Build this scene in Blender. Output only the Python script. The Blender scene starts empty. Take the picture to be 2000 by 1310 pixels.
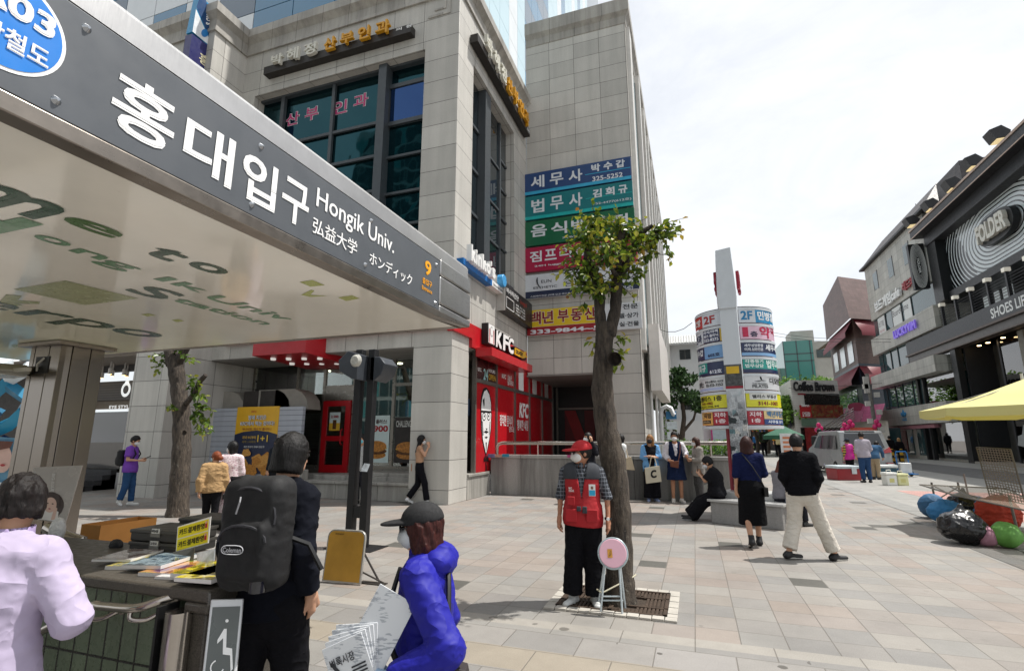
import bpy, bmesh, math, random
import numpy as np
from mathutils import Vector, Matrix
random.seed(7)
rng = np.random.default_rng(7)
SC = bpy.context.scene
COL = SC.collection
R = math.radians
# ------------------------------------------------------------------ camera, sky, sun, exposure
FPX, YAW, PITCH, EYE = 1003.0, R(19.24), R(11.49), 1.65
cam = bpy.data.cameras.new("camera"); camo = bpy.data.objects.new("camera", cam); COL.objects.link(camo)
cam.sensor_width = 36.0; cam.lens = 36.0 * FPX / 2000.0; cam.clip_start = 0.05; cam.clip_end = 3000.0
camo.location = (0, 0, EYE); camo.rotation_euler = (R(90) + PITCH, 0, YAW)
SC.camera = camo
SUN_AZ, SUN_EL = math.atan2(0.85, 0.40), R(64)
w = bpy.data.worlds.new("World"); SC.world = w; w.use_nodes = True
nt = w.node_tree; nt.nodes.clear()
def wn(t, **k):
    n = nt.nodes.new(t)
    for a, b in k.items(): setattr(n, a, b)
    return n
sky = wn("ShaderNodeTexSky", sky_type='NISHITA', sun_disc=False, sun_elevation=SUN_EL, sun_rotation=SUN_AZ, air_density=1.0, dust_density=1.6, ozone_density=1.0)
tc = wn("ShaderNodeTexCoord"); mp = wn("ShaderNodeMapping"); mp.inputs["Scale"].default_value = (1.0, 1.0, 2.2)
n1 = wn("ShaderNodeTexNoise"); n1.inputs["Scale"].default_value = 2.6; n1.inputs["Detail"].default_value = 8; n1.inputs["Roughness"].default_value = 0.62; n1.inputs["Distortion"].default_value = 0.4
cr = wn("ShaderNodeValToRGB"); cr.color_ramp.elements[0].position = 0.36; cr.color_ramp.elements[0].color = (.74, .74, .74, 1); cr.color_ramp.elements[1].position = 0.66; cr.color_ramp.elements[1].color = (1, 1, 1, 1)
mx = wn("ShaderNodeMix", data_type='RGBA'); bg = wn("ShaderNodeBackground"); out = wn("ShaderNodeOutputWorld")
mx.inputs["B"].default_value = (8.8, 9.0, 9.25, 1)
L = nt.links.new
L(tc.outputs["Generated"], mp.inputs["Vector"]); L(mp.outputs[0], n1.inputs["Vector"]); L(n1.outputs["Fac"], cr.inputs["Fac"])
L(cr.outputs["Color"], mx.inputs["Factor"]); L(sky.outputs[0], mx.inputs["A"]); L(mx.outputs["Result"], bg.inputs["Color"]); L(bg.outputs[0], out.inputs["Surface"])
bg.inputs["Strength"].default_value = 0.10
sl = bpy.data.lights.new("sun", 'SUN'); so = bpy.data.objects.new("sun", sl); COL.objects.link(so)
sl.energy = 4.6; sl.angle = R(0.6); sl.color = (1.0, 0.965, 0.91)
sd = Vector((math.sin(SUN_AZ) * math.cos(SUN_EL), math.cos(SUN_AZ) * math.cos(SUN_EL), math.sin(SUN_EL)))
so.rotation_euler = sd.to_track_quat('Z', 'Y').to_euler()
SC.view_settings.view_transform = 'Standard'; SC.view_settings.look = 'None'; SC.view_settings.exposure = 0.28; SC.view_settings.gamma = 1.0
SC.cycles.max_bounces = 6; SC.cycles.transparent_max_bounces = 12; SC.cycles.use_denoising = True
# ------------------------------------------------------------------ photo measurements -> points on real planes
_cy, _sy, _cp, _sp = math.cos(YAW), math.sin(YAW), math.cos(PITCH), math.sin(PITCH)
_fw = Vector((-_sy * _cp, _cy * _cp, _sp)); _rt = Vector((_cy, _sy, 0)); _up = _rt.cross(_fw)
EYEV = Vector((0, 0, EYE))
def ray(x, y): return (_fw * FPX + _rt * (x - 1000) - _up * (y - 655)) / FPX
def G(x, y, z=0.0): d = ray(x, y); return EYEV + d * ((z - EYE) / d.z)
def PX(x, y, X0): d = ray(x, y); return EYEV + d * (X0 / d.x)
def PY(x, y, Y0): d = ray(x, y); return EYEV + d * (Y0 / d.y)
def PD(x, y, dist): return EYEV + ray(x, y) * dist
def on(pl, x, y):
    return {'x': PX, 'y': PY, 'z': G}[pl[0]](x, y, pl[1])
# ------------------------------------------------------------------ materials
def lin(h):
    h = h.lstrip('#'); o = []
    for i in (0, 2, 4):
        c = int(h[i:i + 2], 16) / 255; o.append(c / 12.92 if c <= .04045 else ((c + .055) / 1.055) ** 2.4)
    return (*o, 1)
MATS = {}
class NT:
    def __init__(s, m): s.t = m.node_tree; s.t.nodes.clear()
    def n(s, t, ins=None, **k):
        n = s.t.nodes.new(t)
        for a, b in k.items(): setattr(n, a, b)
        for a, b in (ins or {}).items():
            if isinstance(b, bpy.types.NodeSocket): s.t.links.new(b, n.inputs[a])
            else: n.inputs[a].default_value = b
        return n
    def l(s, a, b): s.t.links.new(a, b)
    def mix(s, a, b, fac, mode='MIX'):
        n = s.n("ShaderNodeMix", data_type='RGBA', blend_type=mode)
        for k, v in (("A", a), ("B", b), ("Factor", fac)):
            if isinstance(v, bpy.types.NodeSocket): s.l(v, n.inputs[k])
            else: n.inputs[k].default_value = v
        return n.outputs["Result"]
    def math(s, op, a, b=0.0, c=0.0):
        n = s.n("ShaderNodeMath", operation=op)
        for i, v in enumerate((a, b, c)):
            if isinstance(v, bpy.types.NodeSocket): s.l(v, n.inputs[i])
            else: n.inputs[i].default_value = v
        return n.outputs[0]
    def rng(s, v, a, b, c, d):
        n = s.n("ShaderNodeMapRange", {"Value": v, "From Min": a, "From Max": b, "To Min": c, "To Max": d}); return n.outputs[0]
    def noise(s, vec, scale, detail=4, rough=.55):
        return s.n("ShaderNodeTexNoise", {"Vector": vec, "Scale": scale, "Detail": detail, "Roughness": rough}).outputs["Fac"]
    def done(s, col, rough=.6, metal=0., bump=None, bd=.01, **kw):
        p = s.n("ShaderNodeBsdfPrincipled"); o = s.n("ShaderNodeOutputMaterial"); s.l(p.outputs[0], o.inputs["Surface"])
        for k, v in {"Base Color": col, "Roughness": rough, "Metallic": metal, **kw}.items():
            if isinstance(v, bpy.types.NodeSocket): s.l(v, p.inputs[k])
            else: p.inputs[k].default_value = v
        if bump is not None:
            b = s.n("ShaderNodeBump", {"Height": bump, "Distance": bd, "Strength": 1.0}); s.l(b.outputs[0], p.inputs["Normal"])
        return p
def newmat(name):
    m = bpy.data.materials.new(name); m.use_nodes = True; return m, NT(m)
def M(col, rough=.6, metal=0., var=.12, vs=4., bump=0., bs=60., spec=.5, emit=0., coat=0., stretch=None, name=None, alpha=1.0, sheen=0.):
    key = (col, rough, metal, var, vs, bump, bs, spec, emit, coat, stretch, sheen)
    if key in MATS: return MATS[key]
    m, t = newmat(name or "surface_" + col.strip('#')); MATS[key] = m
    v = t.n("ShaderNodeTexCoord").outputs["Object"]
    if stretch: v = t.n("ShaderNodeMapping", {"Vector": v, "Scale": stretch}).outputs[0]
    c = lin(col)
    if var:
        f = t.rng(t.noise(v, vs, 5, .6), .3, .7, 1 - var, 1 + var)
        c = t.mix(c, f, 1.0, 'MULTIPLY')
        r = t.rng(t.noise(v, vs * 2.3, 3), .3, .7, max(0, rough - .08), min(1, rough + .08))
    else: r = rough
    kw = {"Specular IOR Level": spec}
    if emit: kw.update({"Emission Color": lin(col), "Emission Strength": emit})
    if coat: kw.update({"Coat Weight": coat, "Coat Roughness": .05})
    if sheen: kw.update({"Sheen Weight": sheen})
    t.done(c, r, metal, t.noise(v, bs, 4) if bump else None, bump, **kw)
    return m
def stone(name, col, bw, bh, ox=0., oz=0., mort=.009, speck=.18, stain=.25, rough=.55, jc='#5b5854', vary=.11, offset=0.0):
    m, t = newmat(name)
    uv = t.n("ShaderNodeTexCoord").outputs["UV"]; ob_ = t.n("ShaderNodeTexCoord").outputs["Object"]
    mv = t.n("ShaderNodeMapping", {"Vector": uv, "Location": (-ox, -oz, 0)}).outputs[0]
    c = lin(col)
    b = t.n("ShaderNodeTexBrick", {"Vector": mv, "Scale": 1.0, "Mortar Size": mort, "Mortar Smooth": .3, "Brick Width": bw, "Row Height": bh, "Bias": 0.0,
        "Color1": tuple(x * (1 - vary) for x in c[:3]) + (1,), "Color2": tuple(x * (1 + vary) for x in c[:3]) + (1,), "Mortar": lin(jc)}, offset=offset, offset_frequency=2)
    s1 = t.rng(t.noise(ob_, 170, 2, .8), .35, .65, 1 - speck, 1 + speck)
    cc = t.mix(b.outputs["Color"], s1, 1.0, 'MULTIPLY')
    st = t.noise(t.n("ShaderNodeMapping", {"Vector": ob_, "Scale": (2.2, 2.2, .16)}).outputs[0], 1.3, 6, .65)
    cc = t.mix(cc, t.rng(st, .38, .66, 1.0, 1 - stain), 1.0, 'MULTIPLY')
    s3 = t.rng(t.noise(ob_, .9, 4), .3, .7, .93, 1.06); cc = t.mix(cc, s3, 1.0, 'MULTIPLY')
    h = t.math('SUBTRACT', 1.0, b.outputs["Fac"])
    t.done(cc, t.rng(t.noise(ob_, 30, 3), .3, .7, rough - .1, rough + .1), 0., h, .004)
    return m
def glass_dark(name, col, rough=.03, wob=.25, spec=1.0, tint=None, met=0.):
    m, t = newmat(name)
    ob_ = t.n("ShaderNodeTexCoord").outputs["Object"]
    t.done(lin(col), rough, met, t.noise(ob_, .55, 2), wob * .25, **{"Specular IOR Level": spec, "Specular Tint": tint and lin(tint) or (1, 1, 1, 1)})
    return m
def glass_thin(name, tint='#e8f2ee', refl=.08):
    m, t = newmat(name)
    lw = t.n("ShaderNodeFresnel", {"IOR": 1.5}).outputs[0]
    tr = t.n("ShaderNodeBsdfTransparent", {"Color": lin(tint)}); gl = t.n("ShaderNodeBsdfGlossy", {"Roughness": .015, "Color": (1, 1, 1, 1)})
    mixs = t.n("ShaderNodeMixShader", {0: t.math('ADD', lw, refl)}); t.l(tr.outputs[0], mixs.inputs[1]); t.l(gl.outputs[0], mixs.inputs[2])
    o = t.n("ShaderNodeOutputMaterial"); t.l(mixs.outputs[0], o.inputs["Surface"])
    return m
# ------------------------------------------------------------------ mesh building
class MB:
    def __init__(s): s.v = []; s.f = []; s.uv = []; s.mi = []; s.m = 0
    def face(s, pts, uv=None, m=None):
        i = len(s.v); s.v += [tuple(p) for p in pts]; s.f.append(tuple(range(i, i + len(pts))))
        if uv is None:
            a = Vector(pts[0]); n = Vector((0, 0, 0))
            for k in range(1, len(pts) - 1): n += (Vector(pts[k]) - a).cross(Vector(pts[k + 1]) - a)
            ax = max(range(3), key=lambda q: abs(n[q]))
            uv = [((p[1], p[2]), (p[0], p[2]), (p[0], p[1]))[ax] for p in pts]
        s.uv.append(uv); s.mi.append(s.m if m is None else m); return s
    def box(s, x0, y0, z0, x1, y1, z1, m=None, mat=None):
        if x0 > x1: x0, x1 = x1, x0
        if y0 > y1: y0, y1 = y1, y0
        if z0 > z1: z0, z1 = z1, z0
        P = [Vector((x, y, z)) for x in (x0, x1) for y in (y0, y1) for z in (z0, z1)]
        if mat is not None: P = [mat @ p for p in P]
        for q in ((0, 1, 3, 2), (4, 6, 7, 5), (0, 4, 5, 1), (2, 3, 7, 6), (0, 2, 6, 4), (1, 5, 7, 3)): s.face([P[i] for i in q], None, m)
        return s
    def prism(s, poly, vec, m=None, mcap=None):
        """extrude a 3d polygon by vec"""
        v = Vector(vec); a = [Vector(p) for p in poly]; n = Vector((0, 0, 0))
        for k in range(1, len(a) - 1): n += (a[k] - a[0]).cross(a[k + 1] - a[0])
        if n.dot(v) > 0: a.reverse()
        b = [p + v for p in a]
        s.face(a, None, mcap if mcap is not None else m); s.face(b[::-1], None, m)
        for i in range(len(a)):
            j = (i + 1) % len(a); s.face([a[j], a[i], b[i], b[j]], None, m)
        return s
    def tube(s, pts, r, n=8, cap=True, m=None):
        pts = [Vector(p) for p in pts]; rs = r if isinstance(r, (list, tuple)) else [r] * len(pts)
        rings = []; prev = None
        for i, p in enumerate(pts):
            d = (pts[min(i + 1, len(pts) - 1)] - pts[max(i - 1, 0)]).normalized()
            if prev is None:
                a = d.cross(Vector((0, 0, 1)));
                if a.length < .05: a = d.cross(Vector((0, 1, 0)))
            else: a = prev - d * prev.dot(d)
            a.normalize(); prev = a; b = d.cross(a)
            rings.append([p + (a * math.cos(2 * math.pi * k / n) + b * math.sin(2 * math.pi * k / n)) * rs[i] for k in range(n)])
        for i in range(len(rings) - 1):
            for k in range(n):
                k2 = (k + 1) % n
                s.face([rings[i][k], rings[i][k2], rings[i + 1][k2], rings[i + 1][k]], [(k / n, i), ((k + 1) / n, i), ((k + 1) / n, i + 1), (k / n, i + 1)], m)
        if cap: s.face(rings[0][::-1], None, m); s.face(rings[-1], None, m)
        return s
    def lathe(s, prof, c, n=24, m=None, ax='z'):
        c = Vector(c)
        def P(r, h, a):
            x, y = r * math.cos(a), r * math.sin(a)
            return c + Vector({'z': (x, y, h), 'x': (h, x, y), 'y': (x, h, y)}[ax])
        for i in range(len(prof) - 1):
            for k in range(n):
                a0, a1 = 2 * math.pi * k / n, 2 * math.pi * (k + 1) / n
                (r0, h0), (r1, h1) = prof[i], prof[i + 1]
                q = [P(r0, h0, a0), P(r0, h0, a1), P(r1, h1, a1), P(r1, h1, a0)]
                if r0 < 1e-6: q = q[1:]
                elif r1 < 1e-6: q = q[:3]
                s.face(q, None, m)
        return s
    def ball(s, c, r, n=12, m=None, sq=(1, 1, 1)):
        c = Vector(c); st = max(4, n // 2)
        def P(i, k):
            th = math.pi * i / st; ph = 2 * math.pi * k / n
            return c + Vector((r * sq[0] * math.sin(th) * math.cos(ph), r * sq[1] * math.sin(th) * math.sin(ph), r * sq[2] * math.cos(th)))
        for i in range(st):
            for k in range(n):
                q = [P(i, k), P(i + 1, k), P(i + 1, k + 1), P(i, k + 1)]
                if i == 0: q = [q[0], q[1], q[2]]
                elif i == st - 1: q = [q[0], q[1], q[3]]
                s.face(q, None, m)
        return s
    def build(s, name, mats, parent=None, local=False, smooth=35, bevel=0, weld=True):
        me = bpy.data.meshes.new(name); off = Vector((0, 0, 0))
        if parent is not None and not local:
            r = parent
            while r.parent: r = r.parent
            off = r.location
        me.from_pydata([(p[0] - off[0], p[1] - off[1], p[2] - off[2]) for p in s.v], [], s.f)
        ul = me.uv_layers.new(name="UVMap"); flat = [c for f in s.uv for q in f for c in (q[0], q[1])]
        ul.data.foreach_set("uv", flat)
        me.polygons.foreach_set("material_index", s.mi)
        for m in (mats if isinstance(mats, (list, tuple)) else [mats]): me.materials.append(m)
        if weld:
            bm = bmesh.new(); bm.from_mesh(me); bmesh.ops.remove_doubles(bm, verts=bm.verts, dist=1e-5); bm.to_mesh(me); bm.free()
        me.polygons.foreach_set("use_smooth", [True] * len(me.polygons))
        me.set_sharp_from_angle(angle=R(smooth))
        o = bpy.data.objects.new(name, me); COL.objects.link(o)
        if parent is not None: o.parent = parent
        if bevel:
            b = o.modifiers.new("bevel", 'BEVEL'); b.width = bevel; b.segments = 2; b.limit_method = 'ANGLE'; b.angle_limit = R(50)
        return o
def curve(pts, n=6):
    P = [Vector(p) for p in pts]; o = []
    for i in range(len(P) - 1):
        a, b, c, d = P[max(i - 1, 0)], P[i], P[i + 1], P[min(i + 2, len(P) - 1)]
        for k in range(n): t = k / n; o.append(.5 * ((2 * b) + (c - a) * t + (2 * a - 5 * b + 4 * c - d) * t * t + (3 * b - a - 3 * c + d) * t ** 3))
    return o + [P[-1]]
def tag(o, label=None, cat=None, group=None, kind=None):
    if label: o["label"] = label
    if cat: o["category"] = cat
    if group: o["group"] = group
    if kind: o["kind"] = kind
    return o
def thing(name, label, cat, loc=(0, 0, 0), rotz=0., group=None):
    o = bpy.data.objects.new(name, None); o.empty_display_size = .2; COL.objects.link(o); o.location = loc; o.rotation_euler = (0, 0, rotz)
    return tag(o, label, cat, group)
def copy_tree(o, loc=None, rotz=None, label=None):
    def cp(a, par):
        c = a.copy(); COL.objects.link(c)
        if par: c.parent = par
        for ch in a.children: cp(ch, c)
        return c
    r = cp(o, None)
    if loc is not None: r.location = loc
    if rotz is not None: r.rotation_euler = (0, 0, rotz)
    if label: r["label"] = label
    return r
# ------------------------------------------------------------------ lettering
_tc = {}
def text_polys(body, bold=0.0):
    """(verts2d, faces) of flat lettering, normalised to its own bounding box"""
    if (body, bold) in _tc: return _tc[(body, bold)]
    cu = bpy.data.curves.new('t', 'FONT'); cu.body = body; cu.size = 1; cu.resolution_u = 3; cu.space_line = .85
    o = bpy.data.objects.new('t', cu); COL.objects.link(o)
    me = bpy.data.meshes.new_from_object(o.evaluated_get(bpy.context.evaluated_depsgraph_get()))
    v = [(q.co.x, q.co.y) for q in me.vertices]; f = [tuple(p.vertices) for p in me.polygons]
    bpy.data.objects.remove(o); bpy.data.curves.remove(cu); bpy.data.meshes.remove(me)
    V, F = [], []
    b_ = bold * .7; sh = [(0, 0)] if not bold else [(-b_, -b_), (b_ * 1.05, -b_ * .94), (-b_ * .93, b_ * 1.04), (b_ * .98, b_ * .97)]
    for k, (dx, dy) in enumerate(sh):
        i = len(V); V += [(x + dx, y + dy, k) for x, y in v]; F += [tuple(j + i for j in q) for q in f]
    xs = [q[0] for q in V]; ys = [q[1] for q in V]
    x0, y0, sx, sy = min(xs), min(ys), max(xs) - min(xs) or 1, max(ys) - min(ys) or 1
    V = [((x - x0) / sx, (y - y0) / sy, k) for x, y, k in V]
    _tc[(body, bold)] = (V, F); return V, F
def add_text(mb, body, O, U, Vv, N, bold=0., m=None, depth=0.):
    """lettering filling the parallelogram O, O+U, O+V, lifted along N"""
    V, F = text_polys(body, bold)
    O, U, Vv, N = Vector(O), Vector(U), Vector(Vv), Vector(N).normalized()
    pts = [O + U * x + Vv * y + N * (depth + .0006 * k) for x, y, k in V]
    for f in F:
        q = [pts[i] for i in f]
        n = (q[1] - q[0]).cross(q[2] - q[0])
        if n.dot(N) < 0: q.reverse()
        mb.face(q, None, m)
    if depth:
        from collections import Counter
        cnt = Counter(); 
        for f in F:
            for a, b in zip(f, f[1:] + f[:1]): cnt[(min(a, b), max(a, b))] += 1
        for (a, b), c in cnt.items():
            if c == 1:
                q = [pts[a], pts[b], pts[b] - N * depth, pts[a] - N * depth]; mb.face(q, None, m)
def text(name, body, bl, tr, N, mat, parent, bold=.02, depth=0., lift=.004, local=False, slant=0.):
    """a lettering mesh as a part: bl / tr = bottom-left and top-right points as read, N = outward normal"""
    bl, tr, N = Vector(bl), Vector(tr), Vector(N).normalized()
    up = Vector((0, 0, 1)) if abs(N.z) < .9 else Vector((0, 1, 0))
    up = (up - N * up.dot(N)).normalized(); d = tr - bl; Vv = up * d.dot(up); U = d - Vv; U -= N * U.dot(N)
    mb = MB(); add_text(mb, body, bl + N * lift, U, Vv + U.normalized() * slant * Vv.length, N, bold, None, depth)
    return mb.build(name, mat, parent, local=local, weld=False) if depth == 0 else mb.build(name, mat, parent, local=local)
# ================================================================== SETTING: ground
def ground_material():
    m, t = newmat("granite_paving")
    ob_ = t.n("ShaderNodeTexCoord").outputs["Object"]
    sep = t.n("ShaderNodeSeparateXYZ", {"Vector": ob_}); X, Y = sep.outputs[0], sep.outputs[1]
    def tiles(w, h, seed, offs=0.):
        gx = t.math('DIVIDE', t.math('ADD', X, .11 + seed), w); gy = t.math('DIVIDE', t.math('ADD', Y, .07), h)
        if offs: gx = t.math('ADD', gx, t.math('MULTIPLY', t.math('FLOOR', gy), offs))
        fx, fy = t.math('FRACT', gx), t.math('FRACT', gy)
        ex = t.math('MULTIPLY', t.math('MINIMUM', fx, t.math('SUBTRACT', 1.0, fx)), w); ey = t.math('MULTIPLY', t.math('MINIMUM', fy, t.math('SUBTRACT', 1.0, fy)), h)
        j = t.rng(t.math('MINIMUM', ex, ey), .002, .007, 1., 0.)
        cell = t.n("ShaderNodeCombineXYZ", {"X": t.math('FLOOR', gx), "Y": t.math('FLOOR', gy), "Z": seed}).outputs[0]
        wv = t.n("ShaderNodeTexWhiteNoise", {"Vector": cell}, noise_dimensions='3D').outputs["Value"]
        big = t.n("ShaderNodeTexNoise", {"Vector": cell, "Scale": .33, "Detail": 1}).outputs["Fac"]
        return j, wv, big
    j1, w1, b1 = tiles(.36, .36, 0.0); j2, w2, b2 = tiles(.6, .4, 3.0, .5)
    def ramp(v, stops):
        r = t.n("ShaderNodeValToRGB", {"Fac": v}); r.color_ramp.interpolation = 'CONSTANT'
        e = r.color_ramp.elements
        e[0].position, e[0].color = stops[0][0], lin(stops[0][1]); e[1].position, e[1].color = stops[1][0], lin(stops[1][1])
        for p, c in stops[2:]: q = e.new(p); q.color = lin(c)
        return r.outputs["Color"]
    grey = ramp(w1, [(0, '#8a8783'), (.16, '#8f8c87'), (.34, '#858380'), (.5, '#918d87'), (.7, '#8b8985'), (.86, '#8d8780')])
    pink = ramp(w1, [(0, '#8f847c'), (.2, '#948a82'), (.45, '#8e8680'), (.7, '#8d8279'), (.85, '#8b8681')])
    plaza = t.mix(grey, pink, t.rng(b1, .50, .56, 0, .85)); plaza = t.mix(plaza, lin('#55544f'), t.math('GREATER_THAN', t.math('FRACT', t.math('MULTIPLY', w1, 37.7)), .984))
    front = ramp(w2, [(0, '#8c8a86'), (.25, '#969390'), (.55, '#878582'), (.8, '#918e8a')])
    band = t.math('MULTIPLY', t.math('GREATER_THAN', Y, 3.95), t.math('LESS_THAN', Y, 4.35))
    front = t.mix(front, lin('#958d80'), band)
    inplaza = t.math('GREATER_THAN', Y, 5.02)
    c = t.mix(front, plaza, inplaza); j = t.mix(t.mix(j2, j2, 0.), j1, inplaza)
    # kerb line between the two pavings
    kl = t.math('LESS_THAN', t.math('ABSOLUTE', t.math('SUBTRACT', Y, 4.93)), .09); c = t.mix(c, lin('#9a968f'), kl)
    sp = t.rng(t.noise(ob_, 130, 2, .8), .35, .65, .84, 1.16); c = t.mix(c, sp, 1.0, 'MULTIPLY')
    d1 = t.rng(t.noise(ob_, 1.1, 6, .65), .3, .7, 1.10, .84); c = t.mix(c, d1, 1.0, 'MULTIPLY')
    # spots of chewing gum, mostly on the walking lane in front
    vo = t.n("ShaderNodeTexVoronoi", {"Vector": ob_, "Scale": 4.2, "Randomness": 1.0})
    sz = t.rng(t.n("ShaderNodeTexWhiteNoise", {"Vector": vo.outputs["Position"]}).outputs["Value"], .35, 1., -.02, .19)
    gum = t.math('LESS_THAN', t.math('ADD', vo.outputs["Distance"], t.math('MULTIPLY', t.math('SUBTRACT', t.noise(ob_, 22, 2), .5), .08)), sz)
    gum = t.math('MULTIPLY', gum, t.rng(Y, 4.6, 5.6, .95, .15)); c = t.mix(c, lin('#55524d'), gum)
    c = t.mix(c, lin('#6e6a63'), t.math('MULTIPLY', j, .75)); c = t.mix(c, (.88, .87, .86, 1), 1., 'MULTIPLY')
    t.done(c, t.rng(t.noise(ob_, 9, 3), .3, .7, .55, .8), 0., t.math('SUBTRACT', 1., j), .003)
    return m
g = MB(); g.face([(-400, -300, 0), (400, -300, 0), (400, 900, 0), (-400, 900, 0)])
tag(g.build("ground", ground_material()), kind="structure")
m_asphalt = M('#5e5d5c', .9, 0, .18, 1.3, .006, 90); m_concrete_lane = stone("lane_slabs", '#94928d', 1.2, .6, speck=.12, stain=.15, jc='#716e69', vary=.06, offset=.5); m_redpave = stone("red_pavers", '#b88c84', .22, .11, speck=.1, stain=.2, jc='#8a7a72', vary=.12, offset=.5)
m_slab = stone("grey_kerb_slabs", '#8b8a86', .9, .3, speck=.16, stain=.2, jc='#5d5a56')
def sheet(name, poly, z, mat): g = MB(); g.face([(x, y, z) for x, y in poly]); return tag(g.build(name, mat), kind="structure")
sheet("lane", [(5.1, 4), (30, 4), (30, 400), (5.1, 400)], .004, m_concrete_lane)
sheet("kerb_strip", [(4.55, 4), (5.1, 4), (5.1, 120), (4.55, 120)], .008, m_slab)
sheet("red_crossing", [(6.2, 13.5), (11.8, 13.5), (11.8, 21), (6.2, 21)], .008, m_redpave)
sheet("road", [(11.6, 4), (15.4, 4), (15.4, 400), (11.6, 400)], .012, m_asphalt)
# ================================================================== the granite corner building
G1 = stone("granite_pillar", '#b8b5ae', 5.0, .767, ox=-9.4, oz=.36, stain=.13)
G2 = stone("granite_wall", '#b8b5ae', 1.12, .767, ox=-6.28, oz=.36, stain=.18)
G3 = stone("granite_wing", '#b8b5ae', 1.115, .735, ox=-6.17, oz=.41, stain=.15)
G4 = stone("granite_base", '#a7a49d', 1.4, .8, stain=.45)
m_frame = M('#4a4f53', .45, .3, .06); m_alu = M('#7f7a74', .35, .6, .08); m_reveal = M('#8f8c86', .7, 0, .1)
m_soffit = stone("soffit_slats", '#8d8a86', 30, .2, speck=.05, stain=.1, jc='#4b4845')
m_teal = glass_dark("teal_glass", '#173e45', .03, .10, 1.0, met=.9); m_teal2 = glass_dark("blue_glass", '#24426f', .03, .08, 1.0, met=.85)
m_sideglass = glass_dark("grey_glass", '#1a2226', .02, .03, 1.0)
bld = thing("office_building", "grey granite corner building with dark glass windows above a fried chicken shop", "building", (-10, 16, 0))
CX, CY = -6.14, 12.57
def bpart(name, mats, boxes, parent=bld, **k):
    if name in SPLIT and len(boxes) > 1: return [bpart(name, mats, [q], parent, **k) for q in boxes][0]
    b = MB()
    for q in boxes: b.box(*q)
    return b.build(name, mats, parent, **k)
SPLIT = {'column', 'upper_window', 'mullion', 'window_poster', 'shop_glass', 'window_band', 'stone_band', 'wing_pilaster', 'door_post', 'display_wall', 'hanging_screen', 'door_frame', 'window_frame'}
bpart("corner_pillar", G1, [(-7.335, CY, 0, CX, 13.73, 15.72)], bevel=.012)
# wall over and under the big front window
bpart("front_wall", G2, [(-14.3, CY + .003, 13.9, -7.335, 14.3, 15.72), (-14.3, CY + .003, 4.23, -7.335, 14.3, 7.3), (-14.9, CY + .003, 4.23, -14.3, 14.3, 15.72)])
bpart("side_wall", G2, [(-8.0, 13.73, 4.33, CX - .003, 19.5, 7.25), (-8.0, 13.73, 13.9, CX - .003, 19.5, 15.72), (-8.0, 17.85, 7.25, CX - .003, 19.5, 13.9)])
bpart("left_wall", G2, [(-30, 11.2, 4.35, -14.9, 14.4, 15.72), (-16.45, 11.2, 0, -14.9, 14.4, 4.35)])
bpart("wing_wall", G3, [(-6.137, 19.5, 4.18, -1.68, 46, 19.2), (-2.80, 19.5, 0, -1.683, 24, 4.18)])
# moulded cornices
def cornice(z0, h, proj, path, depth=.35):
    b = MB(); prof = [(0, 0), (proj * .35, 0), (proj * .35, .10), (proj * .5, .2), (proj * .5, h - .42), (proj, h - .3), (proj, h), (-depth, h)]
    return b, prof
def corn(name, z0, prof, path, mat):
    """sweep a (out, up) profile along a plan path whose outward side is to its right"""
    b = MB(); P = [Vector((x, y, 0)) for x, y in path]; rows = []
    for i, p in enumerate(P):
        d0 = (P[i] - P[i - 1]).normalized() if i else (P[1] - P[0]).normalized(); d1 = (P[i + 1] - P[i]).normalized() if i < len(P) - 1 else d0
        n0, n1 = Vector((d0.y, -d0.x, 0)), Vector((d1.y, -d1.x, 0)); n = (n0 + n1); n = n / max(.3, n.dot(n0) ) if n.length > .1 else n0
        rows.append([p + n * o + Vector((0, 0, z0 + u)) for o, u in prof])
    for i in range(len(P) - 1):
        L0 = (P[i + 1] - P[i]).length
        for k in range(len(prof) - 1):
            b.face([rows[i][k], rows[i + 1][k], rows[i + 1][k + 1], rows[i][k + 1]], [(0, prof[k][1]), (L0, prof[k][1]), (L0, prof[k + 1][1]), (0, prof[k + 1][1])])
    return b.build(name, mat, bld, smooth=20)
gc = stone("granite_cornice", '#a9a59d', 1.12, 5., oz=-2, stain=.35)
corn("cornice", 15.72, [(-.002, -.06), (.07, -.06), (.07, .06), (.03, .08), (.03, .42), (.16, .56), (.22, .6), (.22, .92), (-.8, .95)], [(-30, 11.2), (-14.9, 11.2), (-14.9, CY), (CX, CY), (CX, 19.5)], gc)
corn("parapet", 19.2, [(0, -.02), (.03, 0), (.06, .32), (.16, .46), (.2, .5), (.2, 1.1), (-.8, 1.12)], [(-6.13, 19.5), (-1.68, 19.5), (-1.68, 46)], gc)
def frame_of(x0, x1, y, z0, z1, w=.07, d=.08):
    return [(x0, y, z0, x0 + w, y + d, z1), (x1 - w, y, z0, x1, y + d, z1), (x0 + w, y, z0, x1 - w, y + d, z0 + w), (x0 + w, y, z1 - w, x1 - w, y + d, z1)]
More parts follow.
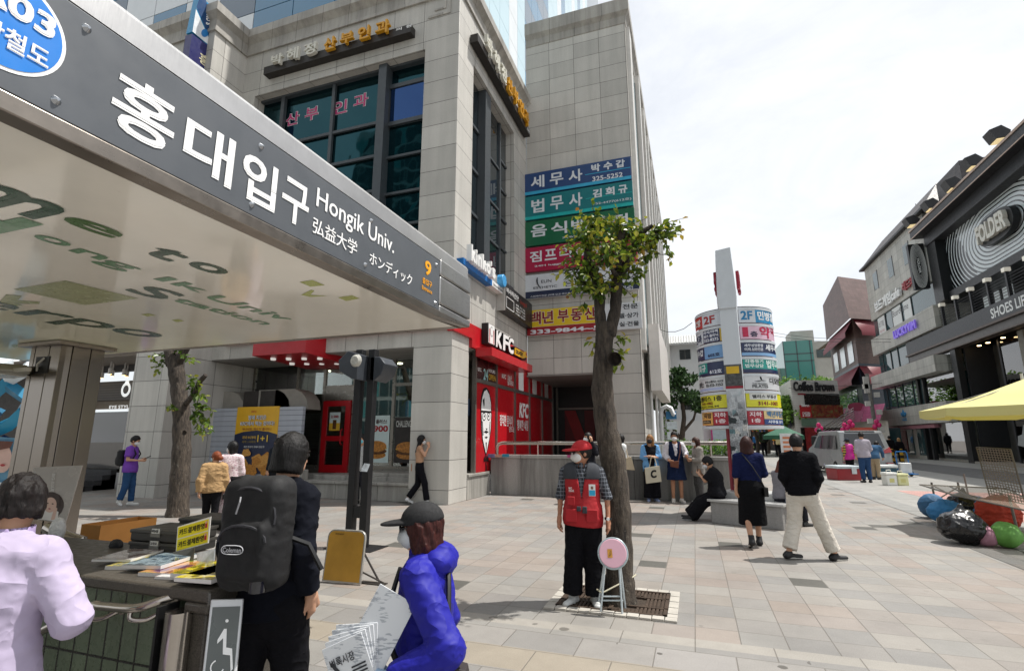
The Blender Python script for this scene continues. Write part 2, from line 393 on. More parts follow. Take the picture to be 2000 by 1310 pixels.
# front window: recessed frame + panes
win = bpart("front_window", m_frame, [(-9.12, CY + .12, 7.3, -8.82, CY + .62, 13.9), (-14.3, CY + .30, 13.82, -7.335, CY + .55, 13.9), (-7.4, CY + .42, 7.3, -7.335, CY + .6, 13.9)]
    + [(-11.15, CY + .34, 7.3, -11.03, CY + .44, 13.82), (-13.35, CY + .30, 7.3, -13.2, CY + .44, 13.82)]
    + [(-13.2, CY + .36, z - .05, -9.12, CY + .44, z + .05) for z in (11.95, 10.74, 9.5, 8.4)] + [(-8.82, CY + .36, z - .07, -7.4, CY + .46, z + .07) for z in (13.16, 11.78)] + [(-8.82, CY + .38, z - .04, -7.4, CY + .46, z + .04) for z in (10.58, 9.3, 8.2)]
    + [(-14.3, CY + .36, z - .04, -13.35, CY + .44, z + .04) for z in (12.6, 10.0)])
bpart("pane", m_teal, [(-14.3, CY + .46, 7.3, -9.12, CY + .5, 13.82)], win); bpart("pane", m_teal, [(-8.82, CY + .48, 7.3, -7.4, CY + .52, 11.72)], win)
bpart("pane", m_teal, [(-8.82, CY + .48, 13.22, -7.4, CY + .52, 13.82)], win); bpart("pane", m_teal2, [(-8.78, CY + .40, 11.86, -7.42, CY + .43, 13.08)], win)
mk_red = M('#b0336a', .5, 0, .05); mk_white = M('#d9dadb', .5, 0, .04)
for i, (c, x, z) in enumerate((("산", 558, 248), ("부", 595, 238), ("인", 650, 226), ("과", 690, 213))):
    bl = PY(x, z, CY + .455); text("window_lettering", c, bl - Vector((.012, 0, .012)), bl + Vector((.60, 0, .52)), (0, -1, 0), mk_white, win, .06); text("window_lettering", c, bl, bl + Vector((.58, 0, .5)), (0, -1, 0), mk_red, win, .025, lift=.012)
# side window
sx = CX - .35
sw = bpart("side_window", m_frame, [(sx - .1, 15.0, 7.3, CX - .08, 15.5, 13.9), (sx - .05, 17.0, 7.3, sx + .06, 17.12, 13.9)] + [(sx - .05, 13.73, z - .05, sx + .05, 15.0, z + .05) for z in (12.2, 10.6, 9.0)] + [(sx - .05, 15.5, z - .04, sx + .04, 17.0, z + .04) for z in (11.9, 10.2, 8.7)] + [(sx - .05, 17.12, z - .04, sx + .04, 17.85, z + .04) for z in (12.4, 11.2, 10, 8.8)]
    + [(sx - .12, 13.73, 7.25, CX - .02, 17.85, 7.33)])
bpart("pane", m_sideglass, [(sx - .04, 13.73, 7.3, sx - .01, 15.0, 13.9)], sw); bpart("pane", m_sideglass, [(sx - .04, 15.5, 7.3, sx - .01, 17.85, 13.9)], sw)
# raised square ornament near the corner
orn = MB()
for x0, z0, x1, z1 in ((-7.25, 14.98, -6.45, 15.06), (-6.53, 15.06, -6.45, 15.60), (-7.02, 15.2, -6.62, 15.26), (-6.68, 15.26, -6.62, 15.5)): orn.box(x0, CY - .03, z0, x1, CY + .01, z1)
orn.build("ornament", gc, bld)
# glass curtain wall of the tower standing back above the podium
tow = thing("glass_tower", "tall tower of pale and blue glass panels rising behind the granite podium", "tower", (-14, 24, 16.6))
m_tblue = glass_dark("tower_blue", '#2f6f92', .05, .02, .9); m_tpale = M('#cfd4d6', .18, 0, .04, 1, spec=.8); m_tpb = glass_dark("tower_pale", '#aec9d2', .06, .02, .9); m_tline = M('#4f6470', .4, .2, .05); m_tdk = glass_dark("tower_shade", '#536575', .08, .02, .8)
tb = MB(); tb.box(-40, 14.82, 16.6, -8.55, 60, 70); tb.build("core", m_tdk, tow)
pl = MB()
for zi in range(0, 22):
    for xi in range(0, 14):
        z0 = 16.62 + zi * 1.9; x0 = -8.6 - (xi + 1) * 2.2
        bluezone = -17.6 < x0 + 1.1 < -8.6 and zi < 12
        pl.box(x0 + .02, 14.78, z0 + .02, x0 + 2.18, 14.81, z0 + 1.88, 0 if bluezone else (1, 0, 2)[(xi + zi * 2) % 3] if xi % 2 == 0 else 1)
pl.build("panel", [m_tblue, m_tpale, m_tdk], tow)["kind"] = "stuff"
ps = MB()
for zi in range(0, 26):
    for yi in range(0, 24):
        z0 = 16.62 + zi * 1.9; y0 = 14.85 + yi * 1.5
        k = 1 if yi % 4 == 2 else (0 if yi < 6 or yi % 5 else 2)
        if 8 <= yi <= 11 : k = 2 if zi % 2 else 3
        ps.box(-8.54, y0 + .012, z0 + .012, -8.50, y0 + 1.488, z0 + 1.888, k)
ps.build("side_panel", [m_tpb, m_tpale, m_tblue, m_tdk], tow)["kind"] = "stuff"
rl = MB()
for x in np.arange(-17.2, -8.6, 2.9): rl.box(x, 13.2, 16.67, x + .06, 13.26, 17.35)
rl.box(-17.3, 13.2, 17.3, -7.0, 13.26, 17.36); rl.build("roof_railing", m_frame, tow)
# wing side facade (faces the street): windows, pilasters
for i in range(9):
    y0 = 21.2 + i * 2.7
    o = bpart("wing_window", m_alu, [(-1.70, y0, 5.6, -1.60, y0 + .12, 18.6), (-1.70, y0 + 1.5, 5.6, -1.60, y0 + 1.62, 18.6)])
    bpart("pane", m_sideglass if i % 2 else m_tpb, [(-1.70, y0 + .12, 5.6, -1.64, y0 + 1.5, 18.6)], o)
bpart("wing_pilaster", M('#c6c4bf', .5, 0, .08), [(-1.684, 19.75, 5.0, -1.52, 20.55, 19.2)] + [(-1.684, 23.0 + i * 2.7, 5.0, -1.45, 23.6 + i * 2.7, 19.2) for i in range(8)])
bpart("wing_soffit", m_soffit, [(-8.0, 19.53, 4.12, -2.80, 24.0, 4.176)])
bpart("passage_wall", M('#17181a', .35, 0, .1), [(-8, 24.0, 0, -1.7, 24.3, 4.12)])
NR = bpart("passage_window", m_alu, [(-6.1, 23.9, 3.05, -2.8, 24.0, 3.13), (-3.95, 23.9, 0, -3.85, 24.0, 4.1), (-6.12, 23.9, 0, -6.04, 24.0, 4.1)])
nm = MB(); nm.m = 0
for q in (((-5.72, .6), (-5.25, .6), (-5.25, 3.0), (-5.72, 3.0)), ((-4.78, .6), (-4.32, .6), (-4.32, 3.0), (-4.78, 3.0))): nm.face([(x, 23.93, z) for x, z in q])
nm.face([(x, 23.925, z) for x, z in ((-5.72, 3.0), (-5.20, 3.0), (-4.32, .6), (-4.84, .6))], None, 1)
nm.build("letter_mark", [M('#5d1016', .5), M('#8e1219', .45)], NR)
# ---------------- ground floor shopfront (front side)
m_steel = M('#8b857d', .32, .8, .08); m_int = M('#5b5650', .8, 0, .3, 1.2); m_glass = glass_thin("shop_glass")
KR = M('#b1121d', .38, 0, .05, coat=.2); KR2 = M('#a30f1b', .42, 0, .06); KW = M('#e4e4e2', .45, 0, .03); KB = M('#0d0d0e', .5, 0, .02)
bpart("shop_interior", m_int, [(-14.9, 17.2, .6, -6.4, 17.3, 4.3), (-14.9, 14.5, .55, -6.4, 17.2, .6), (-14.9, 14.5, 4.24, -6.4, 17.2, 4.3), (-15.0, 14.4, .55, -14.9, 17.3, 4.3)])
bpart("shop_soffit", m_soffit, [(-14.9, CY + .02, 4.2, -7.335, 14.5, 4.229)])
sf = bpart("shop_window", m_steel, [(-14.9, 14.36, .6, -6.5, 14.46, .85)] + [(x, 14.36, .85, x + .1, 14.46, 4.2) for x in (-14.9, -12.95, -11.82, -10.6, -9.1, -7.9, -6.6)] + [(-9.0, 14.37, 3.35, -6.6, 14.45, 3.45), (-11.72, 14.37, 2.95, -10.6, 14.45, 3.45)])
for a, b in ((-14.8, -12.95), (-12.85, -11.82), (-10.5, -9.1), (-9.0, -7.9), (-7.8, -6.6)): bpart("pane", m_glass, [(a, 14.40, .85, b, 14.41, 4.2)], sf)
bpart("pane", m_glass, [(-11.72, 14.40, 3.45, -10.6, 14.41, 4.2)], sf)
dr = bpart("shop_door", KR, [(-11.70, 14.30, .62, -11.52, 14.38, 2.93), (-10.80, 14.30, .62, -10.62, 14.38, 2.93), (-11.52, 14.30, .62, -10.80, 14.38, .86), (-11.52, 14.30, 2.75, -10.80, 14.38, 2.93), (-11.52, 14.30, 1.62, -10.80, 14.38, 1.78)])
bpart("pane", m_glass, [(-11.52, 14.33, .86, -10.80, 14.335, 1.62)], dr); bpart("pane", m_glass, [(-11.52, 14.33, 1.78, -10.80, 14.335, 2.75)], dr)
hd = MB(); hd.tube([(-10.86, 14.29, 1.5), (-10.86, 14.20, 1.55), (-10.86, 14.20, 1.95), (-10.86, 14.29, 2.0)], .022); hd.build("handle", KR, dr)
ctr = MB(); ctr.box(-10.2, 16.3, .6, -6.6, 16.9, 1.7, 0); ctr.box(-10.2, 17.0, 1.9, -6.6, 17.19, 2.3, 0)
for i in range(4): ctr.box(-10.1 + i * .9, 16.9, 2.5, -9.35 + i * .9, 17.0, 3.1, 1)
for i in range(3): ctr.box(-14 + i * 1.5, 15.6, .6, -13.3 + i * 1.5, 16.3, 1.35, 0)
ctr.build("shop_counter", [M('#3d2a24', .6, 0, .3), M('#31425c', .4, 0, .6, 6, emit=.25)], bld)
for i in range(7):
    l = MB(); x, y = (-14.2 + i * 1.2, 15.2 + (i % 2) * .8); l.lathe([(0, 4.20), (.11, 4.20), (.11, 4.235)], (x, y, 0), 12); l.build("downlight", M('#fff0d0', .5, 0, 0, emit=6.0), bld)
# poster panels on the glass
def poster(nm_, cx0, cx1, z0, z1, y, fn, parent=sf):
    b = MB(); b.box(cx0, y - .004, z0, cx1, y, z1, 0); fn(b, cx0, cx1, z0, z1, y - .006); return b.build(nm_, [M('#cfe0df', .4, 0, .05), M('#a8131d', .5), M('#b87a34', .6, 0, .5, 18), M('#5d3a1c', .7, 0, .5, 20), M('#15130f', .5, 0, .4, 8), M('#e0b43a', .5)], parent)
def burger(b, x0, x1, z0, z1, y, dark=False):
    w, h = x1 - x0, z1 - z0
    for i, (zz, ww, hh, mm) in enumerate(((.16, .8, .08, 2), (.24, .86, .07, 3), (.30, .88, .04, 5), (.34, .84, .12, 2))):
        pts = [(x0 + w * (.5 + ww * .5 * math.cos(a)), y - .002 * (i + 1), z0 + h * (zz + hh * math.sin(a))) for a in np.linspace(0, 2 * math.pi, 20)[:-1]]
        b.face(pts[::-1] if False else pts, None, mm)
poster("poster", -10.05, -9.15, .95, 2.42, 14.39, burger)
bp = poster("poster", -8.95, -7.95, .95, 2.35, 14.385, burger); bp.data.materials[0] = M('#2a2320', .5, 0, .4, 5)
text("lettering", "5,900", (-9.98, 14.38, 1.88), (-9.2, 14.38, 2.1), (0, -1, 0), M('#a8131d', .5), bp, .04); text("lettering", "CHALLENGE", (-8.9, 14.37, 2.05), (-8.3, 14.37, 2.25), (0, -1, 0), M('#d0d0cc', .5), bp, .03)
text("lettering", "폭그 플러스!", (-9.95, 14.38, 2.16), (-9.25, 14.38, 2.30), (0, -1, 0), M('#4b2020', .5), bp, .03)
dp = poster("door_poster", -11.42, -11.0, 1.95, 2.55, 14.325, lambda b, x0, x1, z0, z1, y: (b.box(x0, y, z0, x1, y + .003, z0 + .25, 5), b.box(x0 + .14, y - .003, z0 + .05, x1 - .14, y, z0 + .35, 3)), dr)
text("lettering", "2,500", (-11.36, 14.31, 2.35), (-11.06, 14.31, 2.45), (0, -1, 0), M('#a8131d', .5), dp, .04)
# stepped granite ledges, ramp cheek and steps
ld = MB(); ld.box(-11.0, 12.75, 0, -7.335, 13.2, .42); ld.box(-11.0, 12.70, .42, -7.335, 13.25, .50); ld.box(-11.0, 13.2, .0, -7.335, 14.36, .62); ld.box(-9.6, 13.25, .62, -7.335, 14.36, .72)
ld.prism([(-11.0, 12.72, 0), (-11.0, 12.72, .78), (-11.2, 12.72, .8), (-13.0, 12.72, .25), (-13.0, 12.72, 0)], (0, .28, 0))
for i in range(4): ld.box(-12.9, 13.05 + i * .32, 0, -11.0, 14.36, .15 * (i + 1))
ld.box(-14.9, 13.9, 0, -12.9, 14.36, .6); ld.build("entrance_steps", G4, bld, bevel=.012)
bs = MB(); bs.box(CX - .8, 13.73, 0, CX + .02, 15.44, .62); bs.box(CX - .8, 13.735, .62, CX + .06, 15.3, .70); bs.build("base_ledge", G4, bld, bevel=.01)
# side shopfront: red film with mullions
ss = bpart("side_shop_window", m_alu, [(CX - .12, y, .7, CX + .0, y + .1, 4.33) for y in (14.26, 16.05, 17.95, 19.75, 21.6, 23.4)] + [(CX - .11, 14.36, 3.38, CX - .01, 23.4, 3.50), (CX - .6, 13.73, .7, CX - .5, 14.26, 4.3)] + [(CX - .12, 14.26, .62, CX, 23.5, .70)])
fb = MB(); wal = ((14.36, 16.05), (16.15, 17.95), (18.05, 19.75), (19.85, 21.6), (21.7, 23.4))
for i, (a, b) in enumerate(wal):
    fb.box(CX - .08, a, .7, CX - .05, b, 3.38, 0); fb.box(CX - .08, a, 3.5, CX - .05, b, 4.33, 1 if i == 0 else 0)
    if i >= 2: fb.box(CX - .05, a + .45, 3.5, CX - .046, a + 1.05, 4.33, 2)
fb.box(CX - .4, 13.73, .7, CX - .38, 14.26, 4.3, 3); fb.build("red_panel", [KR, M('#3b0d10', .3, 0, .3, 2), KW, m_sideglass], ss)
NX = (1, 0, 0); xs = CX - .048
def sidetext(body, a, b, mat, bold=.03, par=ss, lift=.004, slant=0., xx=xs): return text("lettering", body, PX(*a, xx), PX(*b, xx), NX, mat, par, bold, lift=lift, slant=slant)
sidetext("24", (944, 741), (953, 722), M('#9fd0cf', .5)); sidetext("OPEN", (954, 741), (968, 734), M('#c09a2a', .5)); sidetext("HOURS", (954, 726), (967, 724), KW); sidetext("KFC", (933, 724), (940, 719), KW)
sidetext("KFC", (980, 738), (988, 732), KW, .05, slant=.1); sidetext("오늘은\n딜리버리", (991, 752), (1002, 735), KW, .03)
sidetext("정직한 음식이", (976, 831), (1001, 812), KW, .02); sidetext("만드는", (994, 843), (1005, 833), KW, .02); sidetext("KFC", (1014, 815), (1031, 789), KW, .05, slant=.12); sidetext("행복한 내일", (1010, 840), (1031, 821), KW, .02)
# portrait of an old man: a plain face in line art built on the red panel
fc = MB()
def fpoly(pts, m, lift):
    q = [Vector((xs + lift, 14.72 + u * 1.02, 1.15 + v * 2.15)) for u, v in pts]; n = (q[1] - q[0]).cross(q[2] - q[0])
    fc.face(q if n.x > 0 else q[::-1], None, m)
def ell(cx, cz, rx, rz, a0=0, a1=360, n=20): return [(cx + rx * math.cos(R(a)), cz + rz * math.sin(R(a))) for a in np.linspace(a0, a1, n)[:(-1 if a1 - a0 == 360 else None)]]
fpoly([(.08, .56), (.04, .72), (.1, .86), (.25, .97), (.5, 1.0), (.75, .95), (.92, .82), (.97, .6), (.93, .38), (.8, .22), (.62, .06), (.52, .0), (.42, .06), (.22, .22), (.12, .38)], 1, .004)
fpoly([(.14, .58), (.1, .7), (.18, .84), (.32, .93), (.52, .965), (.74, .9), (.88, .78), (.91, .6), (.88, .4), (.76, .24), (.6, .1), (.52, .04), (.44, .1), (.26, .24), (.18, .4)], 0, .008)
for p in ([(.2, .80), (.3, .70), (.36, .74), (.34, .84)], [(.1, .62), (.9, .63), (.9, .66), (.1, .65)], ell(.32, .565, .15, .06), ell(.70, .575, .15, .06), [(.46, .40), (.62, .40), (.56, .37)], [(.30, .345), (.5, .37), (.72, .35), (.52, .325)], [(.38, .27), (.52, .285), (.66, .275), (.52, .25)], [(.47, .2), (.57, .2), (.54, .08), (.5, .08)], [(.16, .5), (.22, .5), (.3, .3), (.24, .3)], [(.85, .5), (.8, .5), (.74, .32), (.78, .3)]): fpoly(p, 1, .010)
for p in (ell(.32, .565, .115, .045), ell(.70, .575, .115, .045)): fpoly(p, 0, .012)
for p in (ell(.33, .572, .05, .016), ell(.69, .58, .05, .016), [(.34, -.02), (.48, .02), (.48, -.06), (.34, -.08)], [(.54, .02), (.72, -.02), (.72, -.08), (.54, -.06)], [(.49, -.03), (.54, -.03), (.57, -.2), (.49, -.2)]): fpoly(p, 1, .014)
fc.build("face_emblem", [KW, KB], ss)
# red fascia bands and projecting canopy
bands = bpart("red_fascia", KR, [(CX - .5, 13.73, 4.34, CX + .10, 19.1, 5.03), (CX - .1, CY - .10, 4.60, CX + .10, 13.73, 5.03), (-14.3, CY - .10, 4.66, CX - .1, CY - .0, 5.03), (CX + .10, 14.0, 4.10, CX + .62, 18.1, 4.36)])
rc = MB(); rc.prism([(-12.53, 11.95, 4.15), (-10.55, 11.95, 4.15), (-10.2, 13.0, 4.0), (-10.2, 14.3, 3.95), (-12.53, 14.3, 4.05)], (0, 0, .9)); rc.build("red_entrance_canopy", KR2, bld)
for i in range(8):
    l = MB(); x, y = -12.1 + (i % 4) * .5, 12.35 + (i // 4) * .8 + (i % 4) * .1; l.lathe([(0, -.03), (.075, -.03), (.085, .06)], (x, y, 4.10 - (y - 11.95) * .045), 14); l.build("spotlight", M('#d8d5d0', .4, 0, 0, emit=.5), bld)
for x, y in ((-1.5, 20.8), (-1.42, 22.4), (-1.5, 26)): wg = MB(); wg.tube([(x, y, 0), (x, y, 5.2)], .06); wg.build("drain_pipe", M('#c9c9c6', .4, .2, .08), bld)
tag(bpart("banner_box", M('#c9c4bf', .4, 0, .05), [(-1.45, 20.3, 3.5, -1.05, 27.5, 6.1)], None), "long white side sign box projecting from the street corner of the granite building", "sign")
hb = thing("hoarding", "pale grey clapboard hoarding with rounded vents above, between left tree and shop door", "hoarding", (-13.6, 12.9, 0)); YH = 12.9
hwm = stone("hoarding_boards", '#a9adb6', 30, .16, speck=.02, stain=.1, jc='#6f727a', vary=.02); b = MB(); b.box(-15.7, YH, .3, -11.3, YH + .12, 2.66); b.build("board_wall", hwm, hb)
for x in (-15.3, -13.4, -12.7): b = MB(); b.prism([(x + u, YH + .3, z) for u, z in ((0, 2.6), (0, 3.25), (.75, 3.25), (1.05, 3.12), (1.25, 2.9), (1.32, 2.6))], (0, .6, 0)); b.box(x - .6, YH + .28, 2.6, x, YH + .9, 3.22, 1); b.build("vent_hood", [M('#8d8880', .6, 0, .1), M('#2e2926', .6)], hb)
cp = thing("chicken_poster", "yellow and navy poster with Korean lettering and fried chicken pieces on the hoarding", "poster", (-13.1, YH, 1.6)); px0, px1, pz0, pz1 = PY(458, 860, YH).x, PY(541, 860, YH).x, PY(500, 925, YH).z, PY(500, 794, YH).z; pw_, ph_ = px1 - px0, pz1 - pz0; b = MB(); b.box(px0, YH - .012, pz0, px1, YH, pz1, 0)
b.face([(px0 + pw_ * u, YH - .015, pz0 + ph_ * v) for u, v in ((0, 0), (1, 0), (1, .58), (.8, .62), (.5, .64), (.2, .62), (0, .58))], None, 1)
prr = random.Random(4)
for i in range(16):
    cx, cz, r_ = px0 + pw_ * (.08 + .84 * prr.random()), pz0 + ph_ * (.04 + .22 * prr.random() * (1 if i < 11 else 1.5)), pw_ * (.10 + .05 * prr.random()); b.face([(cx + r_ * (1 + .2 * math.sin(3 * a + i)) * math.cos(a), YH - .018 - .002 * i, cz + r_ * .7 * (1 + .2 * math.cos(4 * a + i)) * math.sin(a)) for a in np.linspace(0, 6.28, 15)[:-1]], None, 2 + i % 2)
b.build("printed_sheet", [M('#d9a514', .45, 0, .05), M('#0f1c3d', .45, 0, .05), M('#b5792f', .7, 0, .35, 22), M('#c68f45', .7, 0, .35, 26)], cp)
for t_, u0, v0, u1, v1, m_ in (("밤에 치킨은", .30, .80, .72, .87, 'w'), ("KFC에서 먹는 것이다!", .12, .71, .92, .78, 'w'), ("하나시면...하나 더 줍니다..!", .18, .64, .86, .68, '#7d1c1c'), ("저녁 9시부터", .2, .51, .52, .56, '#d9b04a'), ("1+1", .56, .47, .80, .57, '#e0bb3a'), ("새벽 1시까지", .2, .45, .52, .49, '#8d7a3a'), ("치킨 한조각 구매시 한조각", .26, .38, .74, .41, 'w'), ("KFC", .36, .91, .48, .94, '#a8131d')):
    bl_ = (px0 + pw_ * u0, YH - .02, pz0 + ph_ * v0); tr_ = (px0 + pw_ * u1, YH - .02, pz0 + ph_ * v1)
    if m_ == 'w' and v0 > .6: text("lettering", t_, bl_, tr_, (0, -1, 0), M('#1b2b60', .5), cp, .08)
    text("lettering", t_, bl_, tr_, (0, -1, 0), KW if m_ == 'w' else M(m_, .5), cp, .02, lift=.009)
# ================================================================== shop left of the granite pillar
lf = thing("glasses_shop", "dark fronted glasses shop in the recess left of the granite pillar, with black steps", "shop", (-18, 13, 0))
mdk = M('#2b2827', .5, 0, .1); mlv = stone("louvre", '#57524e', 30, .09, speck=.03, stain=.05, jc='#2d2a28')
bpart("shop_wall", mlv, [(-24, 12.9, 3.05, -12.85, 13.1, 3.75)], lf); bpart("header", mdk, [(-24, 11.6, 4.36, -12.85, 13.2, 4.6), (-24, 12.7, 4.1, -12.85, 13.0, 4.36)], lf); bpart("ceiling_panel", M('#8d857d', .7), [(-24, 11.3, 4.30, -12.85, 12.7, 4.352)], lf)
bpart("door_post", mdk, [(-18.75, 12.85, 0, -18.55, 13.05, 3.05), (-13.0, 12.85, 0, -12.85, 13.05, 3.05)], lf); bpart("transom", M('#6d6152', .6), [(-18.55, 12.98, 2.75, -13.6, 13.02, 3.05)], lf)
bpart("interior", M('#3a2c22', .7, 0, .4, 1.5), [(-18.5, 14.5, .5, -12.9, 14.6, 3.0), (-18.4, 13.4, .5, -14.5, 14.0, 1.15)], lf)
dsp = MB()
for i in range(6):
    for k in range(2): dsp.box(-18.3 + k * .45, 14.42, 1.15 + i * .24, -17.95 + k * .45, 14.5, 1.32 + i * .24, 0)
dsp.build("display_shelf", M('#c59b5e', .5, 0, .2, emit=.25), lf)
fr = MB(); fr.box(-18.5, 12.9, .62, -18.43, 12.96, 2.72); fr.box(-18.43, 12.9, 2.65, -13.6, 12.96, 2.72); fr.build("light_frame", M('#e8eef2', .4, 0, 0, emit=.6), lf); bpart("pane", m_glass, [(-18.43, 12.93, .6, -13.6, 12.94, 2.65)], lf)
ph = MB(); cx, cz = -16.35, 1.62
ph.face([(cx + .62 * math.cos(R(a + 22.5)), 13.1, cz + .75 * math.sin(R(a + 22.5))) for a in range(0, 360, 45)], None, 0); ph.face([(cx + .42 * math.cos(R(a + 22.5)), 13.095, cz + .52 * math.sin(R(a + 22.5))) for a in range(0, 360, 45)], None, 1)
for i in range(4):
    x = cx - .28 + i * .18; ph.face([(x - .06, 13.09, cz - .35), (x + .06, 13.09, cz - .35), (x + .05, 13.09, cz + .12), (x - .05, 13.09, cz + .12)], None, 2); ph.face([(x + .035 * math.cos(a), 13.088, cz + .18 + .05 * math.sin(a)) for a in np.linspace(0, 6.28, 10)[:-1]], None, 3)
ph.build("octagon_poster", [M('#b0624f', .6), M('#4c7f8c', .5), M('#151414', .6), M('#caa48d', .6)], lf)
def sheetpx(pl, pts): return [on(pl, *p) for p in pts]
text("lettering", "SCANDAL", PY(210, 826, 13.05), PY(268, 810, 13.05), (0, -1, 0), M('#a58a2d', .5), lf, .05); text("lettering", "EYE STYLING", PY(213, 798, 12.85), PY(270, 790, 12.85), (0, -1, 0), M('#f0f0f0', .4, emit=.4), lf, .03)
lg = MB()
for a0 in range(24):
    a, b = R(a0 * 15), R(a0 * 15 + 15); c0 = Vector((-16.75, 12.84, 3.42))
    lg.face([c0 + Vector((r_ * math.cos(q) , 0, r_ * 1.1 * math.sin(q))) for r_, q in ((.14, a), (.24, a), (.24, b), (.14, b))])
lg.box(-16.83, 12.84, 3.66, -16.67, 12.86, 3.74); lg.build("ring_logo", M('#eef3f5', .4, emit=.5), lf)
sg = MB(); sg.box(-22, 11.15, 4.38, -16.9, 11.2, 4.75); sg.build("light_sign", M('#f2f6f8', .4, emit=.8), lf)
for x, y in ((-18.0, 12.0), (-16.4, 12.0), (-18.1, 12.4), (-16.9, 12.4), (-16.3, 12.4), (-17.9, 12.7), (-16.6, 12.7)):
    l = MB(); l.lathe([(.0, 3.86), (.06, 3.86), (.065, 4.05), (.03, 4.1), (.02, 4.32)], (x, y, 0), 10); l.lathe([(0, 3.855), (.05, 3.855)], (x, y, 0), 10, 1); l.build("track_light", [M('#c9c5c0', .4), M('#ffd98a', .5, emit=7.0)], lf)
st = MB()
for i in range(4): st.box(-19.5, 11.9 + i * .25, 0, -16.6, 12.85, .16 * (i + 1))
st.build("black_steps", M('#39383a', .7, 0, .1), lf); st = MB(); st.prism([(-17.5, 11.3, 0), (-17.5, 11.3, .75), (-16.5, 11.3, .80), (-16.5, 11.3, 0)], (0, .5, 0)); st.build("step_cheek", M('#4a4b50', .7, 0, .1), lf)
bpart("far_wall", M('#4b4643', .7, 0, .15), [(-45, 12.8, 0, -19.2, 13.0, 4.36), (-45, 11.3, 4.36, -24.0, 12.9, 15.6)], lf)
for o in lf.children:
    if o.name.split('.')[0] != 'lettering': o.location.x -= 2.4
# blue and white hexagon frames and posters at the far left edge
hx = thing("hexagon_display", "white and blue hexagon frame display with a face poster at the left edge", "display", tuple(PD(20, 900, 9.2).to_2d()) + (0,))
def hxp(pts, col, r=.13):
    b = MB(); b.tube([PD(x, y, 9.2) for x, y in pts], r, 4); b.build("hexagon_bar", M(col, .4, 0, .05), hx)
hxp([(-40, 690), (15, 712), (20, 742), (62, 715)], '#cfd6da'); hxp([(20, 742), (-5, 765), (-40, 760)], '#1f86ad'); hxp([(20, 755), (55, 780), (48, 800)], '#1c7396', .11); hxp([(50, 800), (20, 828), (-30, 850)], '#2f96bd'); hxp([(-5, 800), (-30, 830)], '#1b5f80'); hxp([(0, 862), (40, 878), (62, 860)], '#1c2a57')
b = MB(); q = [PD(x, y, 9.0) for x, y in ((-40, 1010), (18, 1010), (30, 855), (-40, 850))]; b.face(q, None, 0); f_ = lambda x, y, d=8.97: PD(x, y, d)
b.face([f_(3 + 20 * math.cos(a), 893 + 30 * math.sin(a)) for a in np.linspace(0, 6.28, 20)[:-1]], None, 1); b.face([f_(-14, 860, 8.95), (f_(26, 862, 8.95)), f_(20, 874, 8.95), f_(-10, 880, 8.95)], None, 2); b.face([f_(5 + 5 * math.cos(a), 908 + 2.5 * math.sin(a), 8.95) for a in np.linspace(0, 6.28, 10)[:-1]], None, 3)
b.face([f_(-40, 1005, 8.94), f_(12, 1005, 8.94), f_(17, 942, 8.94), f_(-40, 940, 8.94)], None, 4)
for y in (952, 968, 984):
    for x in (0, 9): b.face([f_(x + 4 * math.cos(a), y + 3.4 * math.sin(a), 8.92) for a in np.linspace(0, 6.28, 12)[:-1]], None, 5)
b.build("poster", [M('#5e93b3', .4), M('#d3b1a6', .5), M('#6b4238', .6), M('#a8323a', .5), M('#dfe9ec', .4), M('#3a5a72', .4)], hx)
b = MB(); b.box(q[0].x, q[0].y, 0, q[1].x + .1, q[1].y + .3, .5); b.build("plinth", M('#4a4744', .7), hx)
# ================================================================== subway entrance canopy
cpy = thing("entrance_canopy", "steel subway entrance canopy with grey name panel and pale green lettered ceiling", "canopy", (-5.5, 2, 2.7))
def brushed(name, col, rough=.3, metal=.9, sc=(2, 2, 90), amt=.12):
    m, t = newmat(name); v = t.n("ShaderNodeTexCoord").outputs["Object"]
    s = t.noise(t.n("ShaderNodeMapping", {"Vector": v, "Scale": sc}).outputs[0], 4, 4, .7); g_ = t.noise(v, 2.2, 5, .65)
    c = t.mix(lin(col), t.rng(g_, .3, .7, 1 - amt, 1 + amt), 1.0, 'MULTIPLY'); c = t.mix(c, t.rng(s, .3, .7, .96, 1.04), 1.0, 'MULTIPLY')
    t.done(c, t.rng(s, .3, .7, rough - .05, rough + .08), metal); return m
m_br = brushed("brushed_steel", '#bdbcbb', .36, .85, (2, 90, 2)); m_rim = brushed("dull_steel", '#8d857c', .3, .9, (2, 2, 2))
m_fas = M('#55595e', .42, .1, .05, 3); m_fw = M('#f2f2f1', .4, 0, .02); m_org = M('#f2a81d', .4, 0, .02)
FX, FY0, FY1, FYE, ZB, ZT = -2.131, -1.2, 4.07, 4.765, 2.80, 3.28
mb = MB()
prof = [(FX, 3.285), (FX, 3.40), (FX - .02, 3.428), (FX - .07, 3.44), (FX - .6, 3.5), (-9.3, 3.5), (-9.3, 2.84), (FX - .03, 2.84)]
mb.prism([(x, FY0, z) for x, z in prof[:6]] + [(-9.3, FY0, 3.285)], (0, FYE - FY0 - .06, 0)); mb.build("roof", m_br, cpy)
mb = MB(); mb.box(FX - .04, FY0, ZB + .012, FX, FY1, ZT); mb.build("name_panel", m_fas, cpy, bevel=.003)
mb = MB(); mb.prism([(FX - .09, FY0, 2.735), (FX - .09, FY1, 2.74), (FX - .09, FYE - .02, 2.785), (FX - .09, FYE - .02, ZB + .008), (FX - .09, FY0, ZB + .008)], (.096, 0, 0)); mb.box(-9.3, FYE - .10, 2.785, FX - .09, FYE - .02, 2.80); mb.box(-9.3, FY0, 2.80, FX - .045, FYE - .06, 2.83); mb.build("rim", m_rim, cpy, bevel=.006)
mb = MB()
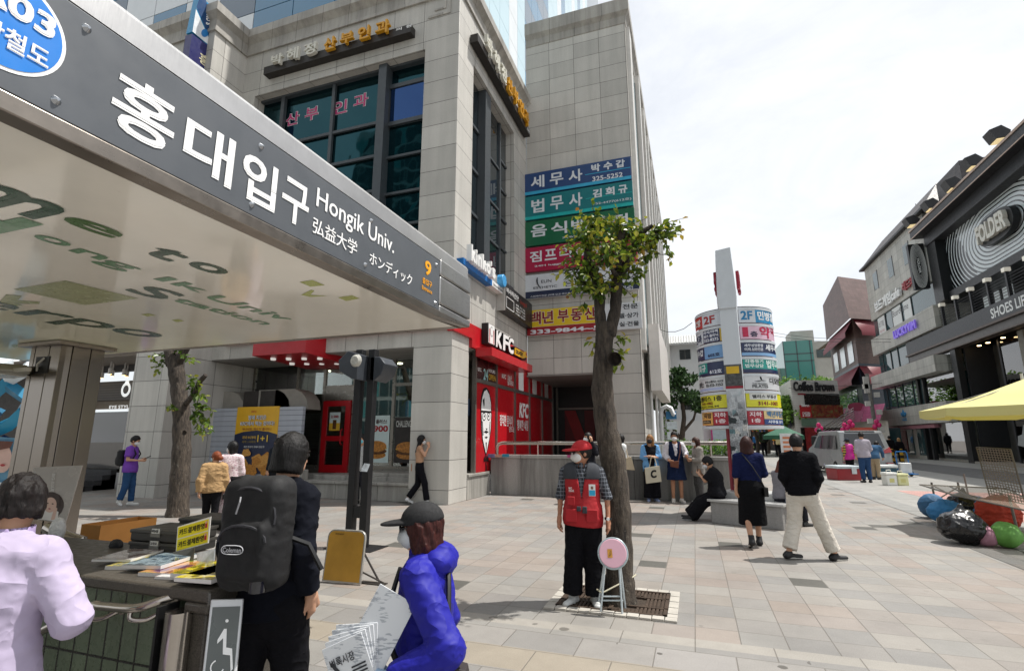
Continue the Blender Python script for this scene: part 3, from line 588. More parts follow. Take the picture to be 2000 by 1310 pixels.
for z0, z1 in ((2.79, 2.86), (2.875, 3.135), (3.15, 3.30)): mb.box(FX - .10, FY1 + .008, z0, FX + .008, FYE, z1); mb.box(-9.3, FYE - .06, z0 + .012 if z0 < 2.8 else z0, FX - .10, FYE, z1)
mb.build("end_panel", brushed("brushed_end", '#a5a4a2', .3, .85, (2, 2, 70)), cpy, bevel=.012)
for y, z in ((1.08, 3.22), (1.03, 2.87), (1.95, 3.22), (1.93, 2.87), (2.98, 3.22), (2.94, 2.87), (4.0, 3.22), (4.0, 2.86), (.2, 3.2)):
    b = MB(); b.lathe([(.0, .016), (.006, .015), (.012, .008), (.018, .0)], (FX, y, z), 12, ax='x'); b.build("panel_bolt", M('#a9acb0', .2, .9, .05), cpy)
def fas(body, a, b, mat=m_fw, bold=.02): return text("lettering", body, PX(*a, FX), PX(*b, FX), NX, mat, cpy, bold, lift=.003)
def fasz(body, y0, z0, y1, z1, mat=m_fw, bold=.02): return text("lettering", body, (FX, y0, z0), (FX, y1, z1), NX, mat, cpy, bold, lift=.003)
for c, y0, y1 in (("홍", 1.205, 1.47), ("대", 1.52, 1.79), ("입", 1.845, 2.08), ("구", 2.125, 2.34)): fasz(c, y0, 2.885, y1, 3.15, bold=.025)
fasz("Hongik Univ.", 2.40, 3.035, 3.29, 3.20, bold=.012); fasz("弘益大学", 2.385, 2.895, 2.83, 3.0, bold=.01); fasz("ホンディック", 2.98, 2.89, 3.58, 2.99, bold=.01)
fasz("9", 3.79, 3.07, 3.90, 3.20, m_org, .03); fasz("출입구", 3.755, 2.975, 3.925, 3.03, m_org, .02); fasz("Entrance", 3.75, 2.92, 3.93, 2.955, m_org, .01)
ov = MB()
for r_, k, lf_ in ((.185, 0, .002), (.172, 1, .004)): ov.face([(FX + lf_, .845 + r_ * math.cos(a), 3.06 + r_ * math.sin(a)) for a in np.linspace(0, 2 * math.pi, 48)[:-1]], None, k)
ov.build("line_disc", [m_fw, M('#0a78d0', .4, 0, .02)], cpy)
fasz("A03", .74, 3.08, .985, 3.17, bold=.04).location.x += .004; fasz("공항철도", .72, 2.955, .985, 3.035, bold=.03).location.x += .004
# glossy printed ceiling
def ceil_mat():
    m, t = newmat("printed_ceiling"); v = t.n("ShaderNodeTexCoord").outputs["Object"]
    c = t.mix(lin('#fbf6ea'), lin('#eeeecb'), t.rng(t.n("ShaderNodeSeparateXYZ", {"Vector": v}).outputs[0], 1.4, -2.2, 0, 1)); c = t.mix(c, t.rng(t.noise(v, 1.1, 5, .6), .3, .7, .93, 1.05), 1., 'MULTIPLY')
    c = t.mix(c, lin('#a99880'), t.rng(t.noise(t.n("ShaderNodeMapping", {"Vector": v, "Scale": (9, 1.2, 1)}).outputs[0], 6, 5, .7), .68, .8, 0, .55))
    t.done(c, .09, 0., t.noise(v, .8, 2), .003, **{"Specular IOR Level": .6}); return m
mb = MB(); mb.box(-9.2, FY0, 2.79, FX - .09, FYE - .10, 2.80); mb.build("ceiling_panel", ceil_mat(), cpy)
gdk, gmd, glt, gyl, gol = M('#1b4a33', .25), M('#567a47', .25), M('#6f9a76', .25), M('#b2b95e', .25), M('#b0b68a', .25)
CZ = 2.788
def soff(body, y0, x0, y1, x1, mat, bold=.02, italic=0.):
    mb = MB(); add_text(mb, body, (x0, y0, CZ), (0, y1 - y0, 0), (x1 - x0, italic, 0), (0, 0, -1), bold); return mb.build("lettering", mat, cpy, weld=False)
soff("m", 1.20, -3.22, 1.56, -2.90, gdk, .035); soff("e", 1.60, -3.11, 1.875, -2.95, gmd, .03); soff("t", 2.07, -3.17, 2.27, -2.93, gdk, .03); soff("o", 2.33, -3.12, 2.58, -2.94, gdk, .03)
soff("H", 1.20, -3.62, 1.62, -3.24, glt, .04); soff("o", 1.70, -3.52, 1.87, -3.40, glt, .025); soff("n", 1.92, -3.56, 2.10, -3.44, glt, .025); soff("g", 2.10, -3.67, 2.32, -3.48, glt, .025)
soff("Ik", 2.50, -3.62, 2.88, -3.46, glt, .025); soff("Univ", 2.98, -3.72, 3.85, -3.52, glt, .025); soff("S", 2.62, -4.12, 2.92, -3.78, gdk, .03); soff("tation", 2.95, -4.05, 3.95, -3.88, glt, .03)
soff("verpo", 1.9, -6.0, 4.05, -5.45, gdk, .02); soff("We", .3, -3.25, 1.05, -2.9, gdk, .035)
def soffpoly(pts, mat, nm_="ceiling_print"):
    b = MB(); q = [G(*p, CZ) for p in pts]; n = (q[1] - q[0]).cross(q[2] - q[0]); b.face(q if n.z < 0 else q[::-1]); return b.build(nm_, mat, cpy)
soffpoly([(585, 551), (610, 547), (635, 557), (606, 560)], gyl); soffpoly([(660, 581), (688, 577), (703, 583), (676, 588)], gyl); soffpoly([(588, 576), (608, 566), (614, 568), (606, 576), (640, 578), (606, 580)], gyl)
soffpoly([(26, 565), (128, 548), (270, 583), (165, 596)], gol); soffpoly([(0, 588), (12, 575), (43, 578), (34, 587), (78, 589), (77, 594), (34, 593), (45, 597), (12, 597)], M('#a4ab72', .25))
soffpoly([(275, 614), (290, 612), (305, 616), (288, 618)], gyl); soffpoly([(335, 625), (348, 623), (360, 627), (345, 629)], gyl); soffpoly([(22, 674), (40, 672), (42, 676), (24, 678)], gol)
# steel column
m_colm = M('#89827a', .24, .95, 0)
mb = MB(); mb.box(-7.62, 3.78, 2.745, -6.85, 4.42, 2.786); mb.build("column_plate", m_rim, cpy, bevel=.005)
mb = MB(); cx0, cx1, cy0, cy1 = -7.50, -6.95, 3.86, 4.34
for a, b in ((0, .14), (.16, .62), (.64, 1)): mb.box(cx0 + (cx1 - cx0) * a, cy0, 0, cx0 + (cx1 - cx0) * b, cy0 + .06, 2.745); mb.box(cx1 - .06, cy0 + .06 + (cy1 - cy0 - .06) * a, 0, cx1, cy0 + .06 + (cy1 - cy0 - .06) * b, 2.745)
mb.box(cx0 + .015, cy0 + .015, 0, cx1 - .015, cy1, 2.744, 1); mb.build("column", [m_colm, M('#221f1c', .6)], cpy, bevel=.004)
mb = MB(); mb.box(-7.36, 3.852, 2.42, -7.12, 3.862, 2.62, 0); mb.tube([(-7.3, 3.85, 2.45), (-7.26, 3.82, 2.52), (-7.2, 3.85, 2.6)], .012, 6, m=1); mb.build("wire_box", [KB, M('#c9c5bc', .6)], cpy)
fl = thing("floodlight", "pale grey floodlight on a short arm fixed to the steel canopy column", "light", (-7.4, 3.8, 2.45))
mb = MB(); mb.prism([(-8.05, 3.72, 2.50), (-7.55, 3.52, 2.52), (-7.42, 3.50, 2.44), (-7.45, 3.5, 2.40), (-8.1, 3.7, 2.40), (-8.15, 3.74, 2.43)], (.12, .3, 0)); mb.build("housing", M('#a6a296', .5, .2, .1), fl, bevel=.015)
mb = MB(); mb.box(-8.05, 3.62, 2.385, -7.45, 3.86, 2.398); mb.build("lens", M('#d5d2c6', .25, 0, .1), fl); mb = MB(); mb.box(-7.45, 3.66, 2.42, -7.12, 3.70, 2.46); mb.build("arm", M('#bdb8ac', .5, .2, .1), fl)
# ================================================================== stairwell parapet with magazine counter
wl = thing("stairwell_wall", "green tiled stairwell parapet topped by a dark speckled granite counter", "wall", (-3.5, 2.1, 0))
m_ctop = stone("dark_granite", '#4b463f', 40, 40, speck=.5, stain=.1, rough=.4, vary=0); m_tile = stone("green_tiles", '#6c7863', .105, .31, ox=-2.30, oz=.02, mort=.006, speck=.04, stain=.35, rough=.3, jc='#2c2b26', vary=.10)
mb = MB(); mb.box(-6.6, 1.86, .945, -2.06, 2.52, 1.0); mb.box(-2.2, 1.86, .90, -2.06, 2.52, .945); mb.build("counter_top", m_ctop, wl, bevel=.012)
mb = MB(); mb.box(-6.6, 1.90, 0, -2.28, 2.45, .944); mb.build("tiled_wall", m_tile, wl); mb = MB(); mb.box(-2.28, 1.88, 0, -2.08, 2.47, .90); mb.build("end_post", m_ctop, wl, bevel=.01)
m_chr = brushed("tube_steel", '#b3aca4', .18, .95, (3, 3, 3), .08)
mb = MB(); mb.box(-2.285, 1.80, 0, -2.27, 1.9, .93, 1); mb.lathe([(.055, 0), (.055, .912), (.0, .914)], (-2.20, 1.845, 0), 24, 0); mb.build("corner_guard", [m_chr, KB], wl)
hr = thing("handrail", "polished steel handrail sloping down the green tiled stairwell wall", "handrail", (-2.6, 1.84, .8))
def pw(x, y, Y=1.80): return PY(x, y, Y)
a = [pw(30, 1262), pw(105, 1220), pw(178, 1183), pw(200, 1183), pw(262, 1187), pw(290, 1180), pw(305, 1174)]; a[-1].y = 1.89; a[-2].y = 1.84; a[0] = a[1] + (a[1] - a[2]) * 3
mb = MB(); mb.tube(curve(a, 7), .019, 16); mb.build("rail", m_chr, hr)
for (x0, y0, x1, y1) in ((168, 1203, 200, 1200), (255, 1205, 290, 1200)):
    p = pw(x0, y0 - 10); q = pw(x1, y1); mb = MB(); mb.tube(curve([p, p + Vector((.008, .0, -.028)), (p + q) / 2 + Vector((0, .035, -.035)), q + Vector((-.015, .075, -.01)), q + Vector((0, .10, 0.0))]), .011, 12); mb.lathe([(.0, 1.885), (.026, 1.885), (.026, 1.9)], (q.x, 0, q.z), 16, ax='y'); mb.build("bracket", m_chr, hr)
mb = MB(); e = a[-1]; mb.lathe([(.0, 1.88), (.034, 1.88), (.034, 1.9)], (e.x, 0, e.z), 18, ax='y'); mb.build("wall_flange", m_chr, hr)
# things on the counter
def mag(x, y, z, w_, h_, rz, cols, n, label):
    th = thing("magazine", label, "magazine", (x, y, z), R(rz), "magazines laid out on the counter"); th_ = .006 * n
    b = MB(); b.box(-w_ / 2, -h_ / 2, 0, w_ / 2, h_ / 2, th_, 0); b.build("pages", M('#d8d6d2', .5, 0, .05), th, local=True, bevel=.001)
    m, t = newmat("magazine_cover"); v = t.n("ShaderNodeTexCoord").outputs["Object"]
    f = t.noise(t.n("ShaderNodeMapping", {"Vector": v, "Location": (x * 3, y * 7, 0)}).outputs[0], 9, 3, .6); r = t.n("ShaderNodeValToRGB", {"Fac": f}); e_ = r.color_ramp.elements; e_[0].position = .38; e_[1].position = .62
    e_[0].color, e_[1].color = lin(cols[0]), lin(cols[2]); q = e_.new(.5); q.color = lin(cols[1]); t.done(r.outputs["Color"], .12, **{"Coat Weight": .6})
    b = MB(); b.face([(-w_ / 2, -h_ / 2, th_ + .0006), (w_ / 2, -h_ / 2, th_ + .0006), (w_ / 2, h_ / 2, th_ + .0006), (-w_ / 2, h_ / 2, th_ + .0006)]); b.build("cover", m, th, local=True)
for a_ in ((-2.99, 2.16, .21, .27, 18, ('#c9c3bd', '#7a5f55', '#dcdad6'), 2, "white magazine with a dark red picture at the far end of the magazine row"),
    (-2.83, 2.13, .21, .28, 16, ('#d9c228', '#4b5a60', '#c9b830'), 3, "yellow and grey magazine beside the lilac shirt's elbow"), (-2.68, 2.11, .21, .28, 14, ('#3f5566', '#9fb0b8', '#2b3439'), 3, "blue grey magazine between the yellow and the purple covers"),
    (-2.53, 2.09, .21, .28, 12, ('#5d2b57', '#c6872d', '#5f8f3e'), 3, "purple orange and green patterned magazine in the middle of the row"), (-2.40, 2.07, .20, .27, 10, ('#c7c6c4', '#b98c84', '#dfdedc'), 2, "white magazine with a pink face beside the patterned cover"),
    (-2.285, 2.05, .19, .26, 8, ('#d3c016', '#4a4a28', '#e0cf2c'), 3, "yellow magazine with dark figures in front of the picture cards"), (-2.19, 2.0, .20, .26, 6, ('#d8d5cc', '#d9c51f', '#b9b8b2'), 3, "white and yellow magazine nearest the counter corner")):
    mag(a_[0], a_[1], 1.001 + .02 * (int(a_[0] * 20) % 2), a_[2], a_[3], a_[4], a_[5], a_[6], a_[7])
BX0, BX1, BZ = PY(250, 1092, 2.3).x, PY(341, 1098, 2.3).x, (PY(300, 1036, 2.3).z - 1.0) / 2
def boxcase(name, label, z, y0, lid, txt=None, x0=None, x1=None):
    x0, x1 = x0 or BX0, x1 or BX1; hw = (x1 - x0) / 2
    t_ = thing(name, label, "box", ((x0 + x1) / 2, y0 + .12, z), R(4)); b = MB(); b.box(-hw, -.12, 0, hw, .14, BZ - .005); b.build("case", M('#2c2a27', .45, 0, .1, coat=.1), t_, local=True, bevel=.008)
    b = MB(); b.box(-hw - .005, -.124, BZ - .02, hw + .005, .145, BZ); b.build("lid", M('#3b3935', .4, 0, .1, coat=.1), t_, local=True, bevel=.005)
    if txt:
        b = MB(); b.box(-.03, -.126, .03, .04, -.1245, .078, 0); pp = b.build("window", M('#6d6c66', .25), t_, local=True); b = MB(); b.box(-.02, -.129, .05, .035, -.1265, .076); b.build("paper_label", M('#d4d3cd', .6), t_, local=True)
        text("lettering", txt, (-.016, -.1295, .055), (.031, -.1295, .071), (0, -1, 0), KB, t_, .01, local=True, lift=.001)
boxcase("storage_box", "lower black storage box of the stack standing on the counter", 1.001, 2.3, 0, "교차로"); boxcase("storage_box", "black storage box with paper label lying on top of the lower one", 1.003 + BZ, 2.3, 0, "벼룩시장"); boxcase("storage_box", "rear black storage box behind the stack, showing only its lid", 1.03 + BZ, 2.58, 0, None, BX0 + .03, BX1 + .06)
# yellow card-payment sign on a wire stand
ys = thing("payment_sign", "yellow sign with two lines of black lettering welcoming card payment beside the black boxes", "sign", (-2.4, 2.3, 1.0))
yp = [PY(343, 1078, 2.25), PY(407, 1060, 2.30), PY(412, 1008, 2.30), PY(347, 1028, 2.25)]
O = yp[0]; U = yp[1] - yp[0]; V = yp[3] - yp[0]; N = U.cross(V).normalized()
b = MB(); b.prism([p for p in yp], N * -.004); b.build("board", M('#e4e2da', .4, 0, .03), ys)
for f in (0.04, .52):
    b = MB(); b.prism([O + U * x + V * y + N * .002 for x, y in ((.03, f), (.97, f), (.97, f + .44), (.03, f + .44))], N * -.0015); b.build("yellow_strip", M('#ecd80f', .35, 0, .03), ys)
    b = MB(); add_text(b, "카드결제환영", O + U * .08 + V * (f + .10) + N * .004, U * .78, V * .24, N, .03); b.build("lettering", KB, ys, weld=False)
    b = MB(); q = O + U * .91 + V * (f + .24) + N * .004; b.prism([q + U * x + V * y for x, y in ((-.035, -.12), (.03, -.12), (.03, .05), (-.035, .05))], N * -.001, 0); b.face([q + N * .001 + U * (.04 * math.cos(k)) + V * (.10 + .05 * math.sin(k)) for k in np.linspace(0, 6.28, 12)[:-1]], None, 1); b.build("small_figure", [M('#b8262a', .5), M('#d9a98c', .5)], ys)
b = MB(); b.tube([O + U * .5 + V * .3 - N * .012, O + U * .5 + Vector((0, .02, -.08))], .004, 6); b.build("stand", KB, ys)
for nm_, px, cols, lab in (("picture_card", ((337, 1110), (377, 1098), (380, 1068), (337, 1078)), ('#4d4a3a', '#c8b22b'), "dark picture card with yellow corner leaning under the yellow sign"), ("picture_card", ((385, 1108), (417, 1106), (420, 1071), (384, 1079)), ('#c6ced2', '#2f4a66'), "pale picture card with a drawn dark haired head under the yellow sign")):
    q = [PY(*p, 2.19 + i * .01) for i, p in enumerate(px)]; N_ = (q[1] - q[0]).cross(q[3] - q[0]).normalized(); r_ = thing(nm_, lab, "card", q[0], 0, None); b = MB(); b.prism(q, N_ * -.003); b.build("card", M(cols[0], .35, 0, .35, 14), r_)
    b = MB(); U_, V_ = q[1] - q[0], q[3] - q[0]
    if cols[1] == '#c8b22b': b.prism([q[0] + U_ * x + V_ * y + N_ * .001 for x, y in ((.04, .6), (.35, .6), (.35, .75), (.04, .75))], N_ * -.0005)
    else: b.face([q[0] + U_ * (.5 + .28 * math.cos(k)) + V_ * (.58 + .3 * math.sin(k)) + N_ * .001 for k in np.linspace(0, 6.28, 14)[:-1]]); b.face([q[0] + U_ * (.55 + .2 * math.cos(k)) + V_ * (.42 + .24 * math.sin(k)) + N_ * .002 for k in np.linspace(0, 6.28, 14)[:-1]], None, 1)
    b.build("printed_picture", [M(cols[1], .4), M('#c5b5ac', .5)], r_)
# poster, plastic bag, steel loop, cardboard box, black bag
ps_ = thing("portrait_poster", "grey poster of a young woman with hand on cheek behind the lilac shirt", "poster", (-3.6, 2.5, 1.0))
q = [PY(55, 1012, 2.5), PY(127, 1022, 2.55), PY(154, 907, 2.6), PY(65, 912, 2.55)]; N_ = (q[1] - q[0]).cross(q[3] - q[0]).normalized(); U_, V_ = q[1] - q[0], q[3] - q[0]; q[2] = q[2] - N_ * (q[2] - q[0]).dot(N_)
b = MB(); b.prism(q, N_ * -.008); b.build("board", M('#a9a29c', .25, 0, .06), ps_, bevel=.002)
def pp_(pts, m, l, b): b.face([q[0] + U_ * x * (1 + .22 * y) + V_ * y + N_ * l for x, y in pts], None, m)
b = MB(); pp_([(.32 + .34 * math.cos(k) + .22, .3 + .26 * math.sin(k)) for k in np.linspace(0, 6.28, 18)[:-1]], 0, .002, b); pp_([(.24, .02), (.8, .02), (.78, .2), (.5, .28), (.26, .2)], 2, .0025, b); pp_([(.54 + .16 * math.cos(k), .31 + .145 * math.sin(k)) for k in np.linspace(0, 6.28, 18)[:-1]], 1, .003, b); pp_([(.62, .03), (.72, .05), (.74, .26), (.66, .30)], 1, .0036, b)
for x in (.47, .6): pp_([(x + .028 * math.cos(k), .335 + .012 * math.sin(k)) for k in np.linspace(0, 6.28, 10)[:-1]], 0, .004, b)
pp_([(.54 + .035 * math.cos(k), .235 + .013 * math.sin(k)) for k in np.linspace(0, 6.28, 10)[:-1]], 3, .004, b); pp_([(.36, .34), (.44, .45), (.62, .46), (.72, .36), (.7, .28), (.78, .3), (.74, .52), (.44, .54), (.32, .4)], 0, .0045, b)
b.build("portrait", [M('#3a2a26', .5), M('#cfae9f', .5), M('#d8d4d0', .5), M('#9c5058', .5)], ps_)
b = MB(); add_text(b, "BIG ISSUE", q[0] + U_ * .56 + V_ * .92 + N_ * .003, V_ * -.36, U_ * .09, N_, .02); b.build("lettering", M('#d9d6d2', .4), ps_, weld=False)
pb = MB(); q0 = PY(112, 1035, 2.35); pb.ball(q0, .075, 14, sq=(.8, .5, 1.1)); o = pb.build("plastic_bag", M('#c9c9c7', .3, 0, .25, 14, .02, 30), None); tag(o, "crumpled pale plastic bag beside the lilac shirt's shoulder", "bag")
lp = MB(); q0 = PY(122, 1046, 2.6); lp.tube([q0 + Vector((-.25, .05, .03)), q0, PY(158, 1056, 2.62), PY(160, 1075, 2.62) + Vector((0, 0, -.1)), PY(160, 1085, 2.62) + Vector((0, 0, -.5))], .042, 14); tag(lp.build("steel_barrier_tube", m_chr), "thick bent steel tube barrier end behind the counter", "barrier")
cb = thing("cardboard_box", "open orange cardboard box behind the magazine counter", "box", (-4.3, 3.4, .0)); q = [G(133, 1085, .75), G(208, 1082, .75)]; b = MB(); x0, x1, y0, y1 = q[0].x, q[1].x, 3.0, 3.45
b = MB()
for bb in ((x0, y0, .55, x1, y0 + .012, .98), (x0, y1, .55, x1, y1 + .012, .98), (x0, y0 + .012, .55, x0 + .012, y1, .98), (x1 - .012, y0 + .012, .55, x1, y1, .98), (x0, y0, .54, x1, y1, .55)): b.box(*bb)
b.build("carton", M('#c98a45', .75, 0, .12, 3), cb); b = MB(); b.box(x0 + .03, y0 + .05, 0, x1 - .03, y1 - .05, .54); b.build("crate_below", M('#5b5148', .8), cb)
bk = MB(); q0 = PY(225, 1075, 2.40); bk.ball(q0 + Vector((0, 0, -.03)), .09, 14, sq=(1.1, .7, .75)); bk.ball(q0 + Vector((.03, -.02, .04)), .05, 12, sq=(1, .6, .7)); tag(bk.build("black_bag", M('#17171a', .6, 0, .3, 20, .02, 30)), "small crumpled black bag on the counter beside the storage boxes", "bag")
# elevator guide board
eb = thing("guide_board", "grey standing board with white wheelchair symbol pointing to the lift", "sign", (-1.85, 1.95, 0))
q = [PY(395, 1310, 1.78), PY(470, 1310, 1.86), PY(476, 1168, 1.92), PY(412, 1170, 1.84)]
q[0] = q[3] + (q[0] - q[3]) * 3.0; q[1] = q[2] + (q[1] - q[2]) * 3.0; q[0].z = q[1].z = 0.02
U_, V_ = q[2] - q[3], q[0] - q[3]; L_ = V_.length; N_ = V_.cross(U_).normalized()
b = MB(); b.prism([q[3], q[2], q[2] + V_, q[3] + V_], N_ * -.02); b.build("frame", M('#c9cacb', .35, .3, .05), eb, bevel=.004)
fr_ = lambda x, y, l=.003: q[3] + U_ * x + V_ * y + N_ * l
b = MB(); b.prism([fr_(.08, .03), fr_(.92, .03), fr_(.92, .97), fr_(.08, .97)], N_ * -.002); b.build("panel", M('#5a5f5d', .3, 0, .08), eb)
def ring(b, cx, cy, r0, r1, a0, a1, s, m=None, n=20):
    for i in range(n):
        t0, t1 = R(a0 + (a1 - a0) * i / n), R(a0 + (a1 - a0) * (i + 1) / n); b.face([fr_(cx + r_ * math.cos(t_), cy + r_ * math.sin(t_) * s, .006) for r_, t_ in ((r0, t0), (r1, t0), (r1, t1), (r0, t1))], None, m)
b = MB(); s_ = U_.length / L_
ring(b, .42, .255, .17, .21, 20, 250, s_); ring(b, .56, .085, 0, .05, 0, 360, s_)
for pts in (((.50, .115), (.58, .115), (.62, .185), (.80, .19), (.88, .265), (.82, .275), (.76, .215), (.54, .21), (.50, .15), (.34, .17), (.34, .155)),): b.face([fr_(x, y, .0065) for x, y in pts])
b.build("wheelchair_symbol", m_fw, eb)
for i, (l_, y) in enumerate((("엘리베이터", .355), ("이용안내", .42), ("Information", .47))):
    b = MB(); add_text(b, l_, fr_(.2, y, .005), U_ * .62, V_ * -.05, N_, .02); b.build("lettering", m_fw, eb, weld=False)
# ================================================================== signboards on the building
def board(name, label, p0, p1, y, base, extra=(), group=None, depth=.16):
    """flat box sign on a wall facing the camera side; p0/p1 = bottom-left/top-right (x, z)"""
    s = thing(name, label, "sign", ((p0[0] + p1[0]) / 2, y, p0[1]), 0, group); b = MB(); b.box(p0[0], y, p0[1], p1[0], y + depth, p1[1]); b.build("board", base, s, bevel=.006); return s
WY = 19.28
def W(x, y): return PY(x, y, WY)
grp = "long shop signs on the granite wing"
def strip(s, x0, z0, x1, z1, mat, y=WY): b = MB(); b.box(x0, y - .004, z0, x1, y + .001, z1); return b.build("colour_strip", mat, s)
def st_(s, body, a, b, mat, bold=.03, y=WY, lift=.006): return text("lettering", body, PY(*a, y), PY(*b, y), (0, -1, 0), mat, s, bold, lift=lift)
s1 = board("shop_sign", "navy blue sign at the top of the column of wall signs", (-6.21, 11.82), (-1.70, 12.80), WY, M('#24406f', .35, 0, .05), group=grp); strip(s1, -6.21, 11.82, -1.70, 11.96, M('#2e9ac0', .4)); strip(s1, -3.55, 12.30, -1.72, 12.33, M('#2e9ac0', .4))
SW = M('#cfd3d8', .4, 0, .03)
for i, c in enumerate("세무사"): st_(s1, c, (1037 + i * 37, 369 - i * 6), (1063 + i * 37, 341 - i * 6), SW)
for i, c in enumerate("박수갑"): st_(s1, c, (1155 + i * 24, 337 - i * 4.2), (1172 + i * 24, 319 - i * 4.2), SW, .05)
st_(s1, "325-5252", (1157, 355), (1216, 336), SW, .03)
s2 = board("shop_sign", "teal sign second from the top of the wall signs", (-6.20, 10.69), (-1.68, 11.75), WY, M('#0b6d72', .35, 0, .05), group=grp); strip(s2, -6.20, 10.69, -1.68, 10.83, M('#12a3a0', .4)); strip(s2, -3.55, 11.24, -1.7, 11.265, M('#12a3a0', .4))
for i, c in enumerate("법무사"): st_(s2, c, (1038 + i * 37, 417 - i * 6), (1063 + i * 37, 387 - i * 6), SW)
for i, c in enumerate("김회규"): st_(s2, c, (1158 + i * 25, 387 - i * 4), (1175 + i * 25, 368 - i * 4), SW, .05)
st_(s2, "752-4477(612호)", (1158, 402), (1233, 385), SW, .02)
s3 = board("shop_sign", "dark green sign partly covered by the tree leaves", (-6.19, 9.53), (-1.66, 10.61), WY, M('#0b5a3a', .35, 0, .05), group=grp)
for i, c in enumerate("음식백화점"): st_(s3, c, (1037 + i * 39.5, 464 - i * 5), (1068 + i * 39.5, 436 - i * 5), SW)
st_(s3, "지하 1층", (1098, 467), (1150, 456), SW)
s4 = board("shop_sign", "crimson luggage storage sign behind the tree crown", (-6.18, 8.41), (-1.62, 9.45), WY, M('#9c0f3c', .35, 0, .05), group=grp)
for i, c in enumerate("짐프리홍대"): st_(s4, c, (1035 + i * 29, 513 - i * 4), (1058 + i * 29, 489 - i * 4), SW)
st_(s4, "24H luggage", (1044, 523), (1110, 511), SW, .02); st_(s4, "Seoul Hongdae", (1150, 512), (1230, 496), SW, .02)
s5 = board("shop_sign", "white beauty salon sign with navy bottom stripe", (-6.18, 7.28), (-1.60, 8.27), WY, M('#c2c6cb', .4, 0, .04), group=grp); strip(s5, -6.18, 7.28, -1.60, 7.56, M('#1a2440', .4)); ink = M('#26282f', .5)
st_(s5, "EUN", (1057, 553), (1077, 545), ink, .01); st_(s5, "ESTHETIC", (1042, 565), (1088, 556), ink, .01); st_(s5, "은", (1103, 560), (1118, 548), ink, .01); st_(s5, "스킨케어전문 (미백·모공·여드름·작은얼굴)", (1036, 582), (1140, 568), SW, .01); st_(s5, "323-4573", (1215, 567), (1236, 557), SW, .02)
b = MB(); pts = [W(1050 + 8 * t_ - 4 * math.sin(t_ * 3), 542 + 22 * t_) for t_ in np.linspace(0, 1, 8)]; b.tube([p + Vector((0, -.02, 0)) for p in pts], [.01, .03, .035, .03, .025, .02, .015, .01], 6); b.build("swirl", ink, s5)
s6 = board("shop_sign", "yellow and white property agent sign with dark red number strip", (-6.08, 5.74), (-1.58, 6.78), WY, M('#c3c6c9', .4, 0, .04)); strip(s6, -6.08, 6.08, -3.0, 6.78, M('#d0b21c', .4, 0, .05)); strip(s6, -6.08, 5.74, -3.0, 6.07, M('#8e1a22', .4, 0, .05))
dred = M('#7c151c', .4); 
for i, (c, x) in enumerate(zip("백년부동산", (1035, 1059, 1089, 1115, 1142))): st_(s6, c, (x, 635 - (x - 1035) * .085), (x + 22, 607 - (x - 1035) * .085), SW, .06, lift=.005); st_(s6, c, (x + .5, 634 - (x - 1035) * .085), (x + 21.5, 608 - (x - 1035) * .085), dred, .035, lift=.012)
st_(s6, "333-9844~5", (1036, 653), (1172, 635), SW, .05); st_(s6, "전문", (1216, 604), (1246, 592), ink); st_(s6, "텔·상가", (1210, 622), (1247, 609), ink); st_(s6, "실·건물", (1210, 638), (1248, 626), ink)
# clinic lettering signs on the podium
def clinic(label, pts, plane, N, tp, along):
    s = thing("clinic_sign", label, "sign", pts[0]); b = MB(); b.box(pts[0][0], pts[0][1], pts[0][2], pts[1][0], pts[1][1], pts[1][2]); b.build("bar", M('#2b2724', .5, .2, .1), s, bevel=.006); return s
c1 = clinic("dark bar sign with white and gold raised letters above the big front window", ((-13.7, CY - .28, 14.42), (-7.72, CY - .0, 14.72)), 0, 0, 0, 0)
mwh, mgd = M('#c9c7bb', .45, 0, .05), M('#c8911d', .4, .1, .08)
for c, x0, x1, y0, y1, m_ in (("박", 533, 557, 133, 107, mwh), ("혜", 563, 588, 124, 95, mwh), ("정", 597, 622, 114, 85, mwh), ("산", 636, 660, 104, 74, mgd), ("부", 667, 694, 93, 64, mgd), ("인", 702, 726, 84, 53, mgd), ("과", 736, 765, 74, 41, mgd)):
    text("raised_letter", c, PY(x0, y0, CY - .3), PY(x1, y1, CY - .3), (0, -1, 0), m_, c1, .03, depth=.12, lift=0)
for c, x0, x1, y0, y1 in (("의", 773, 785, 62, 53), ("원", 793, 804, 56, 47)): text("lettering", c, PY(x0, y0, CY - .285), PY(x1, y1, CY - .285), (0, -1, 0), KW, c1, .03)
c2 = clinic("dark bar sign with white and gold raised letters on the building's sunny side", ((CX + .02, 13.35, 14.42), (CX + .3, 19.1, 14.72)), 0, 0, 0, 0)
for i, c in enumerate("박혜정산부인과"): y = 13.85 + i * .70; text("raised_letter", c, (CX + .31, y, 14.5), (CX + .31, y + .52, 15.12), NX, mwh if i < 3 else mgd, c2, .03, depth=.12, lift=0)
text("lettering", "의원", (CX + .3, 18.7, 14.48), (CX + .3, 19.0, 14.66), NX, KW, c2, .03)
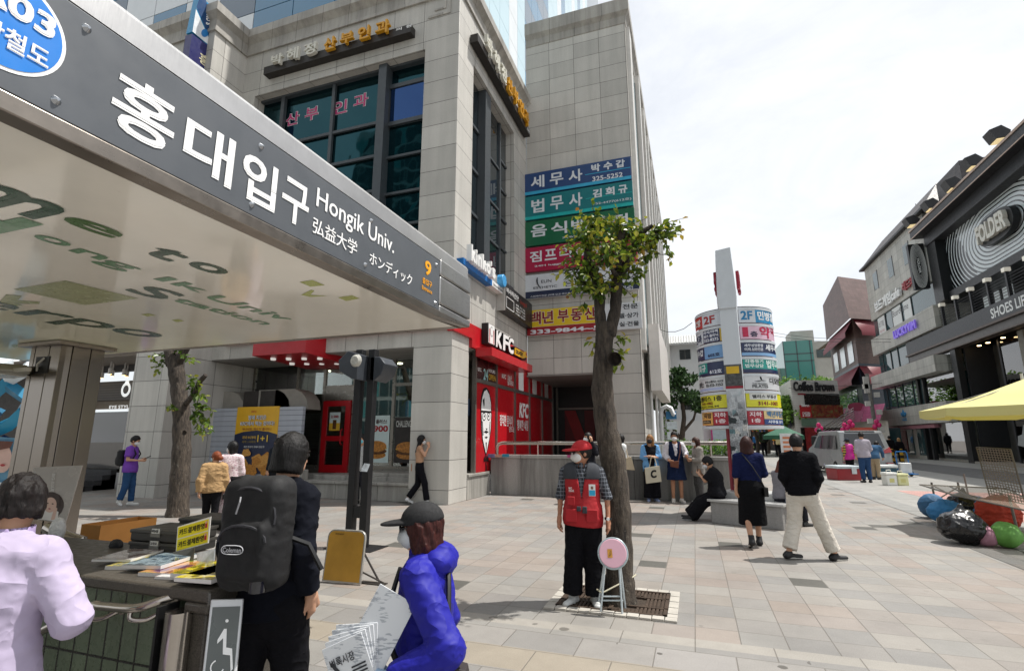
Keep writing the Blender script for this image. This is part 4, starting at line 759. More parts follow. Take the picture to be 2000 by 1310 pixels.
# print shop sign with loose white letters
kb = M('#0c63a8', .4, 0, .04); k1 = thing("print_shop_sign", "blue and white bar sign with white raised letters on the sunny side wall", "sign", (CX, 14.6, 6.5))
b = MB(); b.box(CX, 12.75, 6.58, CX + .22, 15.0, 6.78, 0); b.box(CX, 15.0, 6.58, CX + .22, 16.3, 6.78, 1); b.build("bar", [kb, KW], k1, bevel=.005)
for c, y0, y1, h in (("k", 12.95, 13.25, .5), ("i", 13.3, 13.38, .46), ("n", 13.45, 13.72, .34), ("k", 13.8, 14.1, .5), ("o", 14.15, 14.45, .34), ("'", 14.5, 14.57, .16), ("s", 14.62, 14.88, .34)):
    z = 6.74 + (.34 if c == "'" else 0); text("raised_letter", c, (CX + .22, y0, z), (CX + .22, y1, z + h), NX, KW, k1, .04, depth=.16, lift=0)
b = MB(); b.lathe([(0, .36), (.2, .36), (.22, .34), (.22, .16), (0, .16)], (CX, 15.8, 6.98), 24, ax='x'); b.build("round_mark", [M('#3f93c9', .4)], k1); text("lettering", "Document Solutions", (CX + .225, 15.1, 6.62), (CX + .225, 16.2, 6.72), NX, KB, k1, .01)
k2 = thing("restaurant_sign", "black sign with small white writing in the inner corner of the building", "sign", (CX, 17.6, 6)); b = MB(); b.box(CX, 16.03, 6.02, CX + .28, 19.25, 7.02); b.build("box", [M('#1d1b1b', .4, 0, .1)], k2, bevel=.01)
b = MB(); b.box(CX - .001, 15.98, 6.0, CX + .3, 16.03, 7.05); b.build("end_cap", M('#b9b6b0', .4, .3), k2)
text("lettering", "바사라간단", (CX + .285, 16.2, 6.68), (CX + .285, 17.5, 6.88), NX, KW, k2, .01); text("lettering", "Lounge 8", (CX + .285, 17.7, 6.62), (CX + .285, 18.5, 6.84), NX, M('#a8392c', .5), k2, .01)
for i in range(4): text("lettering", ("사케 · 와인 전문", "LUNCH & DINNER", "지하 1층", "11:00-23:00")[i], (CX + .285, 17.2, 6.46 - i * .11), (CX + .285, 18.3, 6.53 - i * .11), NX, KW, k2)
b = MB()
for bb in ((16.2, 6.15, 17.0, 6.17), (16.2, 6.53, 17.0, 6.55), (16.2, 6.17, 16.22, 6.53), (16.98, 6.17, 17.0, 6.53)): b.box(CX + .28, bb[0], bb[1], CX + .286, bb[2], bb[3])
b.build("border_line", KW, k2)
# chicken shop letter sign on the red fascia
k3 = thing("chicken_shop_sign", "white raised letters with portrait bucket and yellow delivery tag on red fascia", "sign", (CX, 16, 4.6)); xk = CX + .34
b = MB(); b.box(CX + .1, 14.42, 4.55, CX + .32, 15.0, 5.22, 0); b.build("black_box", KB, k3, bevel=.01); b = MB(); b.box(CX + .32, 14.46, 4.6, CX + .332, 14.96, 5.2, 0)
for y in (14.5, 14.86): b.box(CX + .332, y, 4.62, CX + .334, y + .06, 5.05, 1)
b.face([(CX + .336, 14.71 + .13 * math.cos(a), 4.98 + .16 * math.sin(a)) for a in np.linspace(0, 6.28, 18)[:-1]], None, 2); b.face([(CX + .338, 14.71 + .11 * math.cos(a), 4.98 + .14 * math.sin(a)) for a in np.linspace(0, 6.28, 18)[:-1]], None, 0); b.build("bucket", [KW, KR, KB], k3)
for c, y0 in (("K", 15.1), ("F", 15.75), ("C", 16.28)):
    text("letter_box", c, (CX + .13, y0 - .03, 4.55), (CX + .13, y0 + .58, 5.16), NX, KB, k3, .07, depth=.18, lift=0, slant=.08); text("raised_letter", c, (CX + .32, y0, 4.58), (CX + .32, y0 + .54, 5.13), NX, KW, k3, .05, lift=.006, slant=.08)
b = MB(); b.prism([(CX + .3, y, z) for y, z in ((16.95, 4.62), (17.0, 4.86), (18.0, 4.86), (18.35, 4.95), (18.2, 4.8), (18.5, 4.74), (18.1, 4.66), (17.9, 4.60))], (.03, 0, 0)); b.prism([(CX + .1, y, z) for y, z in ((16.92, 4.58), (16.97, 4.9), (18.3, 4.9), (18.4, 4.62))], (.195, 0, 0), 1); b.build("delivery_tag", [M('#dba818', .4), KB], k3); text("lettering", "DELIVERY", (CX + .335, 17.05, 4.67), (CX + .335, 17.85, 4.81), NX, KB, k3, .03)
k4 = thing("chicken_shop_sign", "black and white letter sign on the front red fascia, mostly hidden by the canopy", "sign", (-9, CY, 4.7))
text("raised_letter", "KFC", (-9.9, CY - .2, 4.67), (-8.0, CY - .2, 5.3), (0, -1, 0), KW, k4, .05, depth=.08, lift=0); k5 = thing("chicken_shop_sign", "small white plate sign with black letters on the red entrance canopy", "sign", (-11.6, 11.9, 4.7)); b = MB(); b.box(-12.0, 11.8, 4.62, -11.2, 11.95, 5.0); b.build("plate", KW, k5, bevel=.01); text("lettering", "KFC", (-11.9, 11.795, 4.72), (-11.35, 11.795, 4.98), (0, -1, 0), KB, k5, .05)
# hanging blade sign on the left block
k6 = thing("blade_sign", "blue and white vertical blade sign with steel poles at the left of the podium", "sign", (-16, 10.5, 16)); bx = -15.2
def bl_(pts, m, l, b): b.face([PX(*p, bx + l) for p in pts][::1], None, m)
b = MB(); c_ = [PX(*p, bx) for p in ((376, 62), (391, -8), (428, 26), (415, 97))]; b.prism(c_, (-.3, 0, 0)); b.build("upper_box", [M('#1b86b5', .35, 0, .05)], k6)
b = MB(); bl_([(376, 62), (383, 18), (417, 96)], 0, .006, b); bl_([(384, 14), (391, -8), (402, 0), (420, 60), (417, 94)], 1, .008, b); b.build("printed_face", [M('#d9dde0', .35), M('#15406f', .35)], k6)
b = MB(); b.face([PX(400 + 7 * math.cos(a), 65 + 8 * math.sin(a), bx + .012) for a in np.linspace(0, 6.28, 16)[:-1]]); b.build("round_mark", M('#1f74b5', .4), k6)
b = MB(); q = [PX(*p, bx + .012) for p in ((404, 12), (402, 48))]; U_ = q[1] - q[0]; add_text(b, "kinko's", q[0], U_, (0, .28, .16), (1, 0, 0), .03); b.build("lettering", KW, k6, weld=False)
b = MB(); c_ = [PX(*p, bx) for p in ((362, 160), (375, 66), (417, 97), (405, 190))]; b.prism(c_, (-.3, 0, 0)); b.build("lower_box", M('#23245e', .35, 0, .05), k6)
for i, c in enumerate("홍남보"): q0 = PX(391 - i * 3, 100 + i * 26, bx + .01); b = MB(); add_text(b, c, q0 - Vector((0, .0, .42)), (0, .42, 0), (0, 0, .40), (1, 0, 0), .03); b.build("lettering", M('#d9d0ae', .4), k6, weld=False)
b = MB(); 
for px in ((441, 34, 424, 160), (434, 60, 420, 160)): b.tube([PX(px[0], px[1], -15.0), PX(px[2], px[3], -15.0) - Vector((0, 0, 1.5))], .05)
b.build("support_pole", m_chr, k6)
# ================================================================== foliage helper
def leaf_mat(name, stops, rough=.5, trans=.35):
    m, t = newmat(name); u = t.n("ShaderNodeSeparateXYZ", {"Vector": t.n("ShaderNodeTexCoord").outputs["UV"]}).outputs[0]
    r = t.n("ShaderNodeValToRGB", {"Fac": u}); e = r.color_ramp.elements; e[0].position, e[0].color = stops[0][0], lin(stops[0][1]); e[1].position, e[1].color = stops[1][0], lin(stops[1][1])
    for p, c in stops[2:]: q = e.new(p); q.color = lin(c)
    d = t.n("ShaderNodeBsdfPrincipled", {"Base Color": r.outputs["Color"], "Roughness": rough, "Specular IOR Level": .4}); tr = t.n("ShaderNodeBsdfTranslucent", {"Color": r.outputs["Color"]})
    mx_ = t.n("ShaderNodeMixShader", {0: trans}); t.l(d.outputs[0], mx_.inputs[1]); t.l(tr.outputs[0], mx_.inputs[2]); o = t.n("ShaderNodeOutputMaterial"); t.l(mx_.outputs[0], o.inputs["Surface"]); return m
LEAF_FAR = leaf_mat("far_leaf", [(0, '#3c5a22'), (.35, '#54772c'), (.7, '#6d9338'), (1, '#86a94c')])
LEAF_PINE = leaf_mat("pine_needle", [(0, '#22351b'), (.5, '#34502a'), (1, '#4b6a38')], trans=.15)
LEAF_HEDGE = leaf_mat("hedge_leaf", [(0, '#3f6022'), (.5, '#5d8230'), (1, '#7ea446')])
LEAF_NEAR = leaf_mat("young_leaf", [(0, '#34491a'), (.3, '#4c661f'), (.5, '#73852b'), (.70, '#a5a338'), (.88, '#a68a34'), (1, '#8a5a2a')], rough=.35, trans=.32)
def leaf(b, p, d, n, ln, wd, u):
    """a pointed, slightly folded leaf"""
    d = d.normalized(); s = d.cross(n)
    if s.length < .05: s = d.cross(Vector((1, 0, .3)))
    s.normalize(); nn = s.cross(d)
    tip = p + d * ln - nn * ln * .12; mid = p + d * ln * .45; a, c = mid + s * wd * .5 + nn * wd * .14, mid - s * wd * .5 + nn * wd * .14; q1, q2 = p + d * ln * .78 + s * wd * .30, p + d * ln * .78 - s * wd * .30
    uv = [(u, .5)] * 4
    b.face([p, a, q1, tip], uv); b.face([p, tip, q2, c], uv)
def rv(): 
    v = Vector(rng.normal(size=3)); return v.normalized()
def cloud(b, c, r, n, size, sq=(1, 1, .8), lo=0.0, hi=1.0):
    for _ in range(n):
        v = rv(); v *= (.35 + .65 * rng.random() ** .5); p = Vector(c) + Vector((v.x * r * sq[0], v.y * r * sq[1], v.z * r * sq[2])); u = lo + (hi - lo) * min(1, max(0, rng.random()))
        leaf(b, p, rv(), rv(), size * (.7 + .6 * rng.random()), size * .62, u)
def tree(name, label, base, H, r, n, size, mat, group=None, trunk_r=.16, bark=None, sq=(1, 1, .75), nclump=16):
    t_ = thing(name, label, "tree", base, 0, group); b = MB(); p = Vector((0, 0, 0))
    tp = [Vector((.12 * math.sin(i * 1.3), .1 * math.cos(i * 1.7) - .1, H * .55 * i / 5)) for i in range(6)]; b.tube(tp, [trunk_r * (1 - .1 * i) for i in range(6)], 10)
    cl = []
    for i in range(nclump):
        v = rv(); c = Vector((v.x * r * .72 * sq[0], v.y * r * .72 * sq[1], H * .68 + v.z * r * .6 * sq[2])); cl.append(c)
        if i < 8: b.tube([tp[4], (tp[5] + c) / 2 + rv() * .2, c], [trunk_r * .5, trunk_r * .3, .03], 6)
    b.build("trunk", bark or m_bark, t_, local=True); b = MB()
    for c in cl: cloud(b, c, r * (.34 + .2 * rng.random()), n // nclump, size, (1.15, 1.15, .75))
    b.build("crown", mat, t_, local=True, weld=False); return t_
def bark_mat(name, c1, c2, sc=9, bump=.02, up=False):
    m, t = newmat(name); v = t.n("ShaderNodeTexCoord").outputs["Object"]; vv = t.n("ShaderNodeMapping", {"Vector": v, "Scale": (1.6, 1.6, .35)}).outputs[0]
    f = t.noise(vv, sc * 2.2, 6, .7); g_ = t.noise(v, 2.2, 4); z = t.n("ShaderNodeSeparateXYZ", {"Vector": v}).outputs[2]
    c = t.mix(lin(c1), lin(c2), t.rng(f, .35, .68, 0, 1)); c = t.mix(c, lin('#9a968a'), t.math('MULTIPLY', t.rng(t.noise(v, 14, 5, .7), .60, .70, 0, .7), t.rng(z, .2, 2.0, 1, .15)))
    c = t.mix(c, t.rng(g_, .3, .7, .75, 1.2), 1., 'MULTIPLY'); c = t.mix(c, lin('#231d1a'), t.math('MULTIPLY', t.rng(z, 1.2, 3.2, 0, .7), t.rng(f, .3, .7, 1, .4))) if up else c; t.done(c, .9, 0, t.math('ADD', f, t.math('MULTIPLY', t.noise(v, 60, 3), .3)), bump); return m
m_bark = bark_mat("tree_bark", '#2f2823', '#5d5247')
# ================================================================== black shoe store (right side of the street)
FXR = 18.9
blk = M('#1b1b1d', .45, .1, .1); blk2 = M('#2e2e31', .5, .2, .1); rust = M('#5b4f49', .5, .4, .15)
shp = thing("shoe_store", "black shoe shop building with striped billboard, roof balcony posts and tall glass front", "shop", (22, 44, 0))
def xp(x, y): return PX(x, y, FXR)
def bp3(name, mat, boxes, parent=shp, **k): return bpart(name, mat, boxes, parent, **k)
bp3("shell", blk, [(FXR + 2.5, 24, 8, 34, 48.4, 18.2), (FXR + 2.2, 24, 0, 34, 54, 8.4), (FXR + 2.3, 48.4, 10, 34, 55.5, 12.3)])
bp3("roof_edge", [blk2], [(FXR - .9, 22, 17.9, 34, 48.9, 18.65), (FXR - .2, 22, 17.0, FXR + 2.6, 48.4, 17.9)], bevel=.04)
bp3("roof_trim", M('#a08a7a', .35, .7, .2), [(FXR - .96, 22, 18.5, FXR - .9, 48.95, 18.66), (FXR - .94, 22, 17.86, FXR - .9, 48.95, 17.93)])
bp3("frame_post", blk, [(FXR - .1, 46.9, 12.2, FXR + 2.5, 48.4, 17.4), (FXR + .2, 22, 12.2, FXR + 2.5, 46.9, 12.75)])
def stripes():
    m, t = newmat("striped_billboard"); uv = t.n("ShaderNodeTexCoord").outputs["UV"]; s = t.n("ShaderNodeSeparateXYZ", {"Vector": uv})
    u = t.math('SUBTRACT', s.outputs[0], 39.55); v = t.math('SUBTRACT', s.outputs[1], 15.0); vv = t.math('DIVIDE', v, 1.0)
    ax_ = t.math('MAXIMUM', t.math('SUBTRACT', t.math('ABSOLUTE', u), 1.2), 0.0); d = t.math('SQRT', t.math('ADD', t.math('MULTIPLY', t.math('MULTIPLY', ax_, ax_), .42), t.math('MULTIPLY', vv, vv)))
    f = t.math('FRACT', t.math('DIVIDE', d, .26)); dark = t.math('GREATER_THAN', t.math('ADD', u, t.math('MULTIPLY', v, -.5)), 4.6)
    st = t.math('GREATER_THAN', f, t.math('ADD', .34, t.math('MULTIPLY', dark, .33))); c = t.mix(lin('#1a1b1d'), lin('#cfd5d6'), st); c = t.mix(c, lin('#1a1b1d'), t.math('GREATER_THAN', d, 4.35))
    t.done(c, .15, **{"Specular IOR Level": .6}); return m
bp3("striped_billboard", stripes(), [(FXR + .55, 24, 12.75, FXR + .65, 46.9, 17.4)])
lo = MB()
def stad(y, z, rx, rz, n=28): return [(FXR + .45, y + rx * math.copysign(abs(math.cos(a)) ** .7, math.cos(a)), z + rz * math.copysign(abs(math.sin(a)) ** .85, math.sin(a))) for a in np.linspace(0, 2 * math.pi, n)[:-1]]
lo.prism(stad(39.35, 15.0, 2.1, .95), (-.35, 0, 0)); lo.build("logo_plate", blk, shp); text("raised_letter", "FOLDER", (FXR + .08, 41.0, 14.4), (FXR + .08, 37.6, 15.6), (-1, 0, 0), M('#d9d4c9', .5), shp, .05, depth=.25, lift=0)
# balcony
bp3("balcony_band", M('#3d3e41', .5, .2, .12), [(FXR - .15, 22, 9.15, FXR + 2.4, 55.4, 10.25)]); bp3("balcony_beam", M('#5a5654', .45, .5, .15), [(FXR - .05, 22, 8.45, FXR + .3, 55.4, 9.0)]); bp3("beam_flange", rust, [(FXR - .25, 22, 9.0, FXR + .4, 55.6, 9.15), (FXR - .25, 22, 8.35, FXR + .4, 55.6, 8.45)])
text("lettering", "SHOES LIFESTYLE", (FXR - .15, 41.0, 9.35), (FXR - .15, 34.6, 10.0), (-1, 0, 0), KW, shp, .03)
for i in range(14):
    y = 54.6 - i * 2.25; b = MB(); b.box(FXR - .02, y, 10.25, FXR + .16, y + .18, 11.9, 0); b.box(FXR - .1, y - .08, 11.9, FXR + .24, y + .26, 12.15, 1); b.build("balcony_post", [blk2, M('#d8d2c4', .4, 0, 0, emit=.3)], shp)
b = MB()
for k in range(7): b.box(FXR + .05, 22, 10.5 + k * .19, FXR + .075, 54.7, 10.525 + k * .19)
b.build("balcony_wire", blk2, shp)["kind"] = "stuff"
bp3("upper_window", M('#e4ecee', .3, 0, .04, emit=.15), [(FXR + 2.44, y, 10.4, FXR + 2.5, y + w_, 12.4) for y, w_ in ((46.4, .9), (45.2, .6), (43.5, 1.2), (40.9, .7), (39.2, 1.3), (37.3, 1.3), (34.5, 1.8))]); bp3("balcony_ceiling", blk, [(FXR + .3, 22, 12.3, FXR + 2.5, 48.4, 12.4)])
# tall ground floor
bp3("column", blk, [(FXR - .1, 54.3, 0, FXR + .3, 54.7, 8.4), (FXR - .1, 53.2, 0, FXR + .2, 53.5, 8.4), (FXR - .1, 46.7, 0, FXR + .3, 47.5, 8.4)]); bp3("stone_post", M('#7d786e', .7, 0, .2), [(FXR + .5, 39.4, 0, FXR + .9, 40.0, 8.3)])
bp3("door_frame", blk2, [(FXR + .4, 46.5, 0, FXR + 2.2, 46.7, 8.4), (FXR + 1.2, 43.7, 0, FXR + 1.4, 43.9, 8.4), (FXR + 1.2, 33, 4.3, FXR + 1.35, 46.6, 4.6), (FXR + 1.2, 41.6, 0, FXR + 1.3, 41.7, 4.3)])
bp3("shop_interior", M('#3b3a37', .7, 0, .3, .8), [(FXR + 2.1, 24, 0, FXR + 2.2, 54, 8.4)]); bp3("display_wall", M('#9aa09f', .6, 0, .15, .6), [(FXR + 1.6, 47.6, 4.6, FXR + 1.7, 53.2, 8.2), (FXR + 1.6, 47.6, .3, FXR + 1.7, 53.2, 3.9)])
bp3("pane", glass_thin("store_glass", '#cfd8d6', .18), [(FXR + .05, 47.5, .2, FXR + .08, 53.2, 8.4)]); bp3("pane", glass_thin("door_glass", '#8b8f90', .10), [(FXR + 1.25, 33, .1, FXR + 1.27, 43.7, 8.3)])
bp3("hanging_screen", blk, [(FXR + 1.0, 49.6, 6.2, FXR + 1.15, 51.6, 7.6), (FXR + 1.0, 49.9, 5.7, FXR + 1.2, 51.0, 5.85)])
for i, y in enumerate((45.5, 44.3, 42.4, 40.5, 38.5)):
    b = MB(); b.lathe([(0, 8.28), (.12, 8.28), (.12, 8.33)], (FXR + .9, y, 0), 10); b.build("downlight", M('#ffd9a0', .5, emit=6.0), shp)
b = MB()
for k in range(3):
    b.box(FXR + 1.7, 40.4, 5.0 + k * .75, FXR + 2.0, 42.4, 5.04 + k * .75, 1)
    for j in range(3): b.prism([(FXR + 1.75, 40.6 + j * .6, 5.05 + k * .75), (FXR + 1.75, 41.0 + j * .6, 5.05 + k * .75), (FXR + 1.75, 41.0 + j * .6, 5.14 + k * .75), (FXR + 1.75, 40.8 + j * .6, 5.2 + k * .75), (FXR + 1.75, 40.6 + j * .6, 5.28 + k * .75)], (.15, 0, 0), 0)
b.build("shoe_shelf", [M('#c5bfb2', .5, 0, .2, emit=.2), blk2], shp)
text("lettering", "2F", (FXR + 1.15, 43.2, 3.35), (FXR + 1.15, 42.5, 3.85), (-1, 0, 0), KW, shp, .02)
b = MB(); b.prism([(FXR + 1.2, y, z) for y, z in ((43.6, 1.3), (43.4, 1.9), (42.9, 2.0), (42.6, 2.6), (42.2, 2.6), (42.3, 2.0), (41.7, 1.95), (41.7, 1.1), (42.3, .9), (42.9, 1.2))], (-.05, 0, 0)); b.build("pointing_hand_print", M('#9a9c9c', .5), shp)
b = MB(); b.box(FXR + 1.4, 49.3, .3, FXR + 1.5, 50.3, 3.2, 0); b.ball((FXR + 1.2, 50.6, 2.55), .25, 10, 1); b.prism([(FXR + 1.2, y, z) for y, z in ((51.3, .3), (51.2, 1.6), (50.9, 2.3), (50.3, 2.3), (50.0, 1.4), (49.9, .3))], (.1, 0, 0), 1); b.build("window_figures", [M('#6d675f', .6), M('#3a3532', .6)], shp)
st = MB(); st.box(FXR - .1, 22, 0, FXR + 2, 46.6, .15); st.box(FXR + .4, 34, .15, FXR + 2, 39.2, .4); st.build("front_step", M('#8c8780', .7, 0, .1), shp)
bsn = thing("blade_sign", "black hanging box sign with white concentric rings beside the striped billboard", "sign", (FXR - 1, 48.8, 13))
pts = [PY(1772, 478, 48.9), PY(1803, 475, 48.9), PY(1818, 562, 48.9), PY(1788, 565, 48.9)]; b = MB(); b.prism(pts, (0, .4, 0)); b.build("box", blk, bsn)
O = pts[3]; U = pts[2] - pts[3]; V = pts[0] - pts[3]; b = MB()
for k in range(11):
    sx_, sz_ = .16 + k * .031, .20 + k * .027; ring_ = [(.5 + sx_ * math.copysign(abs(math.cos(a)) ** .8, math.cos(a)), .5 + sz_ * math.sin(a)) for a in np.linspace(0, 2 * math.pi, 25)]
    for i in range(24):
        a0, a1 = ring_[i], ring_[i + 1]; g0, g1 = [((x - .5) * 1.05 + .5, (y - .5) * 1.03 + .5) for x, y in (a0, a1)]
        b.face([O + U * x + V * y + Vector((0, -.01, 0)) for x, y in (a0, a1, g1, g0)])
b.build("white_rings", KW, bsn); b = MB(); add_text(b, "FOLDER", O + U * .43 + V * .66 + Vector((0, -.02, 0)), V * -.32, U * .16, (0, -1, 0), .05); b.build("lettering", KW, bsn, weld=False)
for i, (x, y) in enumerate(((1932, 322), (1845, 405), (1805, 437), (1985, 268), (1890, 365))):
    s = thing("roof_spotlight", ("black roof floodlight above the middle of the striped billboard", "black roof floodlight near the dormer's eave on the shoe shop edge", "black roof floodlight at the far end of the shoe shop roof edge", "black roof floodlight nearest the right edge of the photo", "black roof floodlight against the grey shingled roof")[i], "floodlight", xp(x, y), 0, "floodlights along the shoe shop roof")
    b = MB(); b.prism([(-1.1, -.35, -.05), (-1.35, -.35, .55), (-.75, -.35, .75), (-.35, -.35, .35), (-.45, -.35, .0)], (0, .8, 0)); b.tube([(-.45, 0, .2), (.0, 0, .1), (.35, 0, -.35)], .05, 6); b.build("housing", blk, s, local=True); b = MB(); b.box(-1.05, -.3, -.10, -.5, .4, -.055); b.build("lens", M('#f1d9a4', .4, emit=.6), s, local=True)
# ================================================================== grey stone shop building beyond it
GS = stone("pale_stone", '#b5b2aa', 1.4, .75, stain=.2); gs = thing("stone_building", "pale stone corner building with dark mansard roof, glass bands and a purple letter sign", "building", (22, 60, 0))
m_bg = glass_dark("street_glass", '#3b5457', .03, .02, .8)
for z0, z1, dx in ((14.2, 20.2, 0), (10.4, 12.2, -.3), (6.9, 8.2, -.8), (3.0, 4.6, -.5)): bp3("stone_band", GS, [(FXR + dx, 48.5, z0, 34, 64.0, z1)], gs)
for z0, z1, dx in ((12.2, 14.2, .15), (8.2, 10.4, .15), (4.6, 6.9, .1)): bp3("window_band", m_bg, [(FXR + dx, 48.6, z0, 33, 63.8, z1)], gs); bp3("mullion", blk2, [(FXR + dx - .06, y, z0, FXR + dx, y + .12, z1) for y in (62.5, 60.2, 58.3, 55.9, 53.5)], gs)
bp3("upper_window", m_bg, [(FXR - .02, y, 17.0, FXR + .02, y + 1.3, 18.8) for y in (60.4, 56.0, 52.0)], gs); bp3("window_frame", blk2, [(FXR - .03, y - .1, 16.9, FXR + .03, y, 18.9) for y in (60.4, 56.0, 52.0)], gs)
roofm = stone("slate_roof", '#504a4a', .5, .3, speck=.2, stain=.15, jc='#2e2a2a', vary=.2, offset=.5)
b = MB(); e0, e1, tz = 20.15, 22.6, 0
b.face([(FXR - .3, 64.3, e0), (FXR - .3, 47, e0), (FXR + 1.5, 48.8, e1), (FXR + 1.5, 62.4, e1)], [(64, 0), (47, 0), (48.8, 3), (62.4, 3)]); b.face([(34, 64.3, e0), (FXR - .3, 64.3, e0), (FXR + 1.5, 62.4, e1), (34, 62.4, e1)]); b.face([(FXR - .3, 47, e0), (34, 47, e0), (34, 48.8, e1), (FXR + 1.5, 48.8, e1)], [(0, 0), (15, 0), (15, 3), (1.8, 3)]); b.face([(FXR + 1.5, 62.4, e1), (FXR + 1.5, 48.8, e1), (34, 48.8, e1), (34, 62.4, e1)]); b.build("mansard_roof", roofm, gs); bp3("eave", blk2, [(FXR - .4, 46.9, 19.95, 34, 64.4, 20.15)], gs)
b = MB(); b.box(FXR + .6, 43.0, 19.5, 30, 46.8, 21.6); b.build("dormer_roof", roofm, gs)
b = MB(); q = PX(1790, 408, FXR + 2); b.tube([q - Vector((0, 0, 1.2)), q], .04, 5); b.tube([q + Vector((-.2, -.5, .3)), q + Vector((.2, .5, -.1))], .03, 5); b.build("antenna", blk, gs)
text("raised_letter", "보드게임cafe", (FXR - .1, 61.6, 14.55), (FXR - .1, 54.6, 15.7), (-1, 0, 0), KW, gs, .05, depth=.2, lift=0); text("raised_letter", "레드버튼", (FXR - .1, 54.0, 14.75), (FXR - .1, 50.5, 15.6), (-1, 0, 0), M('#a03038', .5), gs, .03, depth=.15, lift=0)
text("raised_letter", "LUCKYVIM", (FXR - .4, 57.0, 11.0), (FXR - .4, 51.8, 11.75), (-1, 0, 0), M('#6f55c4', .4, emit=.35), gs, .05, depth=.1, lift=0)
bp3("window_poster", M('#d7d8d6', .5, 0, .04), [(FXR + .08, y, 12.35, FXR + .10, y + w_, 14.1) for y, w_ in ((60.4, 2.0), (56.0, 2.2), (53.6, 1.7))], gs)
for bdy, y0, y1, z0, z1, m_ in (("보드게임", 62.2, 60.7, 13.1, 13.7, ink), ("BoardGame", 58.1, 54.2, 13.3, 13.9, ink), ("레드버튼", 62.1, 60.7, 12.5, 12.8, M('#b03038', .5))): text("lettering", bdy, (FXR + .08, y0, z0), (FXR + .08, y1, z1), (-1, 0, 0), m_, gs, .0)
b = MB()
for k, (dy, h) in enumerate(((-.45, .5), (0, .8), (.45, .5))): b.prism([(FXR - .52, 57.2 + dy * f + s_ * .2, 3.75 + .65 * f2 * h / .8) for f, s_, f2 in ((.2, -1, 0), (1, -1, .6), (1.1, 0, 1), (1, 1, .6), (.2, 1, 0))], (-.06, 0, 0))
b.box(FXR - .58, 56.7, 3.55, FXR - .52, 57.7, 3.63); b.box(FXR - .58, 56.7, 3.4, FXR - .52, 57.7, 3.48); b.build("leaf_logo", M('#2f7fb0', .4), gs)
b = MB()
for y in (61.0, 59.4, 57.8, 56.6): b.ball((FXR + .9, y, 6.3), .16, 8, 0); b.prism([(FXR + .9, y + u, z) for u, z in ((-.3, 6.1), (.3, 6.1), (.22, 5.2), (.25, 4.62), (-.25, 4.62), (-.22, 5.2))], (.2, 0, 0), 1)
b.build("mannequin", [M('#c9b9a8', .5), M('#4e7358', .7, 0, .5, 3)], gs)
bp3("ground_floor", M('#c4bfb6', .6, 0, .12), [(FXR + .4, 48.5, 0, 33, 64, 3.0)], gs); bp3("shop_glass", m_bg, [(FXR + .36, y, .3, FXR + .41, y + 1.9, 2.7) for y in (61.5, 58.5, 55.6, 52.6)], gs); bp3("striped_valance", M('#b07a86', .6, 0, .2, 12), [(FXR - .2, 52, 2.65, FXR + .4, 63.5, 2.95)], gs)
bp3("beauty_poster", M('#7a2e26', .5, 0, .4, 2.5), [(FXR + .3, 60.0, .5, FXR + .35, 62.3, 2.6)], gs)
# pink cosmetics shop in the corner
pk = thing("cosmetics_shop", "small white shop with pink scalloped tile roof and a steep little gable", "shop", (16, 62, 0)); pinkt = stone("pink_tiles", '#bd5f86', .35, .28, speck=.05, stain=.15, jc='#8f4766', vary=.08, offset=.5); pwm = M('#d6d1c8', .6, 0, .08)
a_, c_, d_ = PY(1660, 880, 66), PY(1703, 880, 60), PY(1742, 880, 57)
b = MB()
for p0_, p1_ in ((a_, c_), (c_, d_)):
    for z0, z1, k in ((0, 3.4, 0),): b.face([(p0_.x, p0_.y, z0), (p1_.x, p1_.y, z0), (p1_.x, p1_.y, z1), (p0_.x, p0_.y, z1)], [(0, z0), (5, z0), (5, z1), (0, z1)], k)
    L_ = (p1_ - p0_).length; n = Vector((p1_.y - p0_.y, p0_.x - p1_.x, 0)).normalized(); 
    b.face([(p0_.x + n.x * .7, p0_.y + n.y * .7, 3.4), (p1_.x + n.x * .7, p1_.y + n.y * .7, 3.4), (p1_.x, p1_.y, 5.0), (p0_.x, p0_.y, 5.0)], [(0, 0), (L_, 0), (L_, 1.7), (0, 1.7)], 1); b.face([(p0_.x, p0_.y, 3.4), (p1_.x, p1_.y, 3.4), (p1_.x + n.x * .7, p1_.y + n.y * .7, 3.4), (p0_.x + n.x * .7, p0_.y + n.y * .7, 3.4)][::-1], None, 0)
b.face([(a_.x, a_.y, 5), (c_.x, c_.y, 5), (d_.x, d_.y, 5), (d_.x + 2, d_.y + 8, 5), (a_.x, a_.y + 6, 5)], None, 1); b.build("wall", [pwm, pinkt], pk)
g0 = a_.lerp(c_, .32) + Vector((-.4, -.9, 0)); b = MB(); b.prism([g0 + Vector((x, -x * .9 * .15, z)) for x, z in ((-.7, 3.3), (0, 4.9), (.7, 3.3), (.5, 3.3), (0, 4.45), (-.5, 3.3))], (.05, .2, 0)); b.build("gable", pwm, pk); b = MB(); q = a_.lerp(c_, .72) + Vector((-.45, -.8, 4.35)); b.face([q + Vector((.75 * math.cos(a), -.1 * math.cos(a), .42 * math.sin(a))) for a in np.linspace(0, 6.28, 20)[:-1]]); b.build("oval_plate", M('#8c2848', .5), pk)
bp3("shop_window", m_bg, [(c_.x + .4, c_.y - 1.2, .4, c_.x + 2.2, c_.y - 1.0, 2.8)], pk)
